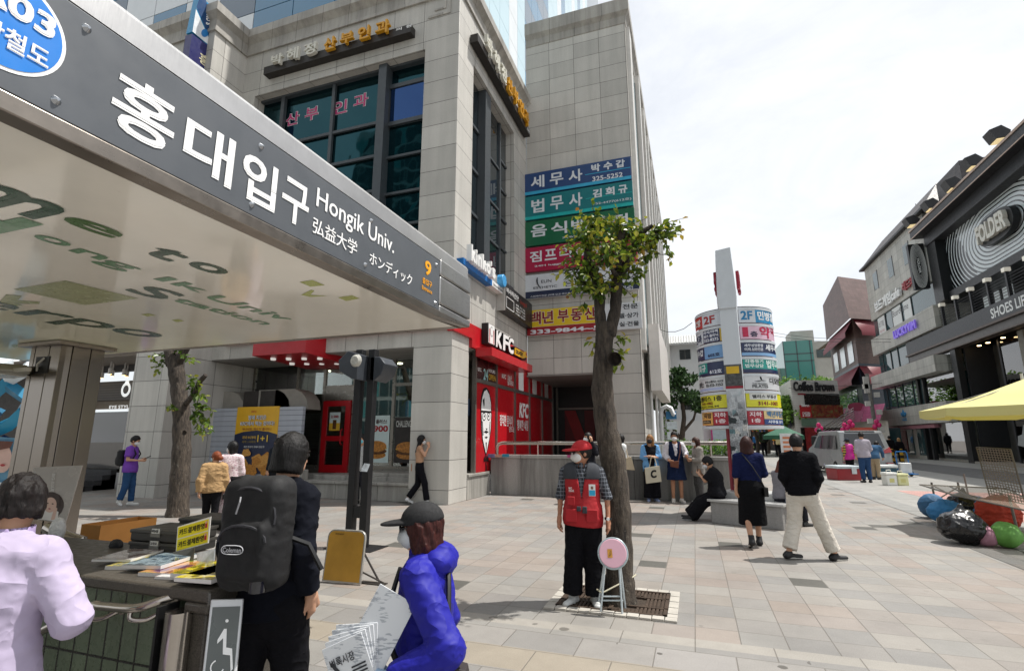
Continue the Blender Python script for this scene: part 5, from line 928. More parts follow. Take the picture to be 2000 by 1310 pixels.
# ================================================================== coffee shop corner with burgundy awnings
cbn = thing("coffee_corner_building", "dark brick coffee corner building with burgundy awnings under a tall brown shingle roof", "building", (21, 75, 0)); C0, C1, C2 = PY(1697, 860, 66), PY(1644, 860, 80), PY(1745, 860, 68)
def wallquad(b, A, B, z0, z1, m, out=0.): 
    n = Vector((B.y - A.y, A.x - B.x, 0)).normalized() * out; L_ = (B - A).length; b.face([(A.x + n.x, A.y + n.y, z0), (B.x + n.x, B.y + n.y, z0), (B.x + n.x, B.y + n.y, z1), (A.x + n.x, A.y + n.y, z1)], [(0, z0), (L_, z0), (L_, z1), (0, z1)], m)
brick = stone("dark_brick", '#5c4640', .5, .2, speck=.1, stain=.2, jc='#3a2f2b', vary=.15, offset=.5); shing = stone("brown_shingle", '#6a5450', .8, .35, speck=.12, stain=.2, jc='#41322f', vary=.14, offset=.5); navy = M('#1e2a38', .4, .1, .1); burg = M('#6d1626', .6, 0, .08)
b = MB()
for A, B in ((C1, C0), (C0, C2)): wallquad(b, A, B, 10, 15.2, 0); wallquad(b, A, B, 0, 10, 1)
b.face([(C1.x, C1.y, 15), (C0.x, C0.y, 15), (C2.x, C2.y, 15), (C2.x, C2.y + 15, 15), (C1.x, C1.y + 8, 15)], None, 0); b.build("wall", [brick, navy], cbn)
b = MB(); top = 20.6; i0, i1, i2 = C0 + Vector((-.5, 1.6, 0)), C1 + Vector((-.3, -.2, 0)), C2 + Vector((1.0, 3, 0)); o_ = Vector((-.3, -.6, 0))
b.face([(C1.x - .4, C1.y - .3, 15.0), (C0.x - .4, C0.y - .6, 15.0), (i0.x, i0.y, top), (i1.x, i1.y, top - .6)], [(0, 0), (15, 0), (14, 6), (1, 6)]); b.face([(C0.x - .4, C0.y - .6, 15.0), (C2.x, C2.y - .6, 15.0), (i2.x, i2.y, top), (i0.x, i0.y, top)], [(0, 0), (4, 0), (4, 6), (1, 6)]); b.face([(i1.x, i1.y, top - .6), (i0.x, i0.y, top), (i2.x, i2.y, top), (i2.x, i2.y + 12, top)]); b.build("shingle_roof", shing, cbn)
for zz in (14.0, 8.6):
    b = MB()
    for A, B in ((C1, C0), (C0, C2)):
        n = Vector((B.y - A.y, A.x - B.x, 0)).normalized(); q0, q1 = A + n * .9, B + n * .9; b.face([(q0.x, q0.y, zz - .5), (q1.x, q1.y, zz - .5), (B.x, B.y, zz + 1.1), (A.x, A.y, zz + 1.1)]); b.face([(q0.x, q0.y, zz - 1.0), (q1.x, q1.y, zz - 1.0), (q1.x, q1.y, zz - .5), (q0.x, q0.y, zz - .5)])
    b.build("awning", burg, cbn)
b = MB()
for f in (.12, .42, .72): A, B = C1.lerp(C0, f), C1.lerp(C0, f + .18); wallquad(b, A, B, 10.4, 12.8, 0, .06)
A, B = C1.lerp(C0, .15), C1.lerp(C0, .85); wallquad(b, A, B, 5.3, 7.3, 1, .06); b.build("window", [M('#dfe7ea', .2), m_bg], cbn); b = MB()
wallquad(b, C1, C0, 3.6, 5.1, 0, .12); wallquad(b, C0, C2, 3.6, 5.1, 0, .12); b.build("sign_band", blk2, cbn); n = Vector((C0.y - C1.y, C1.x - C0.x, 0)).normalized(); b = MB(); A, B = C1.lerp(C0, .2), C1.lerp(C0, .95); add_text(b, "The Coffee Bean", (A.x + n.x * .2, A.y + n.y * .2, 3.9), B - A, (0, 0, .95), n, .05); b.build("lettering", KW, cbn, weld=False)
# ================================================================== low white clapboard cafe
wc = thing("cafe_building", "low white clapboard cafe with black letter sign and a wide dark window", "building", (13, 64, 0)); B0, B1, B2 = PY(1556, 860, 58), PY(1650, 860, 60), PY(1530, 860, 66); clap = stone("clapboard", '#c9c7c1', 30, .22, speck=.03, stain=.12, jc='#8d8b86', vary=.03)
zt = lambda x, y, Y: PY(x, y, Y).z
T_ = zt(1600, 742, 59); b = MB(); wallquad(b, B2, B0, 0, T_, 0); wallquad(b, B0, B1, 0, T_, 0); b.face([(B2.x, B2.y, T_), (B0.x, B0.y, T_), (B1.x, B1.y, T_), (B1.x, B1.y + 10, T_), (B2.x, B2.y + 8, T_)]); b.build("wall", clap, wc); n = Vector((B1.y - B0.y, B0.x - B1.x, 0)).normalized()
b = MB(); add_text(b, "Coffee Brown", Vector((B0.x, B0.y, zt(1600, 764, 59))) + n * .2 + (B1 - B0) * .02, (B1 - B0) * .86, (0, 0, .95), n, .05, None, .1); b.build("raised_letter", blk, wc); b = MB(); wallquad(b, B0.lerp(B1, .12), B0.lerp(B1, .28), zt(1600, 771, 59), zt(1600, 768, 59), 0, .05); b.build("small_lettering", M('#8a2530', .5), wc)
b = MB(); wallquad(b, B0.lerp(B1, .25), B1, zt(1600, 792, 59), zt(1600, 768.5, 59), 0, .04); wallquad(b, B2.lerp(B0, .25), B2.lerp(B0, .85), zt(1545, 803, 60), zt(1545, 771, 60), 0, .04); wallquad(b, B0.lerp(B1, .1), B1, 0, zt(1600, 835, 59), 0, .06); b.build("window", M('#26211f', .15, 0, .2), wc)
def food():
    m, t = newmat("food_photos"); v = t.n("ShaderNodeTexCoord").outputs["Object"]; vo = t.n("ShaderNodeTexVoronoi", {"Vector": v, "Scale": 1.6}); r = t.n("ShaderNodeValToRGB", {"Fac": t.noise(v, 3.5, 5, .7)}); e = r.color_ramp.elements; e[0].position = .3; e[0].color = lin('#1d100c'); e[1].position = .75; e[1].color = lin('#b9a490'); q = e.new(.5); q.color = lin('#7c2f1d'); q = e.new(.6); q.color = lin('#55602c'); t.done(r.outputs["Color"], .4); return m
b = MB(); wallquad(b, B0.lerp(B1, .32), B1, zt(1600, 816, 59), zt(1600, 791, 59), 0, .3); b.build("food_photo_panel", food(), wc); b = MB(); wallquad(b, B0.lerp(B1, .08), B0.lerp(B1, .32), zt(1575, 816, 59), zt(1575, 792, 59), 0, .4); b.build("red_panel", M('#a01c20', .4), wc)
for t_, z, h in (("Beerun", 795, .28), ("CHICKEN", 810, .25), ("& HOF", 814, .2)): b = MB(); add_text(b, t_, Vector((B0.x, B0.y, zt(1575, z, 59))) + n * .45 + (B1 - B0) * .12, (B1 - B0) * .16, (0, 0, h), n, .03); b.build("lettering", KW, wc, weld=False)
b = MB(); wallquad(b, B0.lerp(B1, .1), B0.lerp(B1, .42), zt(1575, 832, 59), zt(1575, 818, 59), 0, .3); wallquad(b, B0.lerp(B1, .15), B0.lerp(B1, .4), 0, zt(1575, 835, 59), 1, .3); wallquad(b, B2.lerp(B0, .1), B0, zt(1545, 835, 60), zt(1545, 810, 60), 2, .3); b.build("street_sign_panel", [M('#5d7563', .5), M('#7d1c1c', .5, 0, .4, 3), M('#23224a', .5)], wc)
b = MB(); p0_, p1_ = PY(1597, 842, 55), PY(1667, 797, 57)
for k in range(5): b.tube([p0_ + Vector((0, 0, -k * .22)), p1_ + Vector((0, 0, -k * .22))], .05 if k < 2 else .025, 6)
b.build("stair_rail", m_chr, wc)
# ================================================================== teal glass office far behind, white house, other far buildings
og = thing("glass_office", "teal glass office block with pale stone side beyond the trees", "building", (22, 110, 0)); Yg = 110
tealf = glass_dark("far_teal", '#3f8078', .15, .01, .6); b = MB(); x0, x1 = PY(1531, 700, Yg).x, PY(1590, 700, Yg).x; x2 = PY(1655, 700, Yg).x; zt1 = zt(1560, 665, Yg); zt2 = zt(1600, 650, Yg)
b.box(x0, Yg, 0, x1, Yg + 15, zt1, 0); b.box(x1, Yg + .3, 0, x2, Yg + 15, zt1 - .3, 1); b.box(x0 - 6, Yg + 6, 0, x0, Yg + 16, zt(1515, 712, Yg), 1); b.box(x1 - 3, Yg + 3, zt1, x1 + 1, Yg + 9, zt2 + 1.2, 1); b.box(x1 + .6, Yg + .1, zt(1615, 697, Yg), x1 + 5.5, Yg + .4, zt(1615, 681, Yg), 2); b.build("block", [tealf, M('#a9a69f', .7, 0, .1, .6), M('#3e4a4a', .3)], og)
b = MB()
for f in (0, .45, .9): b.box(x0 + (x1 - x0) * f, Yg - .08, 4, x0 + (x1 - x0) * f + .14, Yg, zt1)
for z in (zt1 - 2.6, zt1 - 4.0, zt1 - 8.5): b.box(x0, Yg - .08, z, x1, Yg, z + .14)
b.build("mullion", m_frame, og)
wh = thing("white_house", "white plastered house with scalloped roof edge and dark windows behind the pylon sign", "house", (0, 46, 0)); Yw = 46; whm = M('#cfd0d0', .7, 0, .05, .8); xa, xb = PY(1283, 700, Yw).x, PY(1420, 700, Yw).x; zw = zt(1330, 668, Yw)
b = MB(); b.box(xa, Yw, 0, xb, Yw + 12, zw - .2); b.box(xa, Yw + 2, zw, PY(1338, 660, Yw).x, Yw + 8, zt(1310, 650, Yw)); b.build("wall", whm, wh); b = MB()
b.prism([(xa - .3, Yw - .9, zw - .35), (xb, Yw - .9, zw - .35), (xb, Yw + .6, zw + .55), (xa - .3, Yw + .6, zw + .55)], (0, .1, .12)); 
for i in range(26): x = xa - .2 + i * (xb - xa) / 26; b.tube([(x, Yw - .95, zw - .3), (x, Yw + .6, zw + .6)], .12, 6)
b.build("tile_roof", M('#bfc0bf', .6, 0, .1), wh)
for (u0, v0, u1, v1) in ((1328, 702, 1348, 682), (1330, 800, 1352, 780), (1298, 740, 1312, 722)): b = MB(); A, B = PY(u0, v0, Yw - .05), PY(u1, v1, Yw - .05); b.box(A.x, Yw - .06, A.z, B.x, Yw, B.z, 0); b.box((A.x + B.x) / 2 - .03, Yw - .09, A.z, (A.x + B.x) / 2 + .03, Yw - .06, B.z, 1); b.build("window", [M('#2a2c2e', .2), M('#4c4a48', .5)], wh)
b = MB(); A = PY(1308, 840, Yw - 1); b.box(A.x, Yw - 1.2, 0, A.x + 2.6, Yw, 3.2, 0); b.box(A.x + 3.2, Yw - .6, 0, A.x + 5.4, Yw, 3.4, 1); b.box(A.x + 3.3, Yw - .63, .2, A.x + 5.3, Yw - .6, 3.2, 2); b.build("shop_lean_to", [whm, M('#c23a86', .5), M('#a7b6bd', .2)], wh)
fb_ = thing("shop_row", "dark row of distant shopfronts closing the street behind the crowd", "shops", (8, 95, 0)); b = MB(); b.box(PY(1470, 860, 95).x, 95, 0, PY(1545, 860, 95).x, 100, 5.5, 0); b.box(PY(1395, 860, 95).x, 93, 0, PY(1465, 860, 95).x, 99, 6, 1)
for i in range(5): x = PY(1470 + i * 15, 860, 94.9).x; b.box(x, 94.8, 3, x + 1.0, 94.95, 4.2, 2 + i % 2)
b.build("shopfront", [M('#3a3735', .7, 0, .2, .5), M('#8d8a85', .7, 0, .15, .5), M('#b0572f', .5), M('#37517d', .5)], fb_)
# opposite side of the road, behind the camera: what the podium glass mirrors
ob2 = thing("office_tower", "dark teal gridded office tower across the road mirrored in the podium windows", "tower", (-12, -55, 0)); b = MB(); b.box(-60, -70, 0, 10, -52, 62, 0); b.build("block", M('#9aa6a4', .4, 0, .1, .2), ob2); b = MB()
for i in range(34):
    for k in range(16): b.face([(-60 + i * 2.05 + .1, -51.95, 2 + k * 3.7), (-60 + i * 2.05 + 1.95, -51.95, 2 + k * 3.7), (-60 + i * 2.05 + 1.95, -51.95, 5.0 + k * 3.7), (-60 + i * 2.05 + .1, -51.95, 5.0 + k * 3.7)][::-1], None, (i * 7 + k * 3) % 5 == 0 and 1 or 0)
b.build("window_band", [M('#123c42', .3, 0, .5, .3), M('#3f8a8c', .3, 0, .2, .3)], ob2, weld=False)["kind"] = "stuff"
# ================================================================== background trees, pine, hedge
for i, (x, y, dist, H, r) in enumerate(((1500, 868, 72, 9.5, 4.2), (1540, 868, 80, 10.5, 4.5), (1580, 866, 95, 12.5, 5.0), (1620, 866, 100, 13, 4.5), (1520, 868, 60, 6.5, 2.6), (1478, 868, 66, 7.5, 3.2))):
    p = PY(x, y, dist); tree("street_tree", ("full green tree just right of the pylon sign", "green tree behind the cafe's left corner", "tall green tree showing over the white cafe roof", "green tree crown between the cafe roof and the brown shingle roof", "smaller tree with visible dark stems left of the cafe", "green tree half hidden by the right half of the pylon sign")[i], (p.x, p.y, 0), H, r, 2600, .42, LEAF_FAR, "green trees at the end of the plaza", .22)
pt_ = thing("pine_tree", "dark green pine with flat layered branches before the white house", "tree", (PY(1334, 860, 34).x, 34, 0)); b = MB(); b.tube([(0, 0, 0), (-.05, 0, 1.8), (.15, 0, 3.0), (.1, 0, 5.2)], [.2, .17, .13, .06], 8); b.tube([(-.05, 0, 1.6), (-.7, 0, 2.6), (-1.1, .1, 3.6)], [.12, .1, .05], 6); b.tube([(0, 0, 2.1), (.7, 0, 2.9), (1.0, .1, 3.8)], [.12, .09, .04], 6); b.build("trunk", m_bark, pt_, local=True); b = MB()
for c, r in (((-1.1, 0, 3.9), .9), ((-.2, 0, 4.4), 1.1), ((.9, 0, 4.2), 1.0), ((-.5, .2, 5.2), .8), ((.4, 0, 5.4), .7), ((1.3, .2, 3.6), .6), ((0, 0, 5.9), .4)): cloud(b, c, r, 330, .26, (1.1, 1, .42))
b.build("crown", LEAF_PINE, pt_, local=True, weld=False); b = MB(); cloud(b, (-1.0, -.4, 2.4), .7, 90, .2, (1, 1, 1), .4, 1); b.build("low_sprig", LEAF_HEDGE, pt_, local=True, weld=False)
hg = thing("hedge", "low clipped green hedge behind the railing", "hedge", (PY(1365, 870, 24).x, 24, 0)); b = MB()
for i in range(22): cloud(b, (-1.75 + i * .165, (rng.random() - .5) * .5, 1.2 + .15 * rng.random()), .42, 110, .11, (1, 1, .9), 0, 1)
b.build("foliage", LEAF_HEDGE, hg, local=True, weld=False); b = MB(); b.box(-1.95, -.45, .0, 1.95, .45, 1.05); b.build("planter", M('#8d8a83', .8), hg, local=True)
# ================================================================== overhead wires and pole
up_ = thing("utility_pole", "concrete utility pole crowded with grey meter boxes before the pink shop", "pole", (PY(1720, 900, 44).x, 44, 0)); b = MB(); b.tube([(0, 0, 0), (-.1, 0, 6.4)], [.15, .12], 10); b.build("pole", M('#6c6a66', .8, 0, .3, 8), up_, local=True); b = MB(); b.box(-.4, -.2, 5.0, -.1, .1, 6.2)
b.build("transformer_box", M('#a9a7a2', .6), up_, local=True)
for i in range(6): b = MB(); s_ = -1 if i % 2 else 1; b.box(s_ * .32 - .15, -.2, 2.2 + i * .62, s_ * .32 + .15, .1, 2.55 + i * .62); b.build("meter_box", M('#b5b3ad', .6), up_, local=True)
for i, (a0, a1, d0, d1, lab) in enumerate((((1490, 646), (1740, 662), 60, 48, "upper overhead wire crossing the sky right of the pylon"), ((1490, 652), (1740, 668), 60, 48, "lower overhead wire crossing the sky right of the pylon"), ((1285, 720 - 78), (1352, 630), 30, 30, "thin wire from the granite building's corner to the pylon"), ((1560, 742), (1722, 748), 52, 44, "wire in front of the cafe letters"), ((1540, 757), (1722, 770), 52, 44, "sagging wire below the cafe letters"))):
    p, q = PY(*a0, d0), PY(*a1, d1); m_ = (p + q) / 2 - Vector((0, 0, .35)); b = MB(); b.tube([p, p.lerp(m_, .5) - Vector((0, 0, .09)), m_, m_.lerp(q, .5) - Vector((0, 0, .09)), q], .018, 5); tag(b.build("overhead_wire", KB), lab, "wire", "overhead wires")
# ================================================================== organic surfaces: distance fields turned into meshes
def smin(a, b, k):
    h = np.clip(.5 + .5 * (b - a) / k, 0, 1); return b + (a - b) * h - k * h * (1 - h)
def smax(a, b, k): return -smin(-a, -b, k)
def rcone(P, a, b, ra, rb, sq=None):
    a = np.asarray(a, np.float32); b = np.asarray(b, np.float32); ba = b - a; L2 = float(ba @ ba) or 1e-9
    pa = P - a; h = np.clip((pa @ ba) / L2, 0, 1)[..., None]; d = pa - ba * h
    if sq is not None: d = d / np.asarray(sq, np.float32)
    return np.sqrt((d * d).sum(-1)) - (ra + (rb - ra) * h[..., 0])
def ellip(P, c, r):
    q = (P - np.asarray(c, np.float32)) / np.asarray(r, np.float32); k = np.sqrt((q * q).sum(-1)) + 1e-6
    k2 = np.sqrt((q * q / np.asarray(r, np.float32) ** 2 * 1.0).sum(-1)) + 1e-6
    return k * (k - 1.0) / k2
def rbox(P, c, s, r):
    q = np.abs(P - np.asarray(c, np.float32)) - (np.asarray(s, np.float32) - r)
    return np.sqrt((np.maximum(q, 0) ** 2).sum(-1)) + np.minimum(q.max(-1), 0) - r
_wr = np.random.default_rng(3); _WK = _wr.normal(size=(14, 3)).astype(np.float32); _WP = _wr.uniform(0, 6.28, 14)
def wrinkle(P, sc, n=7, st=(1, 1, 1)):
    Q = P * (np.asarray(st, np.float32) * sc); o = 0
    w_ = 1.6 * np.sin(Q @ _WK[7] * .6 + 1.0)
    for i in range(n): o = o + np.sin(Q @ _WK[i] * (1 + .25 * i) + _WP[i] + w_) / (1 + .4 * i)
    return o / n * 2
def crease(P, sc, st=(1, 1, 1), n=5):
    Q = P * (np.asarray(st, np.float32) * sc); o = 0; w_ = 1.3 * np.sin(Q @ _WK[8] * .5) + .9 * np.sin(Q @ _WK[9] * .9 + 2.)
    for i in range(n): o = o + (1 - np.abs(np.sin(Q @ _WK[i + 1] * (.55 + .16 * i) + _WP[i] + w_ * (1 + .2 * i)))) ** 2.2 * (1. / (1 + .3 * i))
    return .55 - o * .55
def nets(f, lo, hi, h):
    """surface nets: returns verts, quads of f = 0 inside the box"""
    lo = np.asarray(lo, float); hi = np.asarray(hi, float); n = np.maximum(3, np.ceil((hi - lo) / h).astype(int) + 1)
    gx, gy, gz = [lo[i] + np.arange(n[i]) * h for i in range(3)]
    P = np.stack(np.meshgrid(gx, gy, gz, indexing='ij'), -1).astype(np.float32); v = f(P)
    v[0], v[-1], v[:, 0], v[:, -1], v[:, :, 0], v[:, :, -1] = [np.maximum(q, 1e-3) for q in (v[0], v[-1], v[:, 0], v[:, -1], v[:, :, 0], v[:, :, -1])]
    s = v < 0; c = s[:-1, :-1, :-1].astype(np.int8)
    for dx, dy, dz in ((0, 0, 1), (0, 1, 0), (0, 1, 1), (1, 0, 0), (1, 0, 1), (1, 1, 0), (1, 1, 1)): c = c + s[dx:n[0] - 1 + dx, dy:n[1] - 1 + dy, dz:n[2] - 1 + dz]
    act = np.argwhere((c > 0) & (c < 8))
    if not len(act): return np.zeros((0, 3)), []
    idx = -np.ones(c.shape, int); idx[tuple(act.T)] = np.arange(len(act)); acc = np.zeros((len(act), 3)); cnt = np.zeros(len(act))
    cor = [(i, j, k) for i in (0, 1) for j in (0, 1) for k in (0, 1)]; vals = {q: v[act[:, 0] + q[0], act[:, 1] + q[1], act[:, 2] + q[2]] for q in cor}
    for a in cor:
        for ax in range(3):
            if a[ax] == 0:
                b = list(a); b[ax] = 1; b = tuple(b); va, vb = vals[a], vals[b]; m = (va < 0) != (vb < 0); t = np.where(m, va / np.where(m, va - vb, 1), 0)
                p = np.array(a, float) + np.outer(t, np.eye(3)[ax]); acc[m] += p[m]; cnt[m] += 1
    V = lo + (act + acc / cnt[:, None]) * h; F = []
    for ax in range(3):
        u, w_ = [(1, 2), (2, 0), (0, 1)][ax]; sl0 = [slice(None)] * 3; sl1 = [slice(None)] * 3; sl0[ax] = slice(0, -1); sl1[ax] = slice(1, None)
        A, B = s[tuple(sl0)], s[tuple(sl1)]; e = np.argwhere(A != B); ok = (e[:, u] > 0) & (e[:, w_] > 0) & (e[:, u] < n[u] - 1) & (e[:, w_] < n[w_] - 1); e = e[ok]
        if not len(e): continue
        q = []
        for du, dw in ((-1, -1), (0, -1), (0, 0), (-1, 0)): k = e.copy(); k[:, u] += du; k[:, w_] += dw; q.append(idx[tuple(k.T)])
        q = np.stack(q, 1); fl = ~A[tuple(e.T)]; q[fl] = q[fl][:, ::-1]; F.append(q)
    return V, np.concatenate(F)
def sdfmesh(name, f, lo, hi, h, mats, parent, local=True):
    fs = f if isinstance(f, list) else [(f, lo, hi, h)]; V, F, o_ = [], [], 0
    for f_, l_, h_, st_ in fs:
        v, q = nets(f_, l_, h_, st_)
        if len(v): V.append(v); F.append(np.asarray(q) + o_); o_ += len(v)
    me = bpy.data.meshes.new(name)
    if V: V = np.concatenate(V); F = np.concatenate(F); me.from_pydata(V.tolist(), [], F.tolist())
    me.polygons.foreach_set("use_smooth", [True] * len(me.polygons))
    for m in (mats if isinstance(mats, (list, tuple)) else [mats]): me.materials.append(m)
    o = bpy.data.objects.new(name, me); COL.objects.link(o)
    if parent is not None: o.parent = parent
    return o
# ================================================================== the pollarded street trees
def trunk_tube(b, pts, rs, n=14):
    """resampled wobbly tapering limb"""
    P = [Vector(p) for p in pts]; q, r = [], []
    for i in range(len(P) - 1):
        for k in range(5): t_ = k / 5; q.append(P[i].lerp(P[i + 1], t_)); r.append(rs[i] * (1 - t_) + rs[i + 1] * t_)
    q.append(P[-1]); r.append(rs[-1]); b.tube(q, [x * (1 + .05 * math.sin(i * 2.1)) for i, x in enumerate(r)], n)
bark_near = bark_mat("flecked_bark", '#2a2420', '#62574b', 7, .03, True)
def twig_leaves(b, tw, base, tip, n, size, lo=0., hi=1., droop=.25):
    base, tip = Vector(base), Vector(tip); tw.tube([base, base.lerp(tip, .5) + rv() * .02, tip], [.006, .004, .002], 5)
    for i in range(n):
        t_ = (i + .6) / n; p = base.lerp(tip, t_); d = (tip - base).normalized() * .5 + rv() * .8 - Vector((0, 0, droop)); up = Vector((rng.normal() * .5, rng.normal() * .5, 1))
        leaf(b, p, d, up, size * (.6 + .6 * rng.random()) * (1 - .25 * t_), size * .62 * (1 - .25 * t_), lo + (hi - lo) * min(1, (.25 + .55 * t_) * (.5 + .8 * rng.random())))
YT = 5.82
def tp(x, y, dy=0.): return PY(x, y, YT + dy)
t1 = thing("street_tree", "pollarded street tree with young yellow green leaves standing in the iron grate", "tree", (tp(1206, 1175).x, YT, 0)); b = MB()
trunk_tube(b, [tp(1209, 1184), tp(1210, 1120), tp(1208, 1000), tp(1198, 900), tp(1185, 840), tp(1176, 760), tp(1180, 665), tp(1184, 630)], [.19, .145, .133, .138, .124, .12, .10, .105], 18)
trunk_tube(b, [tp(1176, 655), tp(1171, 605), tp(1171, 565), tp(1170, 545, .05)], [.07, .062, .064, .055]); trunk_tube(b, [tp(1190, 655), tp(1202, 605), tp(1204, 565), tp(1205, 520, .05), tp(1211, 470, .1), tp(1215, 452, .1)], [.075, .066, .066, .06, .045, .04])
for pts, rs in (([tp(1172, 555), tp(1156, 530, -.1), tp(1148, 508, -.15), tp(1146, 490, -.15)], [.06, .05, .045, .04]), ([tp(1203, 545), tp(1222, 520, .1), tp(1240, 480, .1), tp(1252, 455, .12), tp(1275, 440, .1)], [.06, .055, .045, .04, .02]), ([tp(1203, 530), tp(1190, 495, .15), tp(1183, 478, .2)], [.055, .05, .045]), ([tp(1206, 540), tp(1197, 530, -.15), tp(1190, 505, -.3)], [.03, .025, .02])): trunk_tube(b, pts, rs, 10)
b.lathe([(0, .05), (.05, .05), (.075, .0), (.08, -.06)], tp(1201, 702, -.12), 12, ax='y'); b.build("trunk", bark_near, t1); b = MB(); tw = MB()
ends = []
for (x, y, dy, r, n) in ((1150, 470, -.15, .38, 22), (1135, 520, -.25, .40, 18), (1165, 440, .1, .35, 16), (1215, 455, .1, .33, 14), (1262, 460, .1, .34, 18), (1290, 455, .05, .30, 15), (1185, 500, -.35, .4, 18), (1235, 490, .0, .34, 14), (1150, 555, -.2, .36, 16), (1228, 540, .0, .28, 10), (1200, 445, .3, .4, 12), (1270, 495, .1, .25, 8), (1180, 570, -.1, .25, 7)):
    c = tp(x, y, dy)
    for _ in range(int(n * 1.25)):
        v = rv(); v.z = v.z * .7 + .12; twig_leaves(b, tw, c + v * .05, c + v * r * (.5 + .6 * rng.random()), 6, .105, 0, .92)
for (x0, y0, x1, y1, n) in ((1148, 430, 1130, 404, 7), (1290, 440, 1333, 427, 9), (1300, 470, 1312, 512, 8), (1120, 530, 1096, 518, 7), (1128, 470, 1096, 480, 6), (1142, 590, 1135, 604, 7), (1215, 560, 1240, 585, 8), (1180, 670, 1140, 664, 5), (1200, 670, 1222, 655, 8), (1205, 690, 1218, 715, 8), (1195, 680, 1222, 690, 6), (1160, 676, 1155, 690, 5), (1206, 700, 1198, 722, 5), (1140, 560, 1108, 578, 8), (1205, 660, 1228, 662, 6)): twig_leaves(b, tw, tp(x0, y0), tp(x1, y1), n, .105, .1, 1.0)
b.build("crown", LEAF_NEAR, t1, weld=False)["kind"] = "stuff"; tw.build("twig", bark_near, t1)["kind"] = "stuff"
Y2 = 8.8
def tq(x, y, dy=0.): return PY(x, y, Y2 + dy)
t2 = thing("street_tree", "pollarded street tree with a sawn stub, its top hidden by the steel canopy", "tree", (tq(350, 1008).x, Y2, 0)); b = MB()
trunk_tube(b, [tq(346, 1012), tq(350, 960), tq(355, 880), tq(355, 810), tq(348, 750), tq(341, 700)], [.235, .20, .19, .18, .165, .175], 18); trunk_tube(b, [tq(338, 712), tq(330, 670), tq(322, 600), tq(318, 520)], [.15, .13, .12, .1]); trunk_tube(b, [tq(345, 712), tq(358, 690), tq(376, 650), tq(390, 590)], [.12, .095, .09, .08]); trunk_tube(b, [tq(362, 790), tq(382, 765, -.2), tq(390, 745, -.25), tq(402, 732, -.25)], [.06, .055, .055, .05])
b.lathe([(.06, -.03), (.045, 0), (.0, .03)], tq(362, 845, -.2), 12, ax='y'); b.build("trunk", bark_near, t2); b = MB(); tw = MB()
for (x0, y0, x1, y1, n, d) in ((372, 770, 402, 780, 12, -.25), (370, 760, 395, 755, 10, -.2), (378, 785, 408, 800, 12, -.25), (385, 790, 404, 840, 14, -.25), (375, 800, 398, 850, 13, -.2), (390, 810, 412, 830, 9, -.2), (328, 700, 300, 722, 9, -.1), (325, 690, 290, 692, 7, -.1), (352, 690, 375, 706, 8, -.1), (345, 795, 326, 800, 6, -.25), (355, 690, 350, 676, 8, 0), (372, 755, 380, 735, 8, -.2)):
    for k in range(2): twig_leaves(b, tw, tq(x0, y0, d), tq(x1 + 4 * rng.normal(), y1 + 4 * rng.normal(), d + .1 * rng.normal()), n, .17, .0, .72)
b.build("crown", LEAF_NEAR, t2, weld=False)["kind"] = "stuff"; tw.build("twig", bark_near, t2)["kind"] = "stuff"
# iron tree grate with stone border
gr = thing("tree_grate", "rusty iron tree grate framed by small pale stone setts", "grate", (-.9, 5.85, 0)); gm = M('#4a3d33', .75, .5, .3, 8, .004, 60); x0, x1, y0, y1 = -1.44, -.36, 5.45, 6.25; b = MB()
for k in range(9):
    for i in range(27):
        x = x0 + .03 + i * (x1 - x0 - .06) / 27; y = y0 + .04 + k * (y1 - y0 - .08) / 9
        if (x + .02 + .86) ** 2 + (y + .04 - 5.83) ** 2 > .30 ** 2: b.box(x, y, .006, x + .024, y + .078, .022)
for q in ((x0, y0, x1, y0 + .035), (x0, y1 - .035, x1, y1), (x0, y0, x0 + .035, y1), (x1 - .035, y0, x1, y1), ((x0 + x1) / 2 - .02, y0, (x0 + x1) / 2 + .02, y0 + .3), (x0, 5.66, x1, 5.685), (x0, 5.98, x1, 6.005)): b.box(q[0], q[1], .005, q[2], q[3], .026)
b.build("slotted_plate", gm, gr)["kind"] = "stuff"; b = MB(); b.box(x0, y0, .002, x1, y1, .005); b.build("soil", M('#3a2f25', .95, 0, .4, 9, .01, 50), gr); b = MB(); bw = .10
n_ = 11
for i in range(n_): w_ = (x1 - x0 + 2 * bw) / n_; [b.box(x0 - bw + i * w_ + .004, yy + .003, 0, x0 - bw + (i + 1) * w_ - .004, yy + bw - .003, .022 + .003 * (i % 2)) for yy in (y0 - bw, y1)]
for i in range(8): w_ = (y1 - y0) / 8; [b.box(xx + .003, y0 + i * w_ + .004, 0, xx + bw - .003, y0 + (i + 1) * w_ - .004, .022 + .003 * (i % 2)) for xx in (x0 - bw, x1)]
b.build("sett_border", M('#a9a49b', .8, 0, .15, 5), gr, bevel=.004)["kind"] = "stuff"
sn = MB(); sn.tube([tp(1170, 1135) + Vector((0, -.25, .0)), tp(1185, 1142) + Vector((0, -.3, 0)), tp(1206, 1134) + Vector((0, -.22, 0)), tp(1237, 1125) + Vector((0, -.02, 0)), tp(1241, 1124) + Vector((0, .05, 0))], .008, 6); tag(sn.build("tie_cord", M('#b9b39c', .8)), "thin pale cord tied round the tree trunk behind the pink stool", "cord")
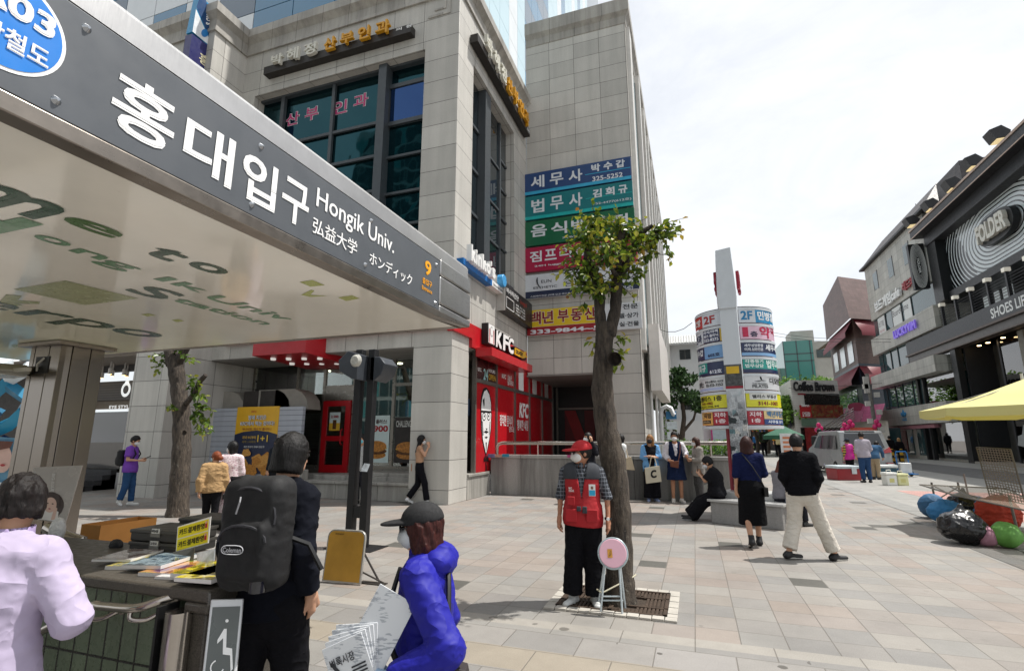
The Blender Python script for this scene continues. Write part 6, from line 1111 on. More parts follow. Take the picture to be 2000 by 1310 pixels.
# pink folding stool
stl = thing("folding_stool", "folded stool with pale pink round seat and white steel legs leaning on the tree", "stool", tp(1195, 1185, -.35)); C = PY(1197, 1080, 5.42); nrm = Vector((.10, -.95, .28)).normalized(); a_ = nrm.cross(Vector((0, 0, 1))).normalized(); c_ = a_.cross(nrm)
def disc(r, z0, z1, nm_, mat, bev=.0):
    b = MB(); n = 40; top = [C + a_ * (r * math.cos(t)) + c_ * (r * math.sin(t)) for t in np.linspace(0, 2 * math.pi, n + 1)[:-1]]; b.prism([p + nrm * z1 for p in top], nrm * (z0 - z1)); return b.build(nm_, mat, stl, bevel=bev)
disc(.150, -.016, .010, "seat_rim", M('#aebcc0', .3, .4, .05), .006); disc(.134, .0, .017, "seat", M('#d6a9b8', .45, 0, .06), .006); b = MB(); q = C + nrm * .0185 + a_ * .03; b.face([q + a_ * u + c_ * v for u, v in ((-.028, -.04), (.02, -.045), (.024, .035), (-.022, .038))][::-1]); o = b.build("tape", M('#c08a35', .6, 0, .2, 30), stl); b = MB(); 
b.tube([q + nrm * .001 + a_ * u + c_ * v for u, v in ((-.01, .02), (0, 0), (-.012, -.012), (.008, -.028))], .0018, 4); b.build("writing", KB, stl); lw_ = M('#c3cdd2', .3, .3, .05)
for (u0, v0, u1, v1, dy) in ((1182, 1100, 1173, 1188, .0), (1180, 1102, 1168, 1176, .09), (1209, 1102, 1215, 1186, .0), (1211, 1100, 1221, 1178, .09)): b = MB(); p = PY(u0, v0, 5.44 + dy); q = PY(u1, v1, 5.40 + dy * 2); q.z = .012; b.tube([p, q], .010, 8); b.build("leg", lw_, stl)
for (u0, u1, v, dy) in ((1175, 1214, 1164, 0), (1173, 1217, 1172, .1), (1176, 1213, 1172, -.0)): b = MB(); b.tube([PY(u0, v, 5.42 + dy), PY(u1, v, 5.42 + dy)], .007, 7); b.build("crossbar", lw_, stl)
# twin post plaza light
lp_ = thing("plaza_light", "black twin post plaza light with two angular floodlight heads", "street light", (-4.9, 7.2, 0)); YL = 7.25
b = MB()
for (u, v) in ((702, 735), (727, 735)): q = PY(u, v, YL); b.box(q.x - .062, YL - .05, 0, q.x + .062, YL + .07, q.z + .45)
b.build("post", M('#19191b', .45, .2, .1), lp_, bevel=.006); q0, q1 = PY(702, 735, YL), PY(727, 735, YL); b = MB(); b.box(q0.x + .06, YL - .04, .45, q1.x - .06, YL + .06, .62); b.box(q0.x - .3, YL - .25, 0, q1.x + .3, YL + .25, .012); b.build("base_joint", M('#19191b', .5, .2, .1), lp_)
hm = M('#3c4046', .45, .2, .12); xc = (q0.x + q1.x) / 2
for nm_, X_ in (("lamp_head", -1), ("lamp_head", 1)):
    pr = [(0.02, 2.60), (.02, 3.02), (.22, 3.08), (.40, 2.93), (.36, 2.75), (.13, 2.62)] if X_ < 0 else [(.05, 2.62), (.05, 3.0), (.22, 3.0), (.33, 2.88), (.26, 2.7), (.12, 2.6)]
    b = MB(); b.prism([(xc + X_ * u + .06, YL - .30 if X_ < 0 else YL - .05, z) for u, z in pr], (0, .4, 0)); b.build(nm_, hm, lp_, bevel=.01)
b = MB(); c = PY(694, 704, YL - .31); b.lathe([(0, -.03), (.07, -.028), (.085, -.01), (.095, 0), (.11, .02)], c, 24, ax='y'); b.build("lens", M('#b9b7ae', .25, .1, .15, 20), lp_)
fy = MB(); q = PY(713, 912, YL - .07); fy.prism([PY(704, 920, YL - .06), PY(717, 921, YL - .06), PY(723, 906, YL - .06), PY(712, 904, YL - .06)], (0, -.004, 0)); fy = tag(fy.build("taped_flyer", M('#cfd6dc', .5, 0, .3, 20)), "small blue and yellow flyer taped to the black light post", "flyer")
# yellow board in a metal frame
yb = thing("yellow_board", "blank yellow board with rounded top in a steel frame below the light", "board", (-4.0, 5.6, 0)); bl, br = G(628, 1136), G(703, 1143); U = br - bl; W_ = U.length; Ux = U.normalized(); Nb = Vector((Ux.y, -Ux.x, 0)); lean = Vector((0, 0, 1)) * .98 - Nb * .12
def rpoly(x0, x1, z0, z1, r): 
    p = [(x0, z0), (x1, z0)]
    for a in np.linspace(0, 90, 6): p.append((x1 - r + r * math.cos(R(a)), z1 - r + r * math.sin(R(a))))
    for a in np.linspace(90, 180, 6): p.append((x0 + r + r * math.cos(R(a)), z1 - r + r * math.sin(R(a))))
    return p
HB = .60; b = MB(); b.prism([bl + Ux * x + lean * z for x, z in rpoly(0, W_, .01, HB, .09)], Nb * -.03); b.build("frame", M('#b5b3ad', .35, .7, .1), yb, bevel=.004); b = MB(); b.prism([bl + Ux * x + lean * z + Nb * .002 for x, z in rpoly(.018, W_ - .018, .028, HB - .018, .075)], Nb * -.0015); b.build("panel", M('#b68a33', .45, .15, .14, 3, .002, 30), yb)
b = MB(); q = bl + Ux * (W_ * .86) - Nb * .05; b.tube([q + lean * .4, q + Vector((.22, .12, .02))], .012, 6); b.tube([q + lean * .15, q + Vector((.3, .1, .01))], .01, 6); b.box(q.x + .0, q.y + .02, 0, q.x + .34, q.y + .12, .012); b.build("rear_stand", M('#3b3733', .5, .4), yb); b = MB(); add_text(b, "관리번호", bl + Ux * (W_ * .2) + lean * (HB - .06) + Nb * .004, Ux * .12, lean * .018, Nb, .01); b.build("lettering", KB, yb, weld=False)
# ================================================================== ramp wall with steel rail
rw = thing("ramp_wall", "long stained granite ramp wall with flat coping at the building's foot", "wall", (-2.6, 15.6, 0)); ww = stone("ramp_wall_stone", '#8f8d89', 1.7, 3., oz=-1, stain=.62, speck=.22, rough=.7)
b = MB(); b.box(-6.1, 15.45, 0, 1.5, 15.75, 1.10); b.box(1.2, 15.75, 0, 1.5, 24, 1.10); b.build("wall", ww, rw, bevel=.01); b = MB(); b.box(-6.12, 15.42, 1.10, 1.53, 15.78, 1.20); b.box(1.17, 15.78, 1.10, 1.53, 24, 1.20); b.build("coping", stone("coping_stone", '#9a9894', 1.7, 3., stain=.3, oz=-1), rw, bevel=.008)
for (u0, u1, v0, v1, c) in ((949, 966, 893, 886, '#6f6d94'), (967, 980, 892, 887, '#b88f7c'), (981, 994, 892, 886, '#2c84a0'), (1108, 1122, 893, 888, '#b04a7c')): p, q = PY(u0, v0, 15.41), PY(u1, v1, 15.41); b = MB(); b.box(p.x, 15.408, p.z, q.x, 15.419, q.z); b.build("sticker", M(c, .5, 0, .3, 30), rw)
rl_ = thing("ramp_railing", "polished steel railing bent down at its left end on top of the ramp wall", "railing", (-2.6, 15.6, 1.2)); b = MB(); b.tube([(-5.95, 15.6, 1.20), (-5.95, 15.6, 1.44), (-5.88, 15.6, 1.53), (-5.75, 15.6, 1.56), (1.3, 15.6, 1.56), (1.36, 15.7, 1.56), (1.36, 23.5, 1.56)], .055, 12); b.tube([(-5.9, 15.6, 1.34), (1.3, 15.6, 1.34)], .0, 4) if 0 else None; b.build("rail", m_chr, rl_)
for x in (-4.6, -2.9, -1.2, .4): b = MB(); b.tube([(x, 15.6, 1.2), (x, 15.6, 1.51)], .03, 8); b.build("baluster", m_chr, rl_)
ps2 = thing("bent_pipe", "white steel pipe bent over at the top beside the granite wing, with notice boards", "post", (-.6, 22.5, 0)); p = PY(1293, 850, 22.5); b = MB(); b.tube([(p.x, 22.5, 0), (p.x, 22.5, 2.75), (p.x + .08, 22.5, 2.95), (p.x + .25, 22.5, 3.02), (p.x + .42, 22.5, 2.93), (p.x + .5, 22.5, 2.7), (p.x + .56, 22.5, 2.66)], .09, 10); b.build("pipe", M('#c9cbcc', .35, .3, .06), ps2)
for k, c in enumerate(('#2f6f9a', '#c2ccd0', '#c9d2d4', '#3f8f92')): b = MB(); b.box(p.x + .2, 22.6, 2.5 - k * .42, p.x + .62, 22.63, 2.82 - k * .42); b.build("notice", M(c, .5, 0, .2, 9), ps2)
# ================================================================== directory pylon
PYR = R(-9); py_ = thing("directory_pylon", "tall white directory pylon with curved shop name panels and a sticker covered post", "sign", (PY(1452, 935, 12.2).x, 12.2, 0)); PO = py_.location; ru = Vector((math.cos(PYR), math.sin(PYR), 0)); rv_ = Vector((-math.sin(PYR), math.cos(PYR), 0))
def pp3(u, v, z): return PO + ru * u + rv_ * v + Vector((0, 0, z))
ztop = PY(1417, 490, 12.2).z; zsh = PY(1420, 577, 12.2).z; z0r = PY(1417, 831, 12.2).z; z1r = PY(1417, 603, 12.2).z; wpm = M('#c4c9ce', .4, 0, .06)
def stick():
    m, t = newmat("sticker_post"); v = t.n("ShaderNodeTexCoord").outputs["Object"]; z = t.n("ShaderNodeSeparateXYZ", {"Vector": v}).outputs[2]; vo = t.n("ShaderNodeTexVoronoi", {"Vector": v, "Scale": 9.0}, distance='CHEBYCHEV'); wn_ = t.n("ShaderNodeTexWhiteNoise", {"Vector": vo.outputs["Position"]}).outputs["Value"]; r = t.n("ShaderNodeValToRGB", {"Fac": wn_}); r.color_ramp.interpolation = 'CONSTANT'; e = r.color_ramp.elements; e[0].color = lin('#8d9094'); e[1].position = .3; e[1].color = lin('#b9bcbf')
    for p_, c_ in ((.45, '#4b4e52'), (.58, '#9ea3a6'), (.72, '#2c3438'), (.8, '#a7acb0'), (.9, '#5f7f86'), (.95, '#c9c7c0')): q_ = e.new(p_); q_.color = lin(c_)
    ink_ = t.rng(t.noise(v, 38, 5, .75), .42, .6, .45, 1.1); c = t.mix(r.outputs["Color"], ink_, 1., 'MULTIPLY'); low = t.rng(z, z0r + .9, z0r + .2, 0, 1); c = t.mix(lin('#c4c9ce'), c, t.math('MULTIPLY', low, t.rng(t.noise(v, 2.2, 3), .3, .5, .3, 1))); t.done(c, .5); return m
b = MB(); b.prism([pp3(-.18, -.19, .3), pp3(.18, -.19, .3), pp3(.18, .12, .3), pp3(-.18, .12, .3)], (0, 0, zsh - .3)); b.build("post", stick(), py_, bevel=.01); b = MB()
pr = [(-.18, zsh - .35), (.18, zsh - .35), (.20, zsh), (.16, ztop), (-.16, ztop - .03), (-.20, zsh)]; b.prism([pp3(u, -.22, z) for u, z in pr], rv_ * .85 - ru * .10); b.build("head_block", wpm, py_, bevel=.01)
for s_ in (-1, 1): b = MB(); add_text(b, "LG팰리스", pp3(s_ * .21, -.1 if s_ > 0 else .45, zsh + .05), rv_ * (.55 * s_), Vector((0, 0, .55)), ru * s_, .04, None, .05); b.build("raised_letter", M('#8e1f33', .45), py_)
b = MB(); q = [pp3(-.18, -.194, PY(1440, 758, 12).z), pp3(.17, -.194, PY(1440, 758, 12).z), pp3(.17, -.194, PY(1440, 711, 12).z), pp3(-.18, -.194, PY(1440, 711, 12).z)]; b.face(q, None, 0); f_ = lambda x, y: q[0] + (q[1] - q[0]) * x + (q[3] - q[0]) * y - rv_ * .003; b.face([f_(.12, .62), (f_(.85, .62)), f_(.85, .92), f_(.12, .92)], None, 1); b.face([f_(0, 0), f_(1, 0), f_(1, .1), f_(0, .1)], None, 2); b.build("flyer", [M('#4b4c4d', .5, 0, .6, 14), M('#c9a52a', .5), M('#8e2030', .5)], py_)
b = MB(); b.tube([pp3(-.24, .3, .5), pp3(-.24, .3, z1r)], .06, 10); b.build("red_column", M('#8e2a38', .5, 0, .15), py_)
CR, CV = .84, .80
def cyl(u, z, out=0.): a = (u * .7 if abs(u) < .27 else math.copysign(.19 + (abs(u) - .27) * .85, u)) / CR; return pp3((CR + out) * math.sin(a), CV - (CR + out) * math.cos(a), z)
def cpanel(b, u0, u1, z0, z1, m, out=0., n=10):
    for i in range(n): a0, a1 = u0 + (u1 - u0) * i / n, u0 + (u1 - u0) * (i + 1) / n; b.face([cyl(a0, z0, out), cyl(a1, z0, out), cyl(a1, z1, out), cyl(a0, z1, out)], None, m)
def ctext(body, u0, z0, u1, z1, col, bold=.04):
    V, F = text_polys(body, bold); b = MB(); pts = [cyl(u0 + (u1 - u0) * x, z0 + (z1 - z0) * y, .008 + .0008 * k) for x, y, k in V]
    for f in F:
        q = [pts[i] for i in f]; n = (q[1] - q[0]).cross(q[2] - q[0]); c = (q[0] + q[1] + q[2]) / 3 - pp3(0, CV, 0); c.z = 0
        b.face(q if n.dot(c) > 0 else q[::-1])
    return b.build("lettering", M(col, .45, 0, .02), py_, weld=False)
hR = (z1r - z0r) / 7; rows = []
b = MB(); cpanel(b, -1.62, 1.62, z0r - .05, z1r + .03, 0, -.06, 40); 
for k in range(8): cpanel(b, -1.64, 1.64, z0r - .06 + k * hR, z0r + .0 + k * hR, 1, .012, 40)
o = b.build("drum", [M('#b77f88', .4, 0, .08), wpm], py_); b = MB(); b.face([cyl(u, z1r + .02, 0) for u in np.linspace(-2.98, 2.98, 40)]); b.face([cyl(u, z0r - .06, 0) for u in np.linspace(-2.98, 2.98, 40)][::-1]); b.build("drum_cap", wpm, py_)
def panel(row, u0, u1, col, f0=0., f1=1.): z = z0r + row * hR; b = MB(); cpanel(b, u0, u1, z + .02 + (hR - .06) * f0, z + .02 + (hR - .06) * f1, 0, .004 + .001 * f0); return b.build("name_panel", M(col, .35, 0, .05), py_)
def rz(row, f): return z0r + row * hR + .02 + (hR - .06) * f
Wc, Nv, Tl, Pk, Yl, Og, Cr = '#c6ccd4', '#1d2a50', '#129086', '#d3b1c4', '#d3cf2a', '#dba55a', '#a5192f'
for row, sgs in enumerate(((( -1.5, -1.38, '#a32a45'), (-1.36, -.72, Og), (-.70, -.27, Cr), (.27, .66, Cr), (.68, 1.5, '#d9c08a')), ((-1.5, -.27, Yl), (.27, 1.5, Yl)), ((-1.5, -.27, '#c9cbce'), (.27, 1.5, '#c9cbce')), ((-1.5, -.78, Tl), (-.78, -.27, Nv), (.27, 1.5, Tl)), ((-1.5, -.85, Nv), (-.85, -.27, '#6f9ccb'), (.27, 1.5, Nv)), ((-1.5, -.85, Wc), (-.85, -.27, Nv), (.27, 1.5, Pk)), ((-1.5, -.85, '#b5302f'), (-.85, -.27, Wc), (.27, .70, Wc), (.70, 1.5, '#1f84b5')))):
    for s in sgs: panel(row, *s)
for r_, u0, u1, c, f0, f1 in ((0, .68, 1.5, '#26447e', 0, .38), (3, .27, 1.5, Nv, 0, .25), (3, -1.5, -.27, Nv, 0, .2), (4, .27, 1.5, '#7ba6d0', 0, .22), (1, .36, 1.2, '#cfd0cb', .5, .93), (2, -1.4, -.35, '#a9b3d6', .08, .28), (5, -.32, -.27, '#c9a93a', 0, 1), (0, -1.36, -.72, Og, 0, .01)): z = z0r + r_ * hR; b = MB(); cpanel(b, u0, u1, rz(r_, f0), rz(r_, f1), 0, .0062); b.build("colour_strip", M(c, .35, 0, .05), py_)
b = MB(); cpanel(b, -1.28, -.80, rz(0, .12), rz(0, .36), 0, .0065); b.build("black_label", KB, py_)
for r_, body, u0, f0, u1, f1, c in ((6, "2F", -.78, .2, -.42, .8, '#a02428'), (6, "PC방", -1.38, .2, -.92, .75, '#e3e3e3'), (6, "2F", .32, .2, .62, .85, '#1f77a8'), (6, "민병철", .76, .2, 1.45, .85, '#e6eaee'),
    (5, "라식/라섹", -.82, .66, -.36, .9, '#dfe3ee'), (5, "렌즈 클리닉", -.82, .38, -.36, .6, '#dfe3ee'), (5, "322-8275", -.82, .08, -.36, .3, '#dfe3ee'), (5, "안과", -1.35, .12, -.92, .75, Nv), (5, "1", .33, .15, .47, .85, '#b81746'), (5, "층", .52, .15, .72, .55, '#2b2c4a'), (5, "약", .78, .1, 1.15, .95, '#b81746'), (5, "국", 1.2, .4, 1.45, .9, '#b81746'),
    (4, "박수갑", -1.42, .3, -.9, .8, '#e6eaee'), (4, "605호", -.72, .12, -.36, .38, '#1d2a50'), (4, "세무상담환영", .34, .62, .84, .84, '#d9dde6'), (4, "이의.심판전문", .34, .34, .84, .56, '#d9dde6'), (4, "세무사", .92, .38, 1.48, .86, '#e6eaee'),
    (3, "김회규", -1.42, .3, -.84, .85, '#e6eaee'), (3, "612호", -.70, .1, -.34, .38, '#dfe3ee'), (3, "각종등기", .32, .66, .80, .92, '#e1efec'), (3, "법무상담", .32, .34, .80, .6, '#e1efec'), (3, "법무사", .9, .32, 1.46, .9, '#e1efec'),
    (2, "필라테스", -1.45, .35, -.98, .8, '#3a3d42'), (2, "홍대 LG팰리스 823호", -.92, .62, -.32, .8, '#4a4d52'), (2, "02-332-3252", -.88, .36, -.34, .56, '#2d3034'), (2, "THE MODERN", .45, .36, .86, .46, '#6a6d70'), (2, "PILATES", .45, .12, .88, .34, '#4a4d50'), (2, "더모던", .95, .4, 1.46, .85, '#35383c'),
    (1, "LG팰리스 1층", -1.45, .5, -.4, .88, '#242014'), (1, "3141-1002", -1.2, .26, -.68, .46, '#7d1c1c'), (1, "오피스텔, 상가, 사무실, 주택", -1.4, .05, -.5, .2, '#3a341a'), (1, "팰리스 부동산", .42, .6, 1.15, .84, '#26262a'), (1, "3141-1002", .55, .12, 1.2, .38, '#7d1c1c'),
    (0, "직방", -1.1, .48, -.76, .88, '#2b2320'), (0, "공인중개사무소", -1.24, .16, -.84, .31, '#e0c9a0'), (0, "지하", -.66, .52, -.32, .86, '#ecdadd'), (0, "1층", -.62, .12, -.34, .42, '#ecdadd'), (0, "지하", .32, .52, .62, .86, '#ecdadd'), (0, "1층", .36, .12, .58, .42, '#ecdadd'), (0, "백년부동산", .76, .48, 1.48, .92, '#1f6a9e'), (0, "사무실 상가", .78, .08, 1.4, .3, '#dfe4ee')): ctext(body, u0, rz(r_, f0), u1, rz(r_, f1), c)
b = MB(); pts_ = [(-1.30, .5), (-1.30, .78), (-1.21, .93), (-1.12, .78), (-1.12, .5)]; b.face([cyl(u, rz(0, f), .0085) for u, f in pts_], None, 0); b.face([cyl(u * .78 - .266, rz(0, .08 + f * .86), .0092) for u, f in pts_], None, 1); b.build("house_logo", [KB, M('#d9b878', .5)], py_)
b = MB(); b.prism([cyl(u, rz(2, f), .008) for u, f in ((.5, .58), (.62, .62), (.72, .66), (.7, .9), (.66, .88), (.68, .7), (.85, .6), (.7, .6), (.6, .55))], rv_ * -.002); b.build("pose_logo", ink, py_)
# stone bench around the pylon's foot
bn = thing("stone_bench", "speckled granite bench block with polished top around the pylon's foot", "bench", (PO.x, PO.y, 0)); spk = stone("speckled_granite", '#8a8886', 3, 3, oz=-1, speck=.55, stain=.15, vary=0); f0 = G(1390, 1021); f1 = G(1531, 1036); BF0, BF1 = f0, f1; dl = (f1 - f0).normalized(); dn = Vector((-dl.y, dl.x, 0)); b = MB(); foot = [f0, f1, f1 + dn * 1.6, f0 + dn * 1.6]; b.prism(foot, (0, 0, .42)); b.build("block", spk, bn, bevel=.015); b = MB(); t_ = [f0 - dl * .05 - dn * .04, f1 + dl * .05 - dn * .04, f1 + dl * .05 + dn * 1.64, f0 - dl * .05 + dn * 1.64]; b.prism([p + Vector((0, 0, .42)) for p in t_], (0, 0, .05)); b.build("seat_slab", M('#a9a8a6', .22, 0, .1, 6), bn, bevel=.008); b = MB(); c_ = f0 + dl * .55 + dn * .85; b.prism([c_ + dl * u + dn * v + Vector((0, 0, .47)) for u, v in ((-.55, -.4), (.55, -.4), (.55, .4), (-.55, .4))], (0, 0, .12)); b.build("plinth", M('#b5b4b1', .3, 0, .1, 6), bn, bevel=.01)
# ================================================================== folding wire stall, bags, yellow parasol on the right
def wire_mat():
    m, t = newmat("wire_grid"); uv = t.n("ShaderNodeTexCoord").outputs["UV"]; s = t.n("ShaderNodeSeparateXYZ", {"Vector": uv}); f = lambda q: t.math('ABSOLUTE', t.math('SUBTRACT', t.math('FRACT', t.math('MULTIPLY', q, 20.0)), .5)); k = t.math('GREATER_THAN', t.math('MAXIMUM', f(s.outputs[0]), f(s.outputs[1])), .34); p = t.n("ShaderNodeBsdfPrincipled", {"Base Color": lin('#857d72'), "Roughness": .45, "Metallic": .4}); tr = t.n("ShaderNodeBsdfTransparent"); mx_ = t.n("ShaderNodeMixShader", {0: k}); t.l(tr.outputs[0], mx_.inputs[1]); t.l(p.outputs[0], mx_.inputs[2]); o = t.n("ShaderNodeOutputMaterial"); t.l(mx_.outputs[0], o.inputs["Surface"]); return m
wire = wire_mat(); stt = M('#6d675f', .4, .5, .15); sa = thing("wire_stall", "folding steel street stall with wire mesh top over coloured bags", "stall", (5, 11.5, 0)); ZT_ = .70
tc_ = [G(1796, 946, ZT_), G(1968, 954, ZT_), G(2075, 1012, ZT_), G(1858, 965, ZT_)]; b = MB(); b.face([tc_[0], tc_[3], tc_[2], tc_[1]]); b.build("mesh_top", wire, sa); b = MB()
for i in range(4): b.tube([tc_[i], tc_[(i + 1) % 4]], .014, 6)
b.tube([tc_[3].lerp(tc_[2], .3), tc_[0].lerp(tc_[1], .35)], .012, 6); b.build("top_frame", stt, sa)
for i, (u0, v0, u1, v1) in enumerate(((1822, 955, 1832, 1004), (1875, 968, 1884, 1004), (1893, 948, 1893, 975), (1965, 970, 1972, 1040), (1990, 985, 1990, 1050))): b = MB(); p = G(u1, v1); b.tube([p, (p.x - .03, p.y, ZT_)], .022, 7); b.box(p.x - .04, p.y - .04, 0, p.x + .04, p.y + .04, .01); b.build("leg", stt, sa)
p = G(1832, 1004); q = G(1884, 1004); b = MB(); b.tube([(p.x, p.y, .62), (q.x, q.y, .30)], .014, 6); b.tube([(p.x, p.y, .30), (q.x, q.y, .62)], .014, 6); b.build("cross_brace", stt, sa)
rk = thing("wire_rack", "upright wire mesh panel standing behind the stall", "rack", tuple(G(1940, 970))); yk = PD(1940, 930, 10.8); fpx = [PD(1933, 968, 10.4), PD(2004, 985, 9.8), PD(1974, 877, 10.2), PD(1907, 873, 10.8)]; b = MB(); L1 = (fpx[1] - fpx[0]).length; L2 = (fpx[3] - fpx[0]).length; b.face(fpx, [(0, 0), (L1, 0), (L1, L2), (0, L2)]); b.build("mesh_panel", wire, rk); b = MB()
for i in range(4): b.tube([fpx[i], fpx[(i + 1) % 4]], .013, 6)
for k in (0, 1): q = fpx[k].copy(); q.z = 0; b.tube([fpx[k], q], .013, 6)
b.build("frame", stt, rk)
def bag(label, px, py, wpx, zc, col, rough, sq=(1, .9, .85), bump=.03, seed=0, coat=0., top=True):
    d = G(px - 32, py); dist = (d - EYEV).dot(_fw); r = wpx * dist / FPX / 2 * .84; t_ = thing("bundle_bag", label, "bag", (d.x, d.y, 0), 0, "bags piled under the stall")
    def f(P):
        q = np.array(P); z = q[..., 2]; v = ellip(q, (0, 0, r * sq[2]), (r * sq[0], r * sq[1], r * sq[2])); v = v + bump * .5 * wrinkle(q + seed, 7) + bump * .6 * crease(q + seed, 11) + bump * .25 * crease(q + seed * 2, 27)
        if top:
            v = smin(v, rcone(q, (0, 0, r * sq[2] * 1.7), (.02, 0, r * sq[2] * 2.25), r * .22, r * .10), .08)
        return smax(v, .005 - z, .02)
    sdfmesh("sack", f, (-r * 1.3, -r * 1.3, -.02), (r * 1.3, r * 1.3, r * sq[2] * 2.6), max(.018, r / 20), M(col, rough, 0, .15, 6, coat=coat), t_)
    b = MB(); b.lathe([(r * .16, r * sq[2] * 1.86), (r * .2, r * sq[2] * 1.9), (r * .16, r * sq[2] * 1.94)], (.01, 0, 0), 12); b.build("tie", M('#222222', .6), t_, local=True) if top else None
    return t_
bag("dark blue cloth bundle at the far left under the stall", 1857, 1012, 56, 0, '#2f5f86', .7, (1, .9, 1.0), .02, 1, top=False); bag("bright blue cloth bundle between the dark blue bundle and the big black sack", 1884, 1026, 74, 0, '#3279ad', .65, (1, .8, .8), .035, 2, top=False); bag("black plastic sack behind, partly under the mesh top", 1921, 1020, 78, 0, '#16161a', .25, (1, .9, .85), .05, 3, .3); bag("blue plastic bundle behind the big black sack", 1955, 1022, 84, 0, '#3279ad', .5, (1.1, .9, .7), .05, 4, top=False); bag("large shiny black plastic sack at the front of the pile", 1917, 1062, 98, 0, '#121215', .3, (1, .9, .78), .055, 5, .15); bag("orange red cloth bundle on the right of the black sacks", 1988, 1040, 86, 0, '#a8351c', .75, (1, .9, 1.0), .06, 6, top=False); bag("dusty pink cloth bundle at the front right of the pile", 1962, 1067, 44, 0, '#a87888', .75, (1, 1, 1.05), .02, 7, top=False); bag("lime green bag at the right edge of the pile", 2003, 1070, 62, 0, '#5f9440', .6, (1, .9, .95), .025, 8, top=False)
pu = thing("yellow_parasol", "faded yellow market parasol with scalloped edge over the right side stall", "parasol", tuple(G(2012, 1000))); cc = PD(2008, 797, 9.6); ap = PD(2006, 738, 9.6); rim = []; RR = 1.62; base_a = R(112)
for k in range(8): a = base_a + k * math.pi / 4; rim.append(Vector((cc.x + RR * math.cos(a), cc.y + RR * math.sin(a), cc.z)))
b = MB(); v_ = MB()
for k in range(8):
    A, B = rim[k], rim[(k + 1) % 8]; n = 8
    for i in range(n):
        f0, f1 = i / n, (i + 1) / n; s0, s1 = -.10 * 4 * f0 * (1 - f0), -.10 * 4 * f1 * (1 - f1); p0_, p1_ = A.lerp(B, f0), A.lerp(B, f1); ins = lambda p, s: p + (cc - p) * (-s * .35)
        p0_, p1_ = ins(p0_, s0), ins(p1_, s1); m0, m1 = p0_.lerp(ap, .5) - Vector((0, 0, .06)), p1_.lerp(ap, .5) - Vector((0, 0, .06)); b.face([p0_, p1_, m1, m0]); b.face([m0, m1, ap])
        h0, h1 = .17 - .03 * (abs(f0 - .5) > .45), .17 - .03 * (abs(f1 - .5) > .45); v_.face([p0_ - Vector((0, 0, h0)), p1_ - Vector((0, 0, h1)), p1_, p0_])
m_, t_ = newmat("parasol_cloth"); d_ = t_.n("ShaderNodeBsdfPrincipled", {"Base Color": lin('#cfca8e'), "Roughness": .9}); tr_ = t_.n("ShaderNodeBsdfTranslucent", {"Color": lin('#c9b82e')}); mm_ = t_.n("ShaderNodeMixShader", {0: .18}); t_.l(d_.outputs[0], mm_.inputs[1]); t_.l(tr_.outputs[0], mm_.inputs[2]); oo_ = t_.n("ShaderNodeOutputMaterial"); t_.l(mm_.outputs[0], oo_.inputs["Surface"])
b.build("canopy", m_, pu); v_.build("valance", m_, pu); b = MB(); b.tube([(cc.x, cc.y, 0), (cc.x, cc.y, ap.z + .1)], .025, 8); b.build("pole", M('#c9c7c2', .4, .4), pu); b = MB()
for k in range(8): b.tube([rim[k] + (ap - rim[k]) * .01 - Vector((0, 0, .02)), ap - Vector((0, 0, .06))], .008, 5)
b.build("rib", M('#8d8a85', .4, .5), pu)
# ================================================================== van, coolers, cart and street bits
van = thing("minivan", "silver minivan parked with its rear towards the plaza, dark windows and red tail lights", "van", tuple(G(1699, 931)), R(4)); SV = 1.08; vm = M('#868888', .35, .4, .03, 1, coat=.4); vg = glass_dark("van_glass", '#0d1012', .04, .0, .9)
prf = [(0, .45), (.02, .95), (.12, 1.15), (.42, 1.86), (.62, 1.93), (3.3, 1.93), (4.15, 1.32), (5.0, 1.08), (5.12, .9), (5.12, .42), (4.7, .28), (.2, .28)]
def vbody():
    b = MB(); n = len(prf); W0 = .95
    def ring_(x, inset): return [(x * (1 - (.09 if z > 1.15 else 0) * ((z - 1.15) / .8)) , y, z) for y, z in prf]
    cols = [(-.95, 0), (-.9, .0), (.9, 0), (.95, 0)]; rows_ = []
    for x, _ in cols: rows_.append([Vector((x * (1 - (.13 * max(0, z - 1.1))), y + (.04 if abs(x) > .92 else 0) * (1 if y < 2 else -1), z)) * SV for y, z in prf])
    for i in range(3):
        for k in range(n): k2 = (k + 1) % n; b.face([rows_[i][k], rows_[i][k2], rows_[i + 1][k2], rows_[i + 1][k]])
    b.face(rows_[0][::-1]); b.face(rows_[3]); return b
vbody().build("body", vm, van, local=True, smooth=40, bevel=.03)
sd_ = lambda s, y, z, o=.012: Vector((s * (.95 * (1 - .13 * max(0, z - 1.1)) + o), y, z)) * SV
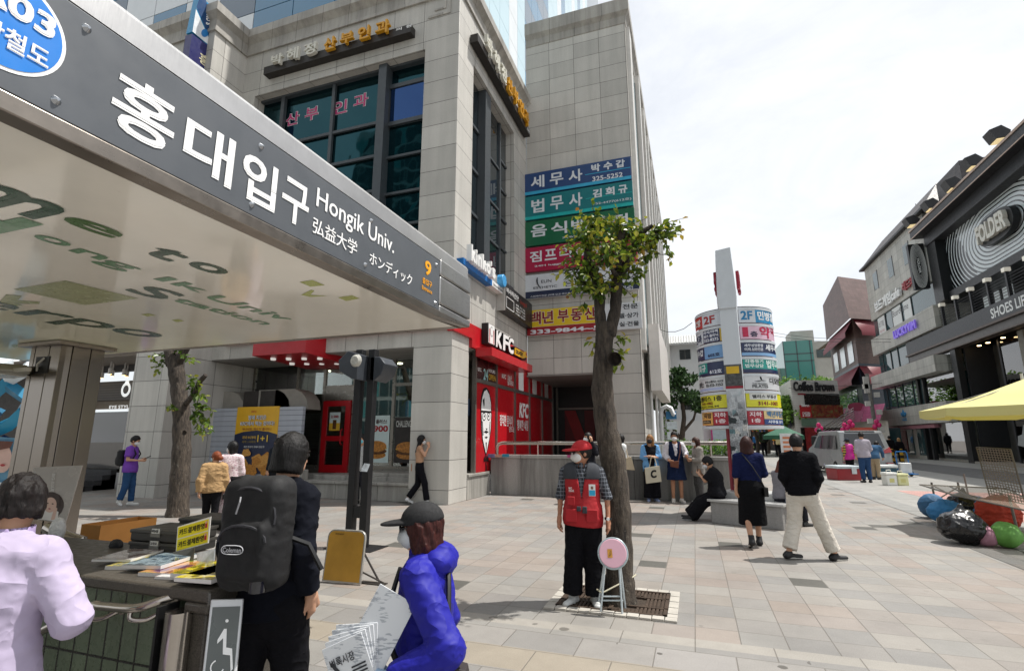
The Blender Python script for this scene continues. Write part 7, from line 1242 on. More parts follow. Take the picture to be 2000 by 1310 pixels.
for s in (-1, 1):
    b = MB()
    for q in (((.62, 1.12), (.75, 1.72), (1.55, 1.74), (1.55, 1.12)), ((1.65, 1.12), (1.65, 1.74), (2.7, 1.74), (2.7, 1.12)), ((2.8, 1.12), (2.8, 1.72), (3.25, 1.72), (3.95, 1.15))):
        f = [sd_(s, y, z) for y, z in q]; b.face(f if s > 0 else f[::-1])
    b.build("side_window", vg, van, local=True)
    b = MB(); f = [Vector((s * .93, -.03, 1.02)), Vector((s * .62, -.03, .98)), Vector((s * .60, -.03, 1.08)), Vector((s * .90, .08, 1.24))]; b.prism([p * SV for p in f], Vector((0, .06, 0))); b.build("tail_light", M('#8d1218', .2, 0, .1, coat=.5), van, local=True); b = MB(); b.box(s * .93 * SV, -.04, .56, s * .68 * SV, .05, .64); b.build("reflector", M('#8d1218', .25), van, local=True)
    for y in (.95, 4.1):
        wl_ = thing("wheel", None, None); wl_.parent = van; b = MB(); b.lathe([(.20, -.1), (.30, -.11), (.335, -.08), (.335, .08), (.30, .11), (.2, .1)], (s * .87 * SV, y * SV, .335), 20, ax='x'); t_ = b.build("tyre", M('#161616', .8), wl_, local=True); b = MB(); b.lathe([(0, s * .11), (.05, s * .115), (.19, s * .09), (.21, s * .11)], (s * .87 * SV, y * SV, .335), 16, ax='x'); b.build("rim", M('#9a9a98', .3, .8), wl_, local=True)
b = MB(); b.face([Vector(p) * SV for p in ((-.74, .02 + .13 - .03, 1.2), (.74, .02 + .13 - .03, 1.2), (.66, .36, 1.8), (-.66, .36, 1.8))]); b.build("rear_window", vg, van, local=True); b = MB(); b.box(-.26 * SV, -.02, .98, .26 * SV, .02, 1.12); b.build("number_plate", M('#cfd3d0', .4), van, local=True); b = MB(); b.box(-.97 * SV, -.12, .36, .97 * SV, .05, .60); b.build("bumper", vm, van, local=True, bevel=.04); b = MB(); b.box(-.62, .45, 2.06, .62, 2.9, 2.09); b.build("roof_rail", M('#b9bab8', .3, .5), van, local=True)
def cooler(name, label, u0, u1, v0, v1, col, lid, cat="cooler", dep=.8):
    p, q = G(u0, v1), G(u1, v1); d = (p - EYEV).dot(_fw); w_ = (q - p).length; h = (v1 - v0) * d / FPX; t_ = thing(name, label, cat, ((p.x + q.x) / 2, (p.y + q.y) / 2, 0), YAW); b = MB(); b.box(-w_ / 2, -.02, 0, w_ / 2, w_ * dep, h * .8); b.build("tub", M(col, .45, 0, .08), t_, local=True, bevel=.03); b = MB(); b.box(-w_ / 2 - .015, -.035, h * .8, w_ / 2 + .015, w_ * dep + .015, h); b.build("lid", M(lid, .45, 0, .08), t_, local=True, bevel=.025); return t_, w_, h
c_, w_, h_ = cooler("cool_box", "red cool box with pale lid at the pink waistcoat's feet", 1637, 1683, 910, 938, '#8e1a22', '#b9c4c9'); b = MB(); b.box(.1, -.06, h_ * .45, .3, -.035, h_ * .9); b.build("latch", M('#c9ced0', .4), c_, local=True)
cooler("cool_box", "dark teal cool box with white lid beside the blue hand cart", 1720, 1756, 909, 934, '#1f4654', '#c9ccca'); cooler("wicker_basket", "brown basket with pale cloth behind the red cool box", 1621, 1641, 906, 924, '#6d5d4b', '#b9b4cf', "basket")
for nm_, lab, u0, u1, v0, v1, c in (("water_jug", "white square water jug with a yellow label on the lane", 1733, 1754, 923, 948, '#d6d6d0'), ("water_jug", "pale yellow square water jug next to the white one", 1755, 1776, 925, 948, '#d0cf9a'), ("water_jug", "small white jug behind the two front jugs", 1756, 1774, 914, 926, '#cfd2d0')):
    t_, w_, h_ = cooler(nm_, lab, u0, u1, v0, v1, c, c, "jug", .7); b = MB(); b.tube([(-w_ * .2, w_ * .3, h_), (-w_ * .2, w_ * .3, h_ + .08), (w_ * .2, w_ * .3, h_ + .08), (w_ * .2, w_ * .3, h_)], .018, 6); b.build("handle", M('#b9b9b2', .5), t_, local=True); b = MB(); b.box(-w_ * .25, -.025, h_ * .25, w_ * .2, -.0215, h_ * .55); b.build("paper_label", M('#c2bd7a', .6), t_, local=True)
ct = thing("hand_cart", "blue tubular hand cart carrying a white jug on the lane", "cart", tuple(G(1768, 930)), YAW); b = MB(); bm_ = M('#1f72b8', .35, .2, .05)
for s in (-.27, .27): b.tube([(s, 0, .12), (s, .05, 1.0), (s * .85, .06, 1.12)], .02, 7)
b.tube([(-.23, .06, 1.12), (.23, .06, 1.12)], .02, 7); b.tube([(-.27, .02, .45), (.27, .02, .45)], .015, 6); b.box(-.3, -.45, .12, .3, .02, .15); b.build("frame", bm_, ct, local=True)
for s in (-.33, .33): b = MB(); b.lathe([(.0, -.03), (.08, -.03), (.13, -.035), (.14, 0), (.13, .035), (.0, .03)], (s, .05, .14), 16, ax='x'); b.build("wheel", M('#1d2420', .7), ct, local=True)
wj = MB(); p = ct.location; wj.box(p.x - .25, p.y - .35, .155, p.x + .2, p.y - .0, .62); tag(wj.build("water_jug", M('#d3d4d3', .45), None, bevel=.03), "white jug riding on the blue hand cart", "jug"); 
gp = thing("green_parasol", "dark green market parasol in the distance right of the pylon", "parasol", tuple(G(1530, 885))); c = PY(1530, 850, 30); a = PY(1530, 831, 30); gp.location = (c.x, 30, 0); b = MB(); n = 8
for k in range(n): a0, a1 = 2 * math.pi * k / n + .2, 2 * math.pi * (k + 1) / n + .2; P0, P1 = Vector((c.x + 1.0 * math.cos(a0), 30 + 1.0 * math.sin(a0), c.z)), Vector((c.x + 1.0 * math.cos(a1), 30 + 1.0 * math.sin(a1), c.z)); b.face([P0, P1, a]); b.face([P0 - Vector((0, 0, .2)), P1 - Vector((0, 0, .2)), P1, P0])
b.build("canopy", M('#17523a', .7, 0, .08), gp); b = MB(); b.tube([(c.x, 30, 0), (c.x, 30, a.z)], .03, 6); b.build("pole", M('#bbbbbb', .5), gp)
ab = thing("menu_board", "white standing board with orange printed lines beside the green parasol", "sign", tuple(G(1537, 888))); p, q = PY(1527, 888, 27), PY(1546, 846, 27); b = MB(); b.box(p.x, 27, 0, q.x, 27.06, q.z); b.build("panel", M('#cfcfcf', .5), ab); b = MB()
for k in range(5): b.box(p.x + .1, 26.98, q.z - .25 - k * .2, q.x - .1, 27.0, q.z - .15 - k * .2)
b.build("printed_lines", M('#c27a55', .5), ab)
cn = thing("traffic_barrel", "orange and white road marker beside the minivan", "cone", tuple(G(1584, 912))); p = cn.location; b = MB(); b.lathe([(0, .95), (.08, .95), (.22, .12), (.32, .1), (.32, 0)], (0, 0, 0), 16); b.build("cone_body", M('#c2411f', .5, 0, .05), cn, local=True); b = MB(); b.lathe([(.13, .70), (.175, .45)], (0, 0, 0), 16); b.build("white_band", KW, cn, local=True)
for i, (u, v) in enumerate(((1745, 900), (1763, 899))): bo = thing("bollard", ("yellow and black striped bollard left of the couple in black", "yellow and black striped bollard hidden behind the couple in black")[i], "bollard", (PY(u, v, 44).x, 44, 0), 0, "striped bollards by the shops"); b = MB(); [b.lathe([(.11, k * .2), (.11, k * .2 + .2)], (0, 0, 0), 12, k % 2) for k in range(5)]; b.lathe([(.11, 1.0), (.0, 1.05)], (0, 0, 0), 12, 1); b.build("post", [KB, M('#c99a1c', .5)], bo, local=True)
for i, (u, v) in enumerate(((1625, 848), (1687, 842))):
    bs_ = thing("balloon_sign", ("purple stall sign with two clusters of pink balloons", "orange stall sign with pink balloons above the minivan")[i], "sign", (PY(u, v, 40).x, 40, 0)); p = PY(u, v, 40); b = MB(); b.box(p.x - .75, 40, p.z - .35, p.x + .75, 40.06, p.z + .25); b.box(p.x - .05, 40.06, 0, p.x + .05, 40.12, p.z); b.build("panel", M(('#8d3a72', '#c2503a')[i], .5), bs_)
    for s in (-1, 1):
        for k in range(3): b = MB(); b.ball((p.x + s * .75 + .12 * (k - 1), 39.9, p.z + .30 + .26 * (k % 2) + .05 * k), .15, 10, sq=(1, 1, 1.15)); b.build("balloon", M('#c21f66', .3, 0, .05), bs_)
# ================================================================== people
def unit(v): v = np.asarray(v, float); return v / (np.linalg.norm(v) + 1e-9)
def rotm(yaw=0, pitch=0, roll=0):
    """head turn: yaw to its left, pitch down positive, roll to its right"""
    return np.array(Matrix.Rotation(R(yaw), 3, 'Z') @ Matrix.Rotation(R(-pitch), 3, 'X') @ Matrix.Rotation(R(roll), 3, 'Y'), np.float32)
BASEJ = dict(pel=(0, 0, .93), chest=(0, -.01, 1.24), neck=(0, -.01, 1.42), head=(0, .025, 1.575), shR=(.165, -.015, 1.375), shL=(-.165, -.015, 1.375), elR=(.215, -.04, 1.10), elL=(-.215, -.04, 1.10), wrR=(.225, .03, .86), wrL=(-.225, .03, .86),
    hiR=(.085, 0, .89), hiL=(-.085, 0, .89), knR=(.095, .02, .48), knL=(-.095, .02, .48), anR=(.10, -.015, .085), anL=(-.10, -.015, .085), toR=(.13, .14, .03), toL=(-.13, .14, .03))
SKIN = lambda c: M(c, .5, 0, .06, 9, spec=.4)
def hand_sdf(P, wr, d, side, curl=.5, palm=None, open_=False):
    d = unit(d); n = unit(np.cross(d, (0, 1, 0)) if palm is None else palm); n = unit(n - d * np.dot(n, d)); s = np.cross(n, d)  # n = palm normal, s = across
    v = rcone(P, wr - d * .03, wr + d * .02, .026, .028); pc = wr + d * .055; v = smin(v, rcone(P, wr + d * .02 + s * .012, pc + d * .022 + s * .020, .022, .019), .012); v = smin(v, rcone(P, wr + d * .02 - s * .012, pc + d * .02 - s * .022, .022, .018), .012)
    for i, (o, l) in enumerate(((-.030, .062), (-.010, .076), (.011, .081), (.031, .070))):
        a = wr + d * .072 + s * o; b = a + d * l * .5 * (1 - .3 * curl) + n * l * .5 * curl * .8; c = b + d * l * .5 * (1 - curl * 1.3) + n * l * .5 * curl * 1.2; v = smin(v, rcone(P, a, b, .0105, .0095), .006); v = np.minimum(v, rcone(P, b, c, .0095, .008))
    a = wr + d * .025 + s * .024 * side * -1 * 1.0; b = a + d * .035 + n * .02 + s * .024 * side * -1; c = b + d * .03 + n * .012; v = smin(v, rcone(P, a, b, .014, .011), .01); return np.minimum(v, rcone(P, b, c, .011, .009))
def striped(c1, c2, n, diag=0):
    m, t = newmat("striped_cloth"); s = t.n("ShaderNodeSeparateXYZ", {"Vector": t.n("ShaderNodeTexCoord").outputs["Object"]}); q = t.math('FRACT', t.math('MULTIPLY', t.math('ADD', s.outputs[2] if not diag else s.outputs[0], t.math('MULTIPLY', s.outputs[2], diag)), n)); t.done(t.mix(lin(c1), lin(c2), t.math('GREATER_THAN', q, .5)), .8); return m
def plaid(c1, c2, c3, n=22):
    m, t = newmat("plaid_cloth"); s = t.n("ShaderNodeSeparateXYZ", {"Vector": t.n("ShaderNodeTexCoord").outputs["Object"]}); f = lambda q, k, w_: t.math('GREATER_THAN', t.math('FRACT', t.math('MULTIPLY', q, k)), w_); c = t.mix(lin(c1), lin(c2), t.math('MULTIPLY', f(t.math('ADD', s.outputs[0], s.outputs[1]), n, .55), .6)); c = t.mix(c, lin(c2), t.math('MULTIPLY', f(s.outputs[2], n, .55), .5)); c = t.mix(c, lin(c3), f(s.outputs[2], n, .9)); c = t.mix(c, lin(c3), t.math('MULTIPLY', f(t.math('ADD', s.outputs[0], s.outputs[1]), n, .9), .7)); t.done(c, .85); return m
def floral(c1, c2):
    m, t = newmat("floral_cloth"); v = t.n("ShaderNodeTexCoord").outputs["Object"]; c = t.mix(lin(c1), lin(c2), t.rng(t.noise(v, 55, 3, .6), .54, .60, 0, 1)); t.done(c, .85); return m
def strands(col, spec=.5):
    m, t = newmat("hair"); v = t.n("ShaderNodeTexCoord").outputs["Object"]; vv = t.n("ShaderNodeMapping", {"Vector": v, "Scale": (1, 1, .09)}).outputs[0]; f = t.noise(vv, 190, 4, .7); c = t.mix(lin(col), t.rng(f, .3, .7, .35, 1.5), 1., 'MULTIPLY'); t.done(c, .5, 0., f, .003, **{"Specular IOR Level": .28}); return m
HAIRM = {}
def hairmat(c):
    if c not in HAIRM: HAIRM[c] = strands(c)
    return HAIRM[c]
FOLD = {}
def fold(col, rough=.9, sc=6, d=.006, spec=.12):
    if (col, sc) in FOLD: return FOLD[(col, sc)]
    m, t = newmat("cloth_" + col.strip('#')); v = t.n("ShaderNodeTexCoord").outputs["Object"]; w_ = t.n("ShaderNodeMapping", {"Vector": v, "Rotation": (.5, .4, .2), "Scale": (1, 1, 1.7)}).outputs[0]; r_ = lambda q, k: t.math('POWER', t.math('SUBTRACT', 1.0, t.math('ABSOLUTE', t.math('SUBTRACT', t.math('MULTIPLY', t.noise(q, k, 2, .45), 2.0), 1.0))), 5.0)
    hgt = t.math('ADD', r_(w_, sc), t.math('MULTIPLY', r_(v, sc * 2.3), .45)); hgt = t.math('ADD', hgt, t.math('MULTIPLY', t.noise(v, 420, 2), .03)); c = t.mix(lin(col), t.rng(t.noise(v, 5, 4), .3, .7, .9, 1.1), 1., 'MULTIPLY'); t.done(c, rough, 0., hgt, d, **{"Specular IOR Level": spec}); FOLD[(col, sc)] = m; return m
def cloth(c): return c if not isinstance(c, str) else fold(c)
def head_top(loc, yt):
    lo, hi = .5, 3.
    for _ in range(40):
        m = (lo + hi) / 2; v = Vector((loc[0], loc[1], m)) - EYEV; y = 655 - FPX * v.dot(_up) / v.dot(_fw)
        lo, hi = (m, hi) if y > yt else (lo, m)
    return lo
PEOPLE = {}
def person(key, label, foot=None, top=None, loc=None, H=None, face=0., pose=None, head=(0, 0, 0), wear=(), hair=None, skin='#b98d72', h=.022, hs=1.0, mask=None, girth=1.0, hands=(.5, .5), hipw=1.0, glasses=None, group=None, gloves=None, hem_extra=0):
    if loc is None:
        loc = G(*foot)
        if -6 < loc[0] < 1.2 and loc[1] > 15.0: loc = PY(foot[0], foot[1], 15.12)
    if H is None: H = head_top(loc, top)
    S = H / 1.70; J = {k: np.array(v, np.float32) for k, v in BASEJ.items()}
    for k, v in (pose or {}).items(): J[k] = np.array(v, np.float32)
    root = thing("person", label, "person", (loc[0], loc[1], 0), YAW + R(face), group); PEOPLE[key] = (root, J, S); HR = rotm(*head); hc = J['head']; g_ = girth
    def hp(P): return ((P - hc) @ HR) / hs
    def torso(P, o=0.):
        pel, ch, nk = J['pel'], J['chest'], J['neck']; low = pel + np.array((0, 0, -.04), np.float32); w_ = pel * .55 + ch * .45
        v = rcone(P, low, w_, (.150 * hipw + o), (.118 + o), (1.1 * g_, .80 * g_, 1)); v = smin(v, rcone(P, w_, ch, .118 + o, .138 + o, (1.12 * g_, .78 * g_, 1)), .06); a, b = J['shR'] * .82 + J['shL'] * .18, J['shL'] * .82 + J['shR'] * .18
        v = smin(v, rcone(P, a, b, .062 + o * .8, .062 + o * .8), .08); return smin(v, rcone(P, ch, nk, .12 + o, .065 + o * .4, (1.1, .8, 1)), .05)
    def arm(P, s, o=0., to=2., flare=0.):
        sh, el, wr = J['sh' + s], J['el' + s], J['wr' + s]
        if to <= 1: e = sh + (el - sh) * to; v = rcone(P, sh, e, .055 + o, .050 + o + flare); return smax(v, ((P - e) @ unit(e - sh).astype(np.float32)), .01)
        v = rcone(P, sh, el, .056 + o, .043 + o); e = el + (wr - el) * (to - 1); return smin(v, smax(rcone(P, el, e, .043 + o, .043 - .013 * (to - 1) + o + flare), ((P - e) @ unit(e - el).astype(np.float32)), .008), .02)
    def leg(P, s, o=0., hem=None, wide=0.):
        hi, kn, an = J['hi' + s], J['kn' + s], J['an' + s]; v = rcone(P, hi, kn, .088 * hipw + o, .056 + o + wide * .5)
        if hem is None: return smin(v, rcone(P, kn, an, .055, .038), .02)
        e = kn + (an - kn) * hem; return smin(v, smax(rcone(P, kn, e, .056 + o + wide * .5, .046 + o + wide), ((P - e) @ unit(an - kn).astype(np.float32)), .006), .03)
    def headf(P):
        q = hp(P); v = ellip(q, (0, -.006, .012), (.074, .094, .112)); v = smin(v, ellip(q, (0, .032, -.055), (.054, .062, .06)), .03); v = smin(v, rcone(q, (0, .086, .012), (0, .103, -.022), .009, .014), .014)
        for s in (-1, 1): v = smin(v, ellip(q, (s * .077, -.008, -.008), (.012, .021, .03)), .008); v = smax(v, -ellip(q, (s * .032, .104, .016), (.02, .016, .013)), .01)
        v = smin(v, ellip(q, (0, .086, -.058), (.025, .012, .009)), .008); return smin(v * hs, rcone(P, J['neck'] - np.array((0, 0, .03), np.float32), hc + np.array((0, -.015, -.07), np.float32) * hs, .058, .052), .02)
    allp = np.stack(list(J.values())); blo, bhi = allp.min(0) - .22, allp.max(0) + .22
    def bodyf(P): v = torso(P, -.012); v = smin(v, np.minimum(arm(P, 'R', -.008), arm(P, 'L', -.008)), .03); return smin(v, np.minimum(leg(P, 'R', -.008), leg(P, 'L', -.008)), .03)
    hh = max(.005, min(h * .5, .009)); parts = [(bodyf, blo, bhi, max(h, .018)), (headf, hc - .2, hc + np.array((.2, .2, .19)), hh)]
    for i, s in enumerate('RL'):
        wr, d = J['wr' + s], unit(J['wr' + s] - J['el' + s]); d = J.get('hd' + s, d); sd = -1 if s == 'R' else 1
        if gloves is None: parts.append((lambda P, wr=wr, d=d, sd=sd, c=hands[i], s=s: hand_sdf(P, wr, d, sd, c, J.get('pn' + s, np.array((-1. if s == 'R' else 1., 0, 0)))), wr - .2, wr + .2, .0055 if h < .02 else .0075))
    def out(nm_, fs, mat, lo=None, hi=None, st=None, par=None):
        o = sdfmesh(nm_, fs, lo, hi, st, mat, par or root)
        co = np.empty(len(o.data.vertices) * 3, np.float32); o.data.vertices.foreach_get("co", co); o.data.vertices.foreach_set("co", co * S); o.data.update(); return o
    out("body", parts, SKIN(skin))
    for i, s in enumerate('RL'):
        if gloves: out("glove", [(lambda P, wr=J['wr' + s], d=unit(J['wr' + s] - J['el' + s]), sd=(-1 if s == 'R' else 1), c=hands[i], s=s: hand_sdf(P, wr, J.get('hd' + s, d), sd, c, J.get('pn' + s, np.array((-1. if s == 'R' else 1., 0, 0)))) - .003, J['wr' + s] - .2, J['wr' + s] + .2, .0055)], M(gloves, .7))
    def headpt(p): return (np.asarray(p) * hs) @ HR.T + hc
    for s in (-1, 1):
        b = MB(); b.ball(tuple(headpt((s * .032, .087, .015)) * S), .0115 * S * hs, 8); b.build("eye", M('#1a1310', .15, 0, 0), root, local=True)
    b = MB(); p0_, p1_ = headpt((-.048, .092, .034)), headpt((-.016, .100, .036)); [b.tube([tuple(headpt((s * .048, .084, .033)) * S), tuple(headpt((s * .030, .094, .040)) * S), tuple(headpt((s * .014, .096, .036)) * S)], .0035 * S, 5) for s in (-1, 1)]; b.build("eyebrow", M('#1d1512', .8), root, local=True)
    # ---- clothes
    for w_ in wear:
        kind, col, k = w_[0], w_[1], (w_[2] if len(w_) > 2 else {}); lo_ = k.get('loose', .022); wr_ = k.get('wr', .006); hv = k.get('h', h); nmx = k.get('name')
        if kind in ('top', 'vest'):
            hem, sl = k.get('hem', .84), k.get('sleeve', 1.95)
            def f(P, hem=hem, sl=sl, lo_=lo_, wr_=wr_, k=k):
                v = torso(P, lo_); c = J['pel']; low = np.array((c[0], c[1], hem), np.float32)
                if hem < .9: v = smin(v, rcone(P, c, low, .150 * hipw + lo_ + .0, .150 * hipw + lo_ + k.get('flare', .0), (1.1 * g_, .82 * g_, 1)), .05)
                if kind == 'top': v = smin(v, np.minimum(arm(P, 'R', lo_ * .75, sl, k.get('cuff', 0)), arm(P, 'L', lo_ * .75, sl, k.get('cuff', 0))), .025)
                else:
                    for s in 'RL': v = smax(v, -rcone(P, J['sh' + s] + np.array((.045 if s == 'R' else -.045, 0, 0), np.float32), J['el' + s], .062, .06), .015)
                if wr_: v = v + wr_ * .6 * wrinkle(P, k.get('ws', 16.), st=(1, 1, .8)) + wr_ * 1.3 * crease(P, k.get('ws', 16.) * 1.4, (1.2, 1.2, .9)) + wr_ * .9 * crease(P + 3, k.get('ws', 16.) * 3., (1.2, 1.2, 1))
                v = smax(v, hem - P[..., 2] + .01 * np.sin(P[..., 0] * 9), .008); nk = J['neck']; v = smax(v, -rcone(P, nk + np.array((0, .03, k.get('neckz', .02)), np.float32), hc, k.get('neckr', .066), .09), .008)
                if k.get('vneck'): v = smax(v, -(np.maximum(np.abs(P[..., 0]) - (P[..., 2] - k['vneck']) * .17 - k.get('gap', 0), (.02 - P[..., 1]))), .006)
                return v
            out(nmx or ("jacket" if lo_ > .03 else "shirt" if kind == 'top' else "waistcoat"), f, cloth(col), np.minimum(blo, (-.35, -.35, hem - .05)), bhi, hv)
        elif kind == 'yoke':
            def f(P, k=k): v = torso(P, k.get('loose', .03) + .004); v = smax(v, k['z'] - P[..., 2] - .05 * np.abs(P[..., 0]) , .004); [None]; nk = J['neck']; v = smax(v, -rcone(P, nk + np.array((0, .03, .02), np.float32), hc, .066, .09), .008); v = smax(v, -(np.maximum(np.abs(P[..., 0]) - (P[..., 2] - k.get('vneck', 9)) * .17 - k.get('gap', 0), (.02 - P[..., 1]))), .006); return smax(v, -np.minimum(rcone(P, J['shR'] + np.array((.045, 0, 0), np.float32), J['elR'], .060, .06), rcone(P, J['shL'] - np.array((.045, 0, 0), np.float32), J['elL'], .060, .06)), .01)
            out("yoke", f, cloth(col), blo, bhi, hv)
        elif kind == 'hood':
            c = J['neck']; out("hood", lambda P, c=c: smax(ellip(P, c + np.array((0, -.075, .0)), (.145, .095, .085)) + .007 * wrinkle(P, 22) + .008 * crease(P, 26), -ellip(P, c + np.array((0, .02, .10)), (.085, .10, .13)), .015), cloth(col), c - .3, c + .3, hv)
        elif kind == 'collar':
            c = J['neck']; out("collar", lambda P, c=c: smax(smax(rcone(P, c + np.array((0, .01, -.03)), c + np.array((0, .02, k.get('up', .05))), .082, .074), -rcone(P, c + np.array((0, .012, -.06)), c + np.array((0, .024, .12)), .070, .064), .004), np.abs(P[..., 2] - c[2] - .01) - .055, .004), cloth(col), c - .2, c + .2, min(hv, .012))
        elif kind == 'trousers':
            def f(P, k=k, lo_=lo_, wr_=wr_): v = smin(leg(P, 'R', lo_ * .8, k.get('hem', .97), k.get('wide', .0)), leg(P, 'L', lo_ * .8, k.get('hem', .97), k.get('wide', .0)), .03); c = J['pel']; v = smin(v, rcone(P, c - np.array((0, 0, .04), np.float32), c + np.array((0, 0, .12), np.float32), .148 * hipw + lo_ * .6, .125 + lo_ * .6, (1.1 * g_, .82 * g_, 1)), .04); v = smax(v, P[..., 2] - k.get('waist', 1.03), .006); return v + wr_ * wrinkle(P, 15., st=(1, 1, .7)) + wr_ * 1.1 * crease(P, 20., (1, 1, .9))
            out("trousers", f, cloth(col), blo, bhi, hv)
        elif kind == 'skirt':
            c = J['pel']; kn = (J['knR'] + J['knL']) / 2; hz, w1 = k['hem'], k.get('w', .2); he = np.array((kn[0], kn[1], hz), np.float32); out(nmx or "skirt", lambda P: smax(smax(smin(rcone(P, c + np.array((0, 0, .12), np.float32), c - np.array((0, 0, .06), np.float32), .125 + lo_, .155 * hipw + lo_, (1.1, .85, 1)), rcone(P, c - np.array((0, 0, .06), np.float32), he, .155 * hipw + lo_, w1, (1.05, .85, 1)), .05) + wr_ * wrinkle(P, 13., st=(1.6, 1.6, .25)), hz - P[..., 2], .006), P[..., 2] - k.get('waist', 1.05), .006), cloth(col), np.minimum(blo, (-.4, -.4, hz - .05)), bhi, hv)
        elif kind == 'shoes':
            for s in 'RL':
                a, t_ = J['an' + s], J['to' + s]; u = unit(t_ - a); heel = a + np.array((-u[0] * .045, -u[1] * .045, -.045), np.float32); heel[2] = max(heel[2], .03); t_ = t_.copy()
                def f(P, a=a, t_=t_, heel=heel): v = rcone(P, heel, t_, .043, .036, (1, 1, .85)); v = smin(v, rcone(P, heel + np.array((0, 0, .0), np.float32), a + np.array((0, 0, k.get('ankle', .0)), np.float32), .044, .045), .03); return smax(v, a[2] + .02 + k.get('ankle', 0) - P[..., 2], .01) * 0 + smax(v, P[..., 2] - a[2] - .015 - k.get('ankle', 0), .008)
                o = out("shoe", lambda P, f=f, t_=t_, heel=heel: smax(f(P), np.minimum(heel[2], t_[2]) - .045 - P[..., 2], .006), M(col, .6, 0, .06), a - .25, a + np.array((.25, .25, .12)), min(.011, h * .6))
                if k.get('sole'): out("sole", lambda P, t_=t_, heel=heel: smax(rcone(P, heel, t_, .047, .040, (1, 1, .9)), np.abs((P - heel) @ unit(np.cross(unit(t_ - heel), unit(np.cross(t_ - heel, (0, 0, 1))))).astype(np.float32) * 0 + (P[..., 2] - (heel[2] + (t_[2] - heel[2]) * np.clip(((P - heel) @ unit(t_ - heel).astype(np.float32)) / .19, 0, 1)) + .024)) - .012, .004), M(k['sole'], .6, 0, .04), a - .25, a + np.array((.25, .25, .12)), min(.011, h * .6), o)
        elif kind == 'cap':
            br = k.get('brim', 0); f = lambda P: np.minimum(smax(ellip(hp(P), (0, -.012, .042), (.095, .116, .096)), .030 - hp(P)[..., 2] - hp(P)[..., 1] * .06, .006), smax(ellip(hp(P), (0, .10, .042), (.078, .118, .016)) + 0 * P[..., 0], -(hp(P)[..., 1] - .06), .004)) * hs; out("cap", f, cloth(col), hc - .28, hc + .28, min(h, .008))
    if hair:
        hcol, st = hair[0], hair[1]; Ln = hair[2] if len(hair) > 2 else .13
        def f(P):
            q = hp(P); v = ellip(q, (0, -.013, .022), (.088, .108, .120))
            if st in ('bob', 'long', 'curly'):
                v = smin(v, rcone(q, (0, -.022, .0), (0, -.045 if st == 'long' else -.028, -Ln), .098 if st != 'long' else .095, .105 if st != 'long' else .085, (1, .82 if st != 'long' else .62, 1)), .03); v = smax(v, -Ln - .03 - q[..., 2], .012)
            else: v = smax(v, -.058 - q[..., 2] + np.maximum(q[..., 1], 0) * 1.6, .015)
            if st == 'bun': v = smin(v, ellip(q, (.0, -.125, -.02), (.05, .045, .05)), .02)
            if st == 'pony': v = smin(v, rcone(q, (0, -.11, .02), (0, -.13, -.2), .035, .03), .02)
            fringe = hair[3] if len(hair) > 3 else .055
            v = smax(v, -rbox(q, (0, .115, fringe - .125), (.062, .085, .125), .03), .012)
            if st == 'curly': v = v + .010 * wrinkle(q, 42) + .005 * wrinkle(q, 90)
            else: ang = np.arctan2(q[..., 0], q[..., 1]); v = v + .0022 * np.sin(ang * 34 + 2 * np.sin(q[..., 2] * 30)) + .002 * np.sin(ang * 71 + 9 * q[..., 2])
            if hair[1] != 'none' and k_cap: v = smax(v, hp(P)[..., 2] - .05, .01)
            return v * hs
        k_cap = any(w_[0] == 'cap' for w_ in wear); out("hair", f, hairmat(hcol), hc + np.array((-.24, -.28, -Ln - .16)), hc + np.array((.24, .22, .2)), min(h * .55, .009))
    if mask: out("mask", lambda P: smax(smin(ellip(hp(P), (0, .048, -.038), (.066, .070, .062)), rcone(hp(P), (0, .10, .0), (0, .112, -.04), .012, .016), .02), .035 - hp(P)[..., 1] - .25 * np.abs(hp(P)[..., 0]), .004) * hs, M(mask, .8, 0, .04), hc - .2, hc + .2, min(h * .5, .007))
    if glasses:
        b = MB()
        for s in (-1, 1): b.lathe([(.0, .0), (.024, .001), (.026, .004), (.024, .006)], (0, 0, 0), 14, ax='y'); n0 = len(b.v)
        b.v = []; b.f = []; b.uv = []; b.mi = []
        for s in (-1, 1):
            q = [headpt((s * .034 + .027 * math.cos(a), .106 - .25 * .02 * (abs(math.cos(a))), .014 + .021 * math.sin(a))) * S for a in np.linspace(0, 6.28, 15)[:-1]]; b.face([tuple(p) for p in q], None, 0); b.tube([tuple(headpt((s * .060, .098, .018)) * S), tuple(headpt((s * .079, .03, .016)) * S), tuple(headpt((s * .08, -.01, .01)) * S)], .0035 * S, 5, m=1)
        b.tube([tuple(headpt((-.012, .108, .02)) * S), tuple(headpt((.012, .108, .02)) * S)], .003 * S, 5, m=1); b.build("glasses", [M(glasses, .1, 0, 0), M('#141214', .3)], root, local=True)
    return root
def carry(key, name, label, cat, parts):
    """a thing carried by a person, built in the person's own frame at 1.7 m scale"""
    root, J, S = PEOPLE[key]; t_ = thing(name, label, cat, root.location, root.rotation_euler.z)
    for nm_, mat, fn in parts:
        b = MB(); fn(b, J); b.v = [tuple(np.array(p) * S) for p in b.v]; b.build(nm_, mat, t_, local=True, bevel=.004 * S if len(b.f) < 60 and nm_ not in ('lettering', 'strap') else 0)
    return t_
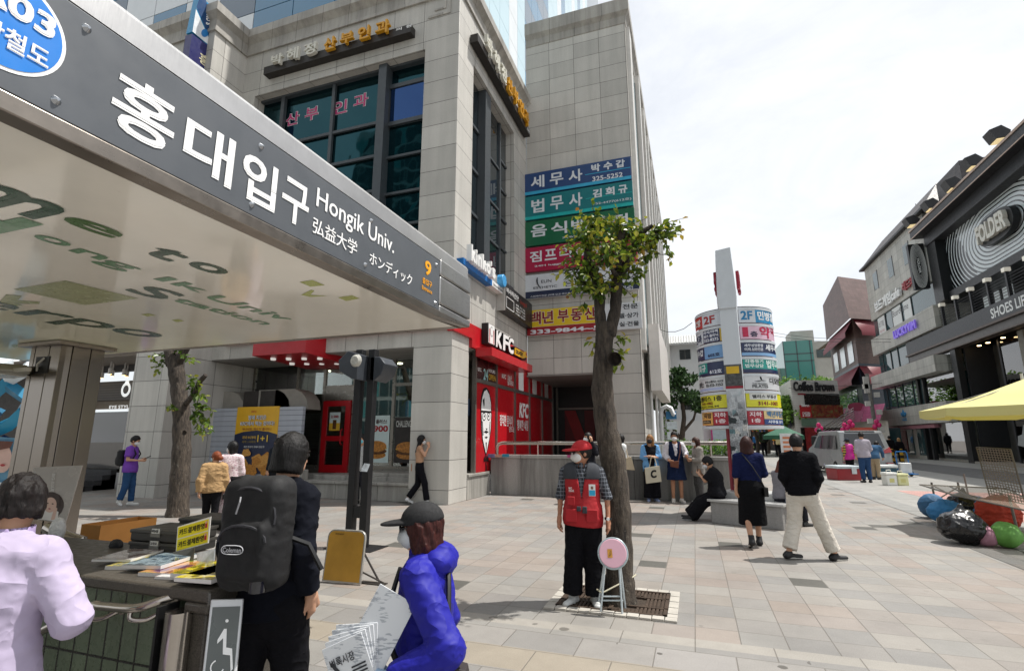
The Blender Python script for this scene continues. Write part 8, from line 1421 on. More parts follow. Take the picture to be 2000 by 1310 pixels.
def packsdf(key, name, label, col, c, s, h=.016, extra=(), straps=True, rough=.75):
    root, J, S = PEOPLE[key]; t_ = thing(name, label, "backpack", root.location, root.rotation_euler.z); c = np.array(c, np.float32)
    def fin(o): co = np.empty(len(o.data.vertices) * 3, np.float32); o.data.vertices.foreach_get("co", co); o.data.vertices.foreach_set("co", co * S); o.data.update()
    def f(P): v = rbox(P, c, s, min(s) * .75); v = smin(v, rbox(P, c + np.array((0, -s[1] * .75, -s[2] * .28)), (s[0] * .78, s[1] * .55, s[2] * .52), min(s) * .4), .015); return v + .006 * wrinkle(P, 17) + .006 * crease(P, 24) + .004 * crease(P + 2, 50)
    fin(sdfmesh("pack", f, c - np.array(s) * 1.9 - .05, c + np.array(s) * 1.6 + .05, h, M(col, rough, 0, .15, 9, .001, 500), t_))
    if straps:
        for sd in (-1, 1): b = MB(); b.tube([tuple(S * np.array(p)) for p in ((sd * .09, c[1] + s[1], c[2] + s[2] * .8), (sd * .11, -.07, J['shR'][2] + .03), (sd * .12, .06, J['shR'][2] + .02), (sd * .13, .13, J['shR'][2] - .12), (sd * .15, .04, c[2] - s[2] * .5))], .018 * S, 6); b.build("strap", M(col, .8), t_, local=True)
    for nm_, mat, fn in extra: b = MB(); fn(b); b.v = [tuple(np.array(p) * S) for p in b.v]; b.build(nm_, mat, t_, local=True, weld=nm_ != "lettering")
    return t_
def walkpose(f=.22, arms=True, left=True):
    s = 1 if left else -1; a, b = ('L', 'R') if left else ('R', 'L'); xs = lambda q: (-1 if q == 'L' else 1)
    d = {'kn' + a: (xs(a) * .09, f * .65, .50), 'an' + a: (xs(a) * .09, f * 1.0, .09), 'to' + a: (xs(a) * .10, f + .15, .035), 'kn' + b: (xs(b) * .09, -.02, .475), 'an' + b: (xs(b) * .09, -f * 1.25, .15), 'to' + b: (xs(b) * .10, -f * .75, .035)}
    if arms: d.update({'el' + a: (xs(a) * .22, -.12, 1.10), 'wr' + a: (xs(a) * .22, -.12, .87), 'el' + b: (xs(b) * .22, .02, 1.10), 'wr' + b: (xs(b) * .21, .14, .90)})
    return d
BLK, DKH = '#101013', '#0d0a09'
# ---- foreground ---------------------------------------------------------------------------------------------------
p = PD(838, 1050, 2.2); person('purple', "person in a violet blue rain jacket, black cap and white mask walking left", loc=(p.x, p.y), H=1.375, face=88, hs=1.0, h=.009, head=(0, 6, 0), mask='#c9cccf', glasses='#140f12', gloves='#8fa6bd', hands=(.6, .7),
    pose=dict(chest=(0, .0, 1.25), neck=(0, .01, 1.43), head=(0, .045, 1.58), shR=(.16, .02, 1.37), shL=(-.165, .02, 1.37), elL=(-.30, -.16, 1.10), wrL=(-.27, .10, .97), elR=(.24, -.06, 1.08), wrR=(.0, .16, 1.02), hdL=(.35, .9, .12), hdR=(-.3, .9, .1), pnL=(.5, 0, .86), **walkpose(.2, False)), wear=(('top', fold('#1d1d8c', .6, 4.5, .007, .28), dict(hem=.72, loose=.046, wr=.0065, ws=12, neckr=.075, neckz=.06, cuff=.006, h=.010, flare=.03)), ('hood', fold('#1d1d8c', .6, 4.5, .007, .28), dict()), ('collar', fold('#1d1d8c', .6, 4.5, .007, .28), dict(up=.07)), ('trousers', '#22222a'), ('shoes', '#333333', dict(sole='#bbbbbb')), ('cap', M('#141416', .8, 0, .1, 30, .001, 700), dict())), hair=('#3b1712', 'curly', .09, .02), girth=.96, skin='#b98a70')
rt_, J_, S_ = PEOPLE['purple']
def newsp():
    m, t = newmat("newsprint"); v = t.n("ShaderNodeTexCoord").outputs["Object"]; vv = t.n("ShaderNodeMapping", {"Vector": v, "Scale": (1, .35, 2.2)}).outputs[0]
    c = t.mix(lin('#d7d9dc'), lin('#6d7683'), t.math('MULTIPLY', t.rng(t.noise(vv, 75, 2), .52, .56, 0, .55), t.rng(t.noise(v, 13, 1), .5, .54, 0, 1))); t.done(c, .6); return m
def news(b, J):
    w_ = np.array(J['wrL']) + np.array((-.02, .05, -.03))
    for i in range(6):
        a = R(-24 + 5 * i + (26 if i == 5 else 0)); U = np.array((.03, math.cos(a), math.sin(a))) * .20; V = np.array((.05, -math.sin(a), math.cos(a))) * (.25 if i < 5 else .36); o = w_ + np.array((.006 * i, .004 * i, .003 * i)); q = [o, o + U, o + U + V, o + V]; n = unit(np.cross(U, V)) * .004
        b.prism([tuple(x) for x in q], tuple(n))
nl = carry('purple', "leaflets", "fan of white printed leaflets held out by the person in the purple jacket", "leaflets", [("paper", newsp(), news)])
def newsprint(b, J):
    a = R(-24); w_ = np.array(J['wrL']) + np.array((-.02, .05, -.03)); U = np.array((.03, math.cos(a), math.sin(a))) * .20; V = np.array((.05, -math.sin(a), math.cos(a))) * .25; o = w_ - unit(np.cross(U, V)) * .003
    if unit(np.cross(U, V))[0] > 0: o = o + unit(np.cross(U, V)) * .003 * 0
    N_ = -unit(np.cross(U, V)); add_text(b, "벼룩시장", o + U * .9 + V * .62 + N_ * .001, Vector(U) * -.6, Vector(V) * .16, Vector(N_), .02)
    for k in range(5): q = [o + U * (.1) + V * (.5 - .06 * k) + N_ * .001, o + U * .45 + V * (.5 - .06 * k) + N_ * .001, o + U * .45 + V * (.53 - .06 * k) + N_ * .001, o + U * .1 + V * (.53 - .06 * k) + N_ * .001]; b.face([tuple(x) for x in q])
    q = [o + U * x + V * y + N_ * .001 for x, y in ((.62, .2), (.75, .15), (.8, .5), (.9, .7), (.84, .74), (.7, .5))]; b.face([tuple(x) for x in q])
b = MB(); newsprint(b, J_); b.v = [tuple(np.array(v) * S_) for v in b.v]; b.build("lettering", ink, nl, local=True, weld=False)
carry('purple', "shoulder_bag", "dark brown shoulder bag with black strap hanging behind the purple jacket", "bag", [("pouch", M('#2b2424', .7, 0, .15), lambda b, J: b.prism([(-.30, -.30, .78), (-.30, .02, .78), (-.30, .04, .98), (-.30, -.10, 1.05), (-.30, -.24, 1.02)], (.09, 0, 0))), ("strap", KB, lambda b, J: (b.tube(curve([(-.25, -.16, 1.03), (-.18, -.14, 1.22), (-.05, -.11, 1.40), (.10, -.02, 1.46), (.14, .10, 1.40)]), .013, 6), b.tube(curve([(.10, .17, 1.36), (.0, .185, 1.24), (-.12, .165, 1.10), (-.22, .08, 1.0)]), .014, 6)))])
b = MB(); add_text(b, "K", (-.192 * S_, .165 * S_, 1.195 * S_), (0, -.035 * S_, 0), (0, 0, .035 * S_), (-1, 0, 0), .03); b.build("chest_emblem", KW, rt_, local=True, weld=False)
p = PD(553, 900, 2.58); person('pack', "person with a black bob seen from behind wearing a big black backpack", loc=(p.x, p.y), top=845, face=-8, h=.013, head=(-18, 8, 0), hs=.86, hair=(DKH, 'bob', .075), hands=(.5, .4), girth=.88, hipw=.9,
    pose=dict(head=(.03, .03, 1.585), neck=(.01, 0, 1.44), shR=(.138, -.015, 1.385), shL=(-.142, -.015, 1.385), elR=(.185, -.09, 1.16), wrR=(.20, .0, .95), elL=(-.20, -.06, 1.16), wrL=(-.23, .06, .95), knR=(.08, .1, .49), anR=(.09, .12, .085), toR=(.11, .27, .03), knL=(-.11, -.02, .48), anL=(-.12, -.12, .1), toL=(-.14, .03, .03)), wear=(('top', fold('#10121a', .9, 4, .006), dict(hem=.84, loose=.028, wr=.007, ws=15, h=.011, neckz=.03)), ('trousers', '#131317', dict(loose=.03)), ('shoes', '#151515', dict(sole='#333'*1 + '333'))))
packsdf('pack', "backpack", "large black backpack with white oval tag on the walker with the black bob", '#0b0b0d', (.045, -.225, 1.26), (.150, .095, .245), .011, extra=[("tag_outline", M('#b9b9bd', .5), lambda b: b.tube([(.03 + .05 * math.copysign(abs(math.cos(a)) ** .5, math.cos(a)), -.372, 1.21 + .018 * math.sin(a)) for a in np.linspace(0, 6.4, 18)], .002, 4)), ("lettering", M('#b9b9bd', .5), lambda b: add_text(b, "Coleman", (-.012, -.373, 1.20), (.085, 0, 0), (0, 0, .02), (0, -1, 0), .02)), ("zip_line", M('#2c2c30', .5), lambda b: b.tube([(.045 + .125 * math.cos(a), -.322 + .02 * abs(math.cos(a)), 1.33 + .13 * math.sin(a)) for a in np.linspace(-.2, 3.34, 16)], .006, 5)), ("pocket_zip", M('#2c2c30', .5), lambda b: b.tube([(.045 + .11 * math.cos(a), -.358 + .02 * abs(math.cos(a)), 1.235 + .07 * math.sin(a)) for a in np.linspace(0, 3.14, 12)], .006, 5)), ("pull_cord", M('#8d8d90', .6), lambda b: b.tube([(.02, -.335, 1.42), (.025, -.345, 1.40), (.012, -.345, 1.35)], .004, 5)), ("bottle", M('#1d1d22', .2, 0, .1, coat=.5), lambda b: b.lathe([(0, 1.03), (.035, 1.03), (.035, 1.2), (.03, 1.22), (.03, 1.25), (0, 1.25)], (.115, -.30, 0), 14)), ("top_handle", KB, lambda b: b.tube([(-.08, -.25, 1.465), (-.07, -.28, 1.495), (-.03, -.28, 1.495), (-.02, -.25, 1.465)], .01, 6)), ("loose_strap", KB, lambda b: b.tube([(.10, -.2, 1.26), (.26, -.16, 1.20), (.32, -.14, 1.09)], .012, 5))])
p = PD(18, 990, 1.92); person('lilac', "person with dark curly hair in a pale lilac shirt at the stairwell counter", loc=(p.x, p.y), top=930, face=14, h=.010, hs=.88, head=(10, 10, 0), hair=('#171110', 'curly', .05), hands=(.4, .4), girth=.98,
    pose=dict(elR=(.30, -.03, 1.13), wrR=(.22, .22, 1.08), elL=(-.28, .0, 1.1), wrL=(-.18, .22, 1.05), neck=(0, .03, 1.43), head=(0, .07, 1.59)), wear=(('top', fold('#b2a7bf', .85, 3.5, .007), dict(hem=.62, loose=.034, wr=.0055, ws=10, h=.011, sleeve=1.7, neckz=.04, flare=.04)), ('collar', M('#a694bb', .8, 0, .05, 6), dict()), ('trousers', '#1c1c20'), ('shoes', '#222222')))
# ---- the vendor by the tree
p = G(1143, 1180); person('vendor', "person in a red vest and red cap standing by the tree with the pink stool", loc=(p.x, p.y), top=862, face=168, h=.013, head=(-62, 4, 0), mask='#d3d2cf', hair=('#191411', 'short'), skin='#a5745a', hands=(.5, .35), hs=1.04,
    pose=dict(shR=(.185, -.015, 1.37), shL=(-.185, -.015, 1.37), elR=(.245, -.02, 1.10), wrR=(.255, .05, .86), elL=(-.27, .0, 1.11), wrL=(-.275, .08, .86), hdL=(-.05, .25, -.95), knR=(.11, .0, .48), anR=(.13, .0, .085), toR=(.19, .14, .03), anL=(-.11, .0, .085), knL=(-.10, .0, .48), toL=(-.14, .15, .03)),
    wear=(('top', plaid('#22242a', '#4c5058', '#8a8f98', 26), dict(hem=.84, loose=.018, sleeve=1.1, cuff=.012, wr=.006, neckz=.05)), ('collar', plaid('#22242a', '#4c5058', '#8a8f98', 26), dict(up=.03)), ('vest', M('#a3161f', .75, 0, .08, 5, .001, 600), dict(hem=.80, loose=.042, wr=.006, vneck=1.12, gap=.006)), ('yoke', M('#33363c', .8), dict(z=1.30, loose=.048, vneck=1.12, gap=.006)), ('trousers', '#121216', dict(loose=.036, wide=.03, hem=.96)), ('shoes', '#c3c4c2', dict(sole='#d6d6d2')), ('cap', M('#b0121c', .7, 0, .06, 20), dict())), glasses='#3b2b26')
rt_, J_, S_ = PEOPLE['vendor']; b = MB(); b.box(-.155, .182, 1.13, -.085, .186, 1.25, 0); b.box(-.152, .187, 1.135, -.088, .1885, 1.19, 1); b.face([(-.12 + .014 * math.cos(a), .19, 1.215 + .017 * math.sin(a)) for a in np.linspace(0, 6.28, 10)[:-1]], None, 2)
b.v = [tuple(np.array(q) * S_) for q in b.v]; b.build("name_badge", [KW, M('#2aa0c9', .4), M('#7d5443', .6)], rt_, local=True)
for nm_, bx, mat in (("pocket", (.05, .16, .86, .17, .182, .99), M('#a0151e', .75)), ("pocket", (-.17, .16, .86, -.05, .182, .99), M('#a0151e', .75)), ("pocket", (.07, .165, 1.03, .15, .186, 1.12), M('#a0151e', .75)), ("grey_patch", (.005, .165, .97, .05, .19, 1.02), M('#33363c', .8)), ("grey_patch", (-.06, .165, .95, -.01, .19, 1.02), M('#33363c', .8))): b = MB(); b.box(*[q * S_ for q in bx]); b.build(nm_, mat, rt_, local=True, bevel=.006)
b = MB(); add_text(b, "BIG\nISSUE", (.13 * S_, .191 * S_, 1.17 * S_), (-.055 * S_, 0, 0), (0, 0, .05 * S_), (0, 1, 0), .02); b.build("chest_lettering", KW, rt_, local=True, weld=False)
w_ = J_['wrL'] * S_; b = MB(); b.lathe([(.036, -.012), (.038, 0), (.036, .012)], tuple(w_ + np.array((0, 0, .03))), 14); b.build("watch_strap", KB, rt_, local=True); b = MB(); b.lathe([(0, 0), (.016, 0), (.017, -.004)], tuple(w_ + np.array((0, .044, .03))), 14, ax='y'); b.build("watch_face", KW, rt_, local=True)
# ---- middle distance ------------------------------------------------------------------------------------------------
WT = '#cfd0cf'
phone = lambda s: ("casing", KB, lambda b, J: b.box(*(np.array(J['wr' + s]) + np.array((-.04, .06, .03))), *(np.array(J['wr' + s]) + np.array((.04, .072, .17)))))
person('tee', "person in a purple T-shirt and jeans looking at a phone before the granite pillar", foot=(244, 988), top=851, face=-75, head=(0, 24, 0), mask='#d8d8d8', hair=(DKH, 'short', .1, .05), pose=dict(elR=(.22, .0, 1.12), wrR=(.16, .26, 1.10), hdR=(-.2, .9, .35), elL=(-.22, -.05, 1.1), wrL=(-.22, .02, .87), **{k: v for k, v in walkpose(.08, False).items()}), wear=(('top', '#7446a6', dict(sleeve=.75, hem=.80, loose=.035, cuff=.01)), ('trousers', '#2c4a70', dict(loose=.028)), ('shoes', '#d0d0cc', dict(sole='#dddddd'))))
carry('tee', "phone", "black phone in the hand of the person in the purple T-shirt", "phone", [("casing", KB, lambda b, J: b.prism([tuple(np.array(J['wrR']) + np.array(q)) for q in ((-.05, .07, .03), (.02, .07, .03), (.02, .20, .10), (-.05, .20, .10))], (0, -.004, .01)))]); packsdf('tee', "backpack", "plain black backpack worn over the purple T-shirt", BLK, (0, -.22, 1.16), (.14, .08, .20), .02)
person('tan', "person with tied red brown hair in a short beige jacket beside the left tree", foot=(405, 1044), top=882, face=20, head=(55, 4, 0), hair=('#7a3b1c', 'bun'), mask='#9fc0cc', pose=walkpose(.12), wear=(('top', '#a98a63', dict(hem=.86, loose=.06, wr=.012, cuff=.0)), ('trousers', '#141417'), ('shoes', '#6b4a35', dict(sole='#444444'))))
person('floral', "person with long wavy black hair in a pink white floral dress and pale trainers", foot=(436, 1038), top=862, face=14, head=(62, 4, 0), hair=('#0e0c0d', 'long', .24), mask='#d8d8d8', pose=walkpose(.16), wear=(('top', floral('#d3c6c8', '#9a5f72'), dict(hem=.9, loose=.03, sleeve=1.3)), ('skirt', floral('#d3c6c8', '#9a5f72'), dict(hem=.36, w=.22, waist=1.06, name="dress_skirt", wr=.01)), ('shoes', '#c9bdb2', dict(sole='#d8d8d8'))))
carry('tan', "clutch_bag", "small black clutch held between the beige jacket and the floral dress", "bag", [("pouch", KB, lambda b, J: b.box(.20, .03, .70, .25, .24, .80))])
p = G(533, 992); person('leather', "person with short black hair in a dark jacket and mask before the yellow poster", foot=(533, 985), top=855, face=60, head=(10, 0, 0), hair=(DKH, 'short'), mask='#26262a', wear=(('top', '#1f242b', dict(hem=.8, loose=.035)), ('trousers', '#1b1b20'), ('shoes', '#1c1c1c')))
person('stripe', "person in a black and white striped shirt half hidden by the plaza light", foot=(702, 984), top=848, face=165, head=(-20, 10, 0), hair=(DKH, 'short'), mask='#63b4c4', wear=(('top', striped('#d2d2d0', '#1d2028', 26, .9), dict(hem=.80, loose=.035, sleeve=1.5)), ('trousers', '#26262c', dict(loose=.03)), ('shoes', '#18181a')))
person('beige', "slim person with very long black hair raising a hand at the granite pillar", foot=(817, 984), top=850, face=-75, head=(0, 10, 0), hair=(DKH, 'long', .3), mask='#d8d8d8', girth=.88, hands=(.7, .4), pose=dict(elR=(.22, .10, 1.20), wrR=(.18, .20, 1.44), hdR=(-.2, -.3, .9), elL=(-.22, -.02, 1.12), wrL=(-.10, .20, 1.04), **walkpose(.2, False, False)), wear=(('top', '#b08b70', dict(hem=1.0, loose=.012, sleeve=.2, wr=.002)), ('trousers', '#131318', dict(loose=.016, wide=.02, waist=1.06)), ('shoes', '#d0d0d0', dict(sole='#dddddd'))))
carry('beige', "shoulder_bag", "small tan bag hanging behind the person with very long black hair", "bag", [("pouch", M('#a5785e', .6), lambda b, J: b.box(-.24, -.2, .80, -.19, -.06, .98)), ("strap", M('#a5785e', .6), lambda b, J: b.tube([(-.21, -.1, .97), (-.18, -.08, 1.41)], .008, 5))])
person('caller', "person in black with hand at ear, mostly hidden behind the red cap", foot=(1152, 984), top=845, face=150, head=(-30, 0, 0), hair=(DKH, 'long', .22), mask='#d8d8d8', pose=dict(elL=(-.24, .08, 1.2), wrL=(-.13, .10, 1.50), hdL=(0, .1, 1)), wear=(('top', '#1b1b20', dict(hem=.85)), ('trousers', '#b9a68f', dict(loose=.03)), ('shoes', '#c9c9c9')))
person('whitetop', "person with long black hair in a white blouse behind the tree trunk", foot=(1218, 976), top=848, face=95, head=(0, 0, 0), hair=(DKH, 'long', .17), mask='#d8d8d8', pose=dict(elR=(.2, .06, 1.12), wrR=(.05, .2, 1.12), elL=(-.2, .06, 1.12), wrL=(-.05, .2, 1.1)), wear=(('top', WT, dict(hem=.93, loose=.03, sleeve=1.8)), ('trousers', '#1c1c22', dict(loose=.03, wide=.02)), ('shoes', '#c0b0a0')))
carry('whitetop', "tote_bag", "cream cloth tote hanging from the white blouse behind the tree", "bag", [("pouch", M('#b9a98f', .85, 0, .1), lambda b, J: b.prism([(-.20, -.26, .78), (-.20, .0, .80), (-.20, .0, 1.08), (-.20, -.18, 1.12)], (-.05, 0, 0))), ("strap", M('#b9a98f', .85), lambda b, J: b.tube([(-.22, -.1, 1.1), (-.18, -.05, 1.42)], .014, 5))])
person('blue', "person with fair hair and black mask in a light blue open shirt, arms folded", foot=(1275, 977), top=849, face=176, head=(-22, 6, 0), hair=('#8a6238', 'bob', .15), mask='#16161a', hands=(.4, .4), pose=dict(elR=(.22, .02, 1.12), wrR=(-.04, .17, 1.13), elL=(-.22, .02, 1.13), wrL=(.06, .19, 1.15), hdR=(-1, 0, .1), hdL=(1, 0, 0)), wear=(('top', '#17171c', dict(hem=.9, loose=.02, sleeve=.4)), ('top', '#6d9fcf', dict(hem=.74, loose=.036, vneck=.72, gap=.03, name="open_shirt", wr=.009)), ('trousers', '#15151a', dict(loose=.04, wide=.05, hem=.96)), ('shoes', '#8794b5', dict(sole='#d8d8d8'))))
carry('blue', "tote_bag", "cream canvas tote bag printed with a big black letter C", "bag", [("pouch", M('#c3bba7', .85, 0, .06), lambda b, J: b.prism([(-.20, .21, .52), (.19, .21, .47), (.21, .21, .86), (-.17, .21, .92)], (0, .05, 0))), ("strap", M('#c3bba7', .85), lambda b, J: b.tube([(-.10, .24, .9), (-.06, .22, 1.12), (.02, .22, 1.15), (.09, .24, .87)], .012, 5)), ("lettering", KB, lambda b, J: add_text(b, "C", (.07, .265, .60), (-.15, 0, .02), (0, 0, .2), (0, 1, 0), .06))])
person('pinafore', "person in a navy pinafore dress over a white shirt at the ramp wall", foot=(1324, 976), top=843, face=172, head=(-14, 8, 0), hair=(DKH, 'pony'), mask='#d8d8d8', pose=dict(elR=(.24, .0, 1.12), wrR=(.17, .16, 1.0), elL=(-.26, .04, 1.16), wrL=(-.22, .24, 1.10), hdR=(-.5, .8, -.2), hdL=(-.2, .9, .1)), wear=(('top', '#cdc9cf', dict(hem=.95, loose=.035, sleeve=1.75, wr=.009)), ('vest', '#18233f', dict(hem=.9, loose=.04, vneck=1.28, gap=.03)), ('skirt', '#18233f', dict(hem=.54, w=.235, waist=1.06, name="dress_skirt", wr=.006)), ('shoes', '#cfc9c0', dict(sole='#d8d8d8'))), skin='#b07f63')
carry('pinafore', "shoulder_bag", "brown leather shoulder bag across the navy pinafore dress", "bag", [("pouch", M('#6a3822', .5), lambda b, J: b.prism([(-.02, .20, .83), (.16, .20, .86), (.17, .20, .98), (-.04, .20, 1.0)], (0, .06, 0))), ("strap", M('#6a3822', .5), lambda b, J: b.tube([(-.03, .22, .99), (-.09, .185, 1.2), (-.12, .10, 1.42)], .010, 5))])
person('greyj', "person with brown shoulder length hair in a grey jacket beside the bench sitter", foot=(1368, 976), top=854, face=95, head=(0, 8, 0), hair=('#3b2019', 'bob', .15), mask='#d8d8d8', pose=dict(elL=(-.22, .06, 1.12), wrL=(-.12, .22, 1.12)), wear=(('top', '#8b8680', dict(hem=.70, loose=.04, wr=.008)), ('trousers', '#4b4a4a'), ('shoes', '#c9c9c9')))
p = (BF0 + dl * .06 + dn * .25); fd = G(1350, 1014); ang = math.degrees(math.atan2(-(fd.x - p.x), fd.y - p.y)) - math.degrees(YAW); zs = .47 / 1.62 * 1.70
person('sitter', "person in a black T-shirt and wide trousers sitting on the bench edge", loc=(p.x, p.y), H=1.62, face=ang + 8, head=(-6, 28, 0), hair=('#0d0b0c', 'short', .1, .045), mask='#cfd2d6', hs=1.1, girth=1.2,
    pose=dict(pel=(0, 0, zs + .10), chest=(0, .02, zs + .42), neck=(0, .08, zs + .60), head=(0, .15, zs + .735), shR=(.17, .05, zs + .55), shL=(-.17, .05, zs + .55), elR=(.2, .22, zs + .38), wrR=(.06, .33, zs + .52), elL=(-.2, .2, zs + .36), wrL=(-.05, .34, zs + .50), hdR=(-.5, .3, .8), hdL=(.5, .3, .8), hiR=(.09, .0, zs + .08), hiL=(-.09, .0, zs + .08), knR=(.10, .36, .40), knL=(-.10, .33, .36), anR=(.09, .62, .09), anL=(-.08, .56, .085), toR=(.12, .78, .06), toL=(-.1, .72, .04)), wear=(('top', '#17171b', dict(hem=zs + .06, loose=.045, sleeve=.9, cuff=.02, wr=.008)), ('trousers', '#121216', dict(loose=.045, wide=.07, waist=zs + .22, hem=.95)), ('shoes', '#17171a', dict(sole='#d5d5d5'))))
carry('sitter', "phone", "grey phone held up by the person sitting on the bench", "phone", [("casing", M('#4a4038', .4), lambda b, J: b.box(-.04, .36, zs + .52, .04, .375, zs + .68))]); carry('sitter', "tote_bag", "crumpled white cloth bag hanging from the sitter's arm", "bag", [("pouch", M('#c9c6be', .85, 0, .12), lambda b, J: b.prism([(.24, .12, zs + .02), (.24, .28, zs + .0), (.25, .30, zs + .24), (.24, .16, zs + .30)], (.06, 0, 0)))])
person('navy', "person with a brown bob in a navy top and long black skirt walking away", foot=(1476, 1068), top=853, face=-14, head=(-8, 4, 0), hair=('#331713', 'bob', .13), h=.016, pose=dict(elR=(.22, .0, 1.12), wrR=(.15, .14, 1.02), elL=(-.21, -.06, 1.10), wrL=(-.22, -.02, .86), **walkpose(.17, False, False)), wear=(('top', '#161d40', dict(hem=.96, loose=.026, sleeve=1.15)), ('skirt', '#111114', dict(hem=.33, w=.20, waist=1.05, wr=.006)), ('shoes', '#19191c', dict(sole='#cfcbc4', ankle=.05))), hipw=1.05)
carry('navy', "crossbody_bag", "small black bag with thin strap across the navy top", "bag", [("pouch", KB, lambda b, J: b.box(.17, -.16, .78, .23, .02, .92)), ("strap", KB, lambda b, J: b.tube([(.2, -.08, .9), (.13, -.155, 1.05), (.02, -.165, 1.25), (-.10, -.10, 1.43)], .008, 5))])
p = (BF1 + dn * .5 - dl * .12); person('sitgrey', "person with brown hair and grey cardigan sitting on the far side of the bench", loc=(p.x, p.y), H=1.6, face=-75, head=(-5, 22, 0), hair=('#5a2c1e', 'bob', .17), mask='#cfd0d0', pose=dict(pel=(0, 0, zs + .10), chest=(0, .02, zs + .42), neck=(0, .06, zs + .60), head=(0, .11, zs + .735), shR=(.16, .03, zs + .55), shL=(-.16, .03, zs + .55), elR=(.2, .14, zs + .30), wrR=(.02, .28, zs + .26), elL=(-.2, .14, zs + .3), wrL=(-.02, .26, zs + .3), hiR=(.09, 0, zs + .08), hiL=(-.09, 0, zs + .08), knR=(.1, .42, zs + .04), knL=(-.1, .42, zs + .04), anR=(.1, .45, .09), anL=(-.1, .45, .09), toR=(.1, .6, .03), toL=(-.1, .6, .03)), wear=(('top', '#77757a', dict(hem=zs + .06, loose=.035)), ('trousers', '#2a2a30', dict(waist=zs + .2)), ('shoes', '#333333')))
carry('sitgrey', "handbag", "dark blue leather handbag lying at the grey cardigan's side", "bag", [("pouch", M('#1d3350', .45, 0, .1), lambda b, J: b.prism([(.22, -.14, zs - .02), (.22, .22, zs - .06), (.22, .26, zs + .18), (.22, -.08, zs + .22)], (.12, 0, 0))), ("strap", M('#a58a68', .5), lambda b, J: b.tube([(.28, .0, zs + .2), (.27, .02, zs + .36), (.27, .14, zs + .36), (.28, .16, zs + .18)], .012, 5))])
person('white', "person in a black sweater and cream trousers striding away to the right", foot=(1580, 1093), top=848, face=-24, head=(-12, 4, 0), hair=('#0d0c0d', 'short'), h=.015, girth=.98, pose=dict(elR=(.22, -.06, 1.10), wrR=(.17, .08, .92), elL=(-.22, -.04, 1.10), wrL=(-.15, .13, .95), knR=(.20, .06, .48), anR=(.33, .10, .085), toR=(.46, .19, .03), knL=(-.13, .04, .48), anL=(-.24, -.08, .10), toL=(-.10, .02, .035)), wear=(('top', '#0f0f13', dict(hem=.86, loose=.032, wr=.007, sleeve=1.95)), ('trousers', '#c9c2b7', dict(loose=.035, wide=.022, hem=.90, wr=.006)), ('shoes', '#141416', dict(sole='#d5d2cb'))))
# ---- by the van and farther off ----------------------------------------------------------------------------------------
far = dict(h=.03)
person('maroon', "person in a long maroon coat with a black backpack pointing towards the minivan", foot=(1608, 916), top=837, face=-80, head=(0, 14, 0), hair=('#181312', 'short'), pose=dict(elR=(.20, .22, 1.30), wrR=(.18, .44, 1.18), hdR=(0, 1, -.3)), wear=(('top', '#351a24', dict(hem=.62, loose=.05)), ('trousers', '#20283a', dict(loose=.03)), ('shoes', '#17171a')), **far); packsdf('maroon', "backpack", "black backpack on the maroon coat", BLK, (0, -.24, 1.18), (.15, .09, .22), .03)
person('pinkvest', "person in a shiny magenta waistcoat and dark cap beside the red cool box", foot=(1664, 934), top=856, face=0, head=(0, 10, 0), hair=('#201815', 'short'), wear=(('top', striped('#b49a3a', '#3a2f2a', 9), dict(hem=.9, loose=.02)), ('vest', M('#b0147c', .4, 0, .1), dict(hem=.80, loose=.045, wr=.01)), ('trousers', '#141418'), ('shoes', '#2c7fa5', dict(sole='#6fb0c9')), ('cap', '#2c333b', dict())), **far)
person('greyshirt', "person with cropped hair in a pale grey shirt and jeans behind the minivan", foot=(1694, 942), top=844, face=-14, head=(-18, 14, 0), hair=('#181413', 'short'), pose=dict(elR=(.24, .02, 1.12), wrR=(.16, .18, .98)), wear=(('top', '#a29ca6', dict(hem=.84, loose=.04, wr=.009, sleeve=1.6)), ('trousers', '#2b4468', dict(loose=.035)), ('shoes', '#1c1c1c')), **far)
person('bluebend', "person in a blue denim shirt and khaki trousers stooping beside the grey shirt", foot=(1713, 936), top=855, face=-60, head=(0, 30, 0), hair=('#181413', 'short'), pose=dict(chest=(0, .12, 1.2), neck=(0, .24, 1.34), head=(0, .33, 1.44), shR=(.16, .2, 1.32), shL=(-.16, .2, 1.32), elR=(.2, .3, 1.08), wrR=(.16, .4, .88), elL=(-.2, .3, 1.08), wrL=(-.16, .4, .88)), wear=(('top', '#3c5a78', dict(hem=.84, loose=.035)), ('trousers', '#9a8b72', dict(loose=.035)), ('shoes', '#1c1c1c')), **far)
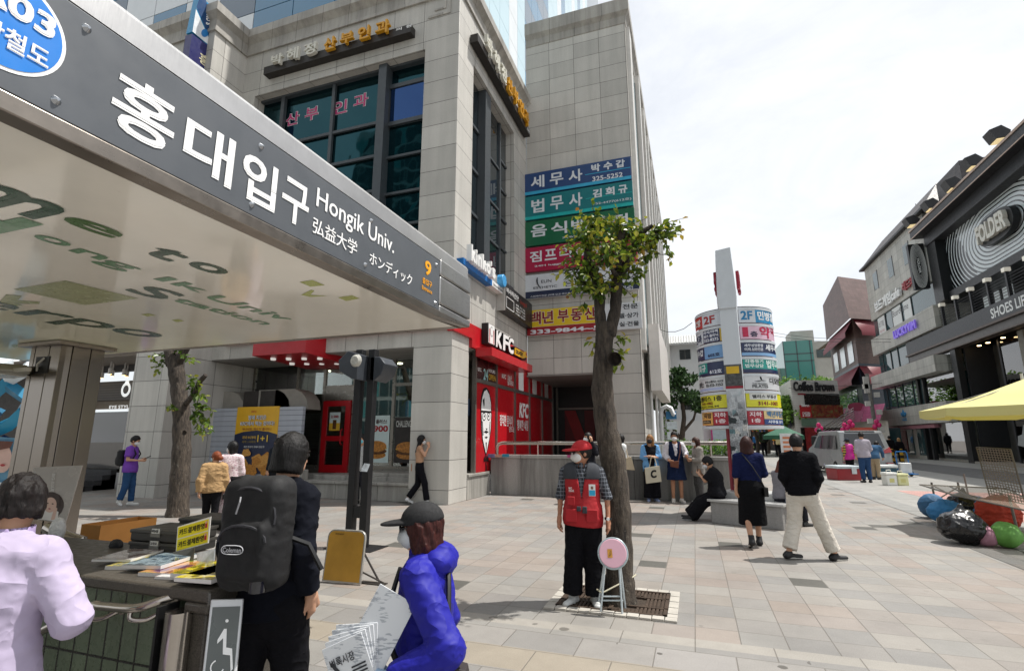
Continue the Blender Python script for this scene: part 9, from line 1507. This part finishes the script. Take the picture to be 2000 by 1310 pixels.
person('couple', "taller person of the couple in black walking away by the shops", foot=(1744, 905), top=851, face=-6, hair=(DKH, 'short'), wear=(('top', '#151518', dict(hem=.84, loose=.04)), ('trousers', '#18181c'), ('shoes', '#222222')), **far)
person('couple2', "fair haired person of the couple in black walking away by the shops", foot=(1762, 905), top=855, face=-2, hair=('#a07c52', 'bob', .1), wear=(('top', '#151518', dict(hem=.72, loose=.05)), ('trousers', '#18181c'), ('shoes', '#c9c9c9')), **far)
carry('couple2', "handbag", "black handbag of the fair haired person in black", "bag", [("pouch", KB, lambda b, J: b.box(.24, -.1, .78, .38, .08, .98))])
person('yellow', "person in a mustard yellow jacket with a cream bag on the back, walking away", foot=(1521, 892), top=838, face=0, hair=(DKH, 'bun'), wear=(('top', '#c2871c', dict(hem=1.0, loose=.06)), ('trousers', '#17171b'), ('shoes', '#1c1c1c')), **far); packsdf('yellow', "bag", "cream rectangular bag slung behind the mustard yellow jacket", '#b9ad82', (0, -.22, .92), (.20, .05, .17), .03, straps=False)
person('green', "person in a dark green camouflage jacket with a black backpack walking away", foot=(1494, 890), top=836, face=0, hair=(DKH, 'short'), wear=(('top', '#2c3426', dict(hem=.82, loose=.05)), ('trousers', '#17171b'), ('shoes', '#1c1c1c')), **far); packsdf('green', "backpack", "black backpack on the dark green jacket", '#1b1c20', (0, -.22, 1.14), (.16, .08, .22), .03)
for i, (x, y, t_, c1, c2, lab) in enumerate(((1465, 882, 846, '#1a1c22', '#1b1b20', "distant person in black left of the green jacket"), (1476, 880, 848, '#23507d', '#1b1b20', "distant person with a bright blue coat in the crowd"), (1484, 879, 849, '#1c1c20', '#2a2a30', "distant person in black beside the blue coat"), (1455, 884, 847, '#b5866e', '#3a3438', "distant person in a salmon top just right of the pylon post"), (1556, 884, 846, '#5a2028', '#1b1b20', "distant person in dark red right of the menu board"), (1564, 882, 850, '#3b3f46', '#1b1b20', "distant person in grey behind the dark red top"))):
    person('crowd%d' % i, lab, foot=(x, y), top=t_, face=(0, 20, -10, 180, 10, -20)[i], hair=(DKH, 'short' if i % 2 else 'bob'), wear=(('top', c1, dict(hem=.82, loose=.04)), ('trousers', c2), ('shoes', '#202020')), h=.035, group="distant walkers")
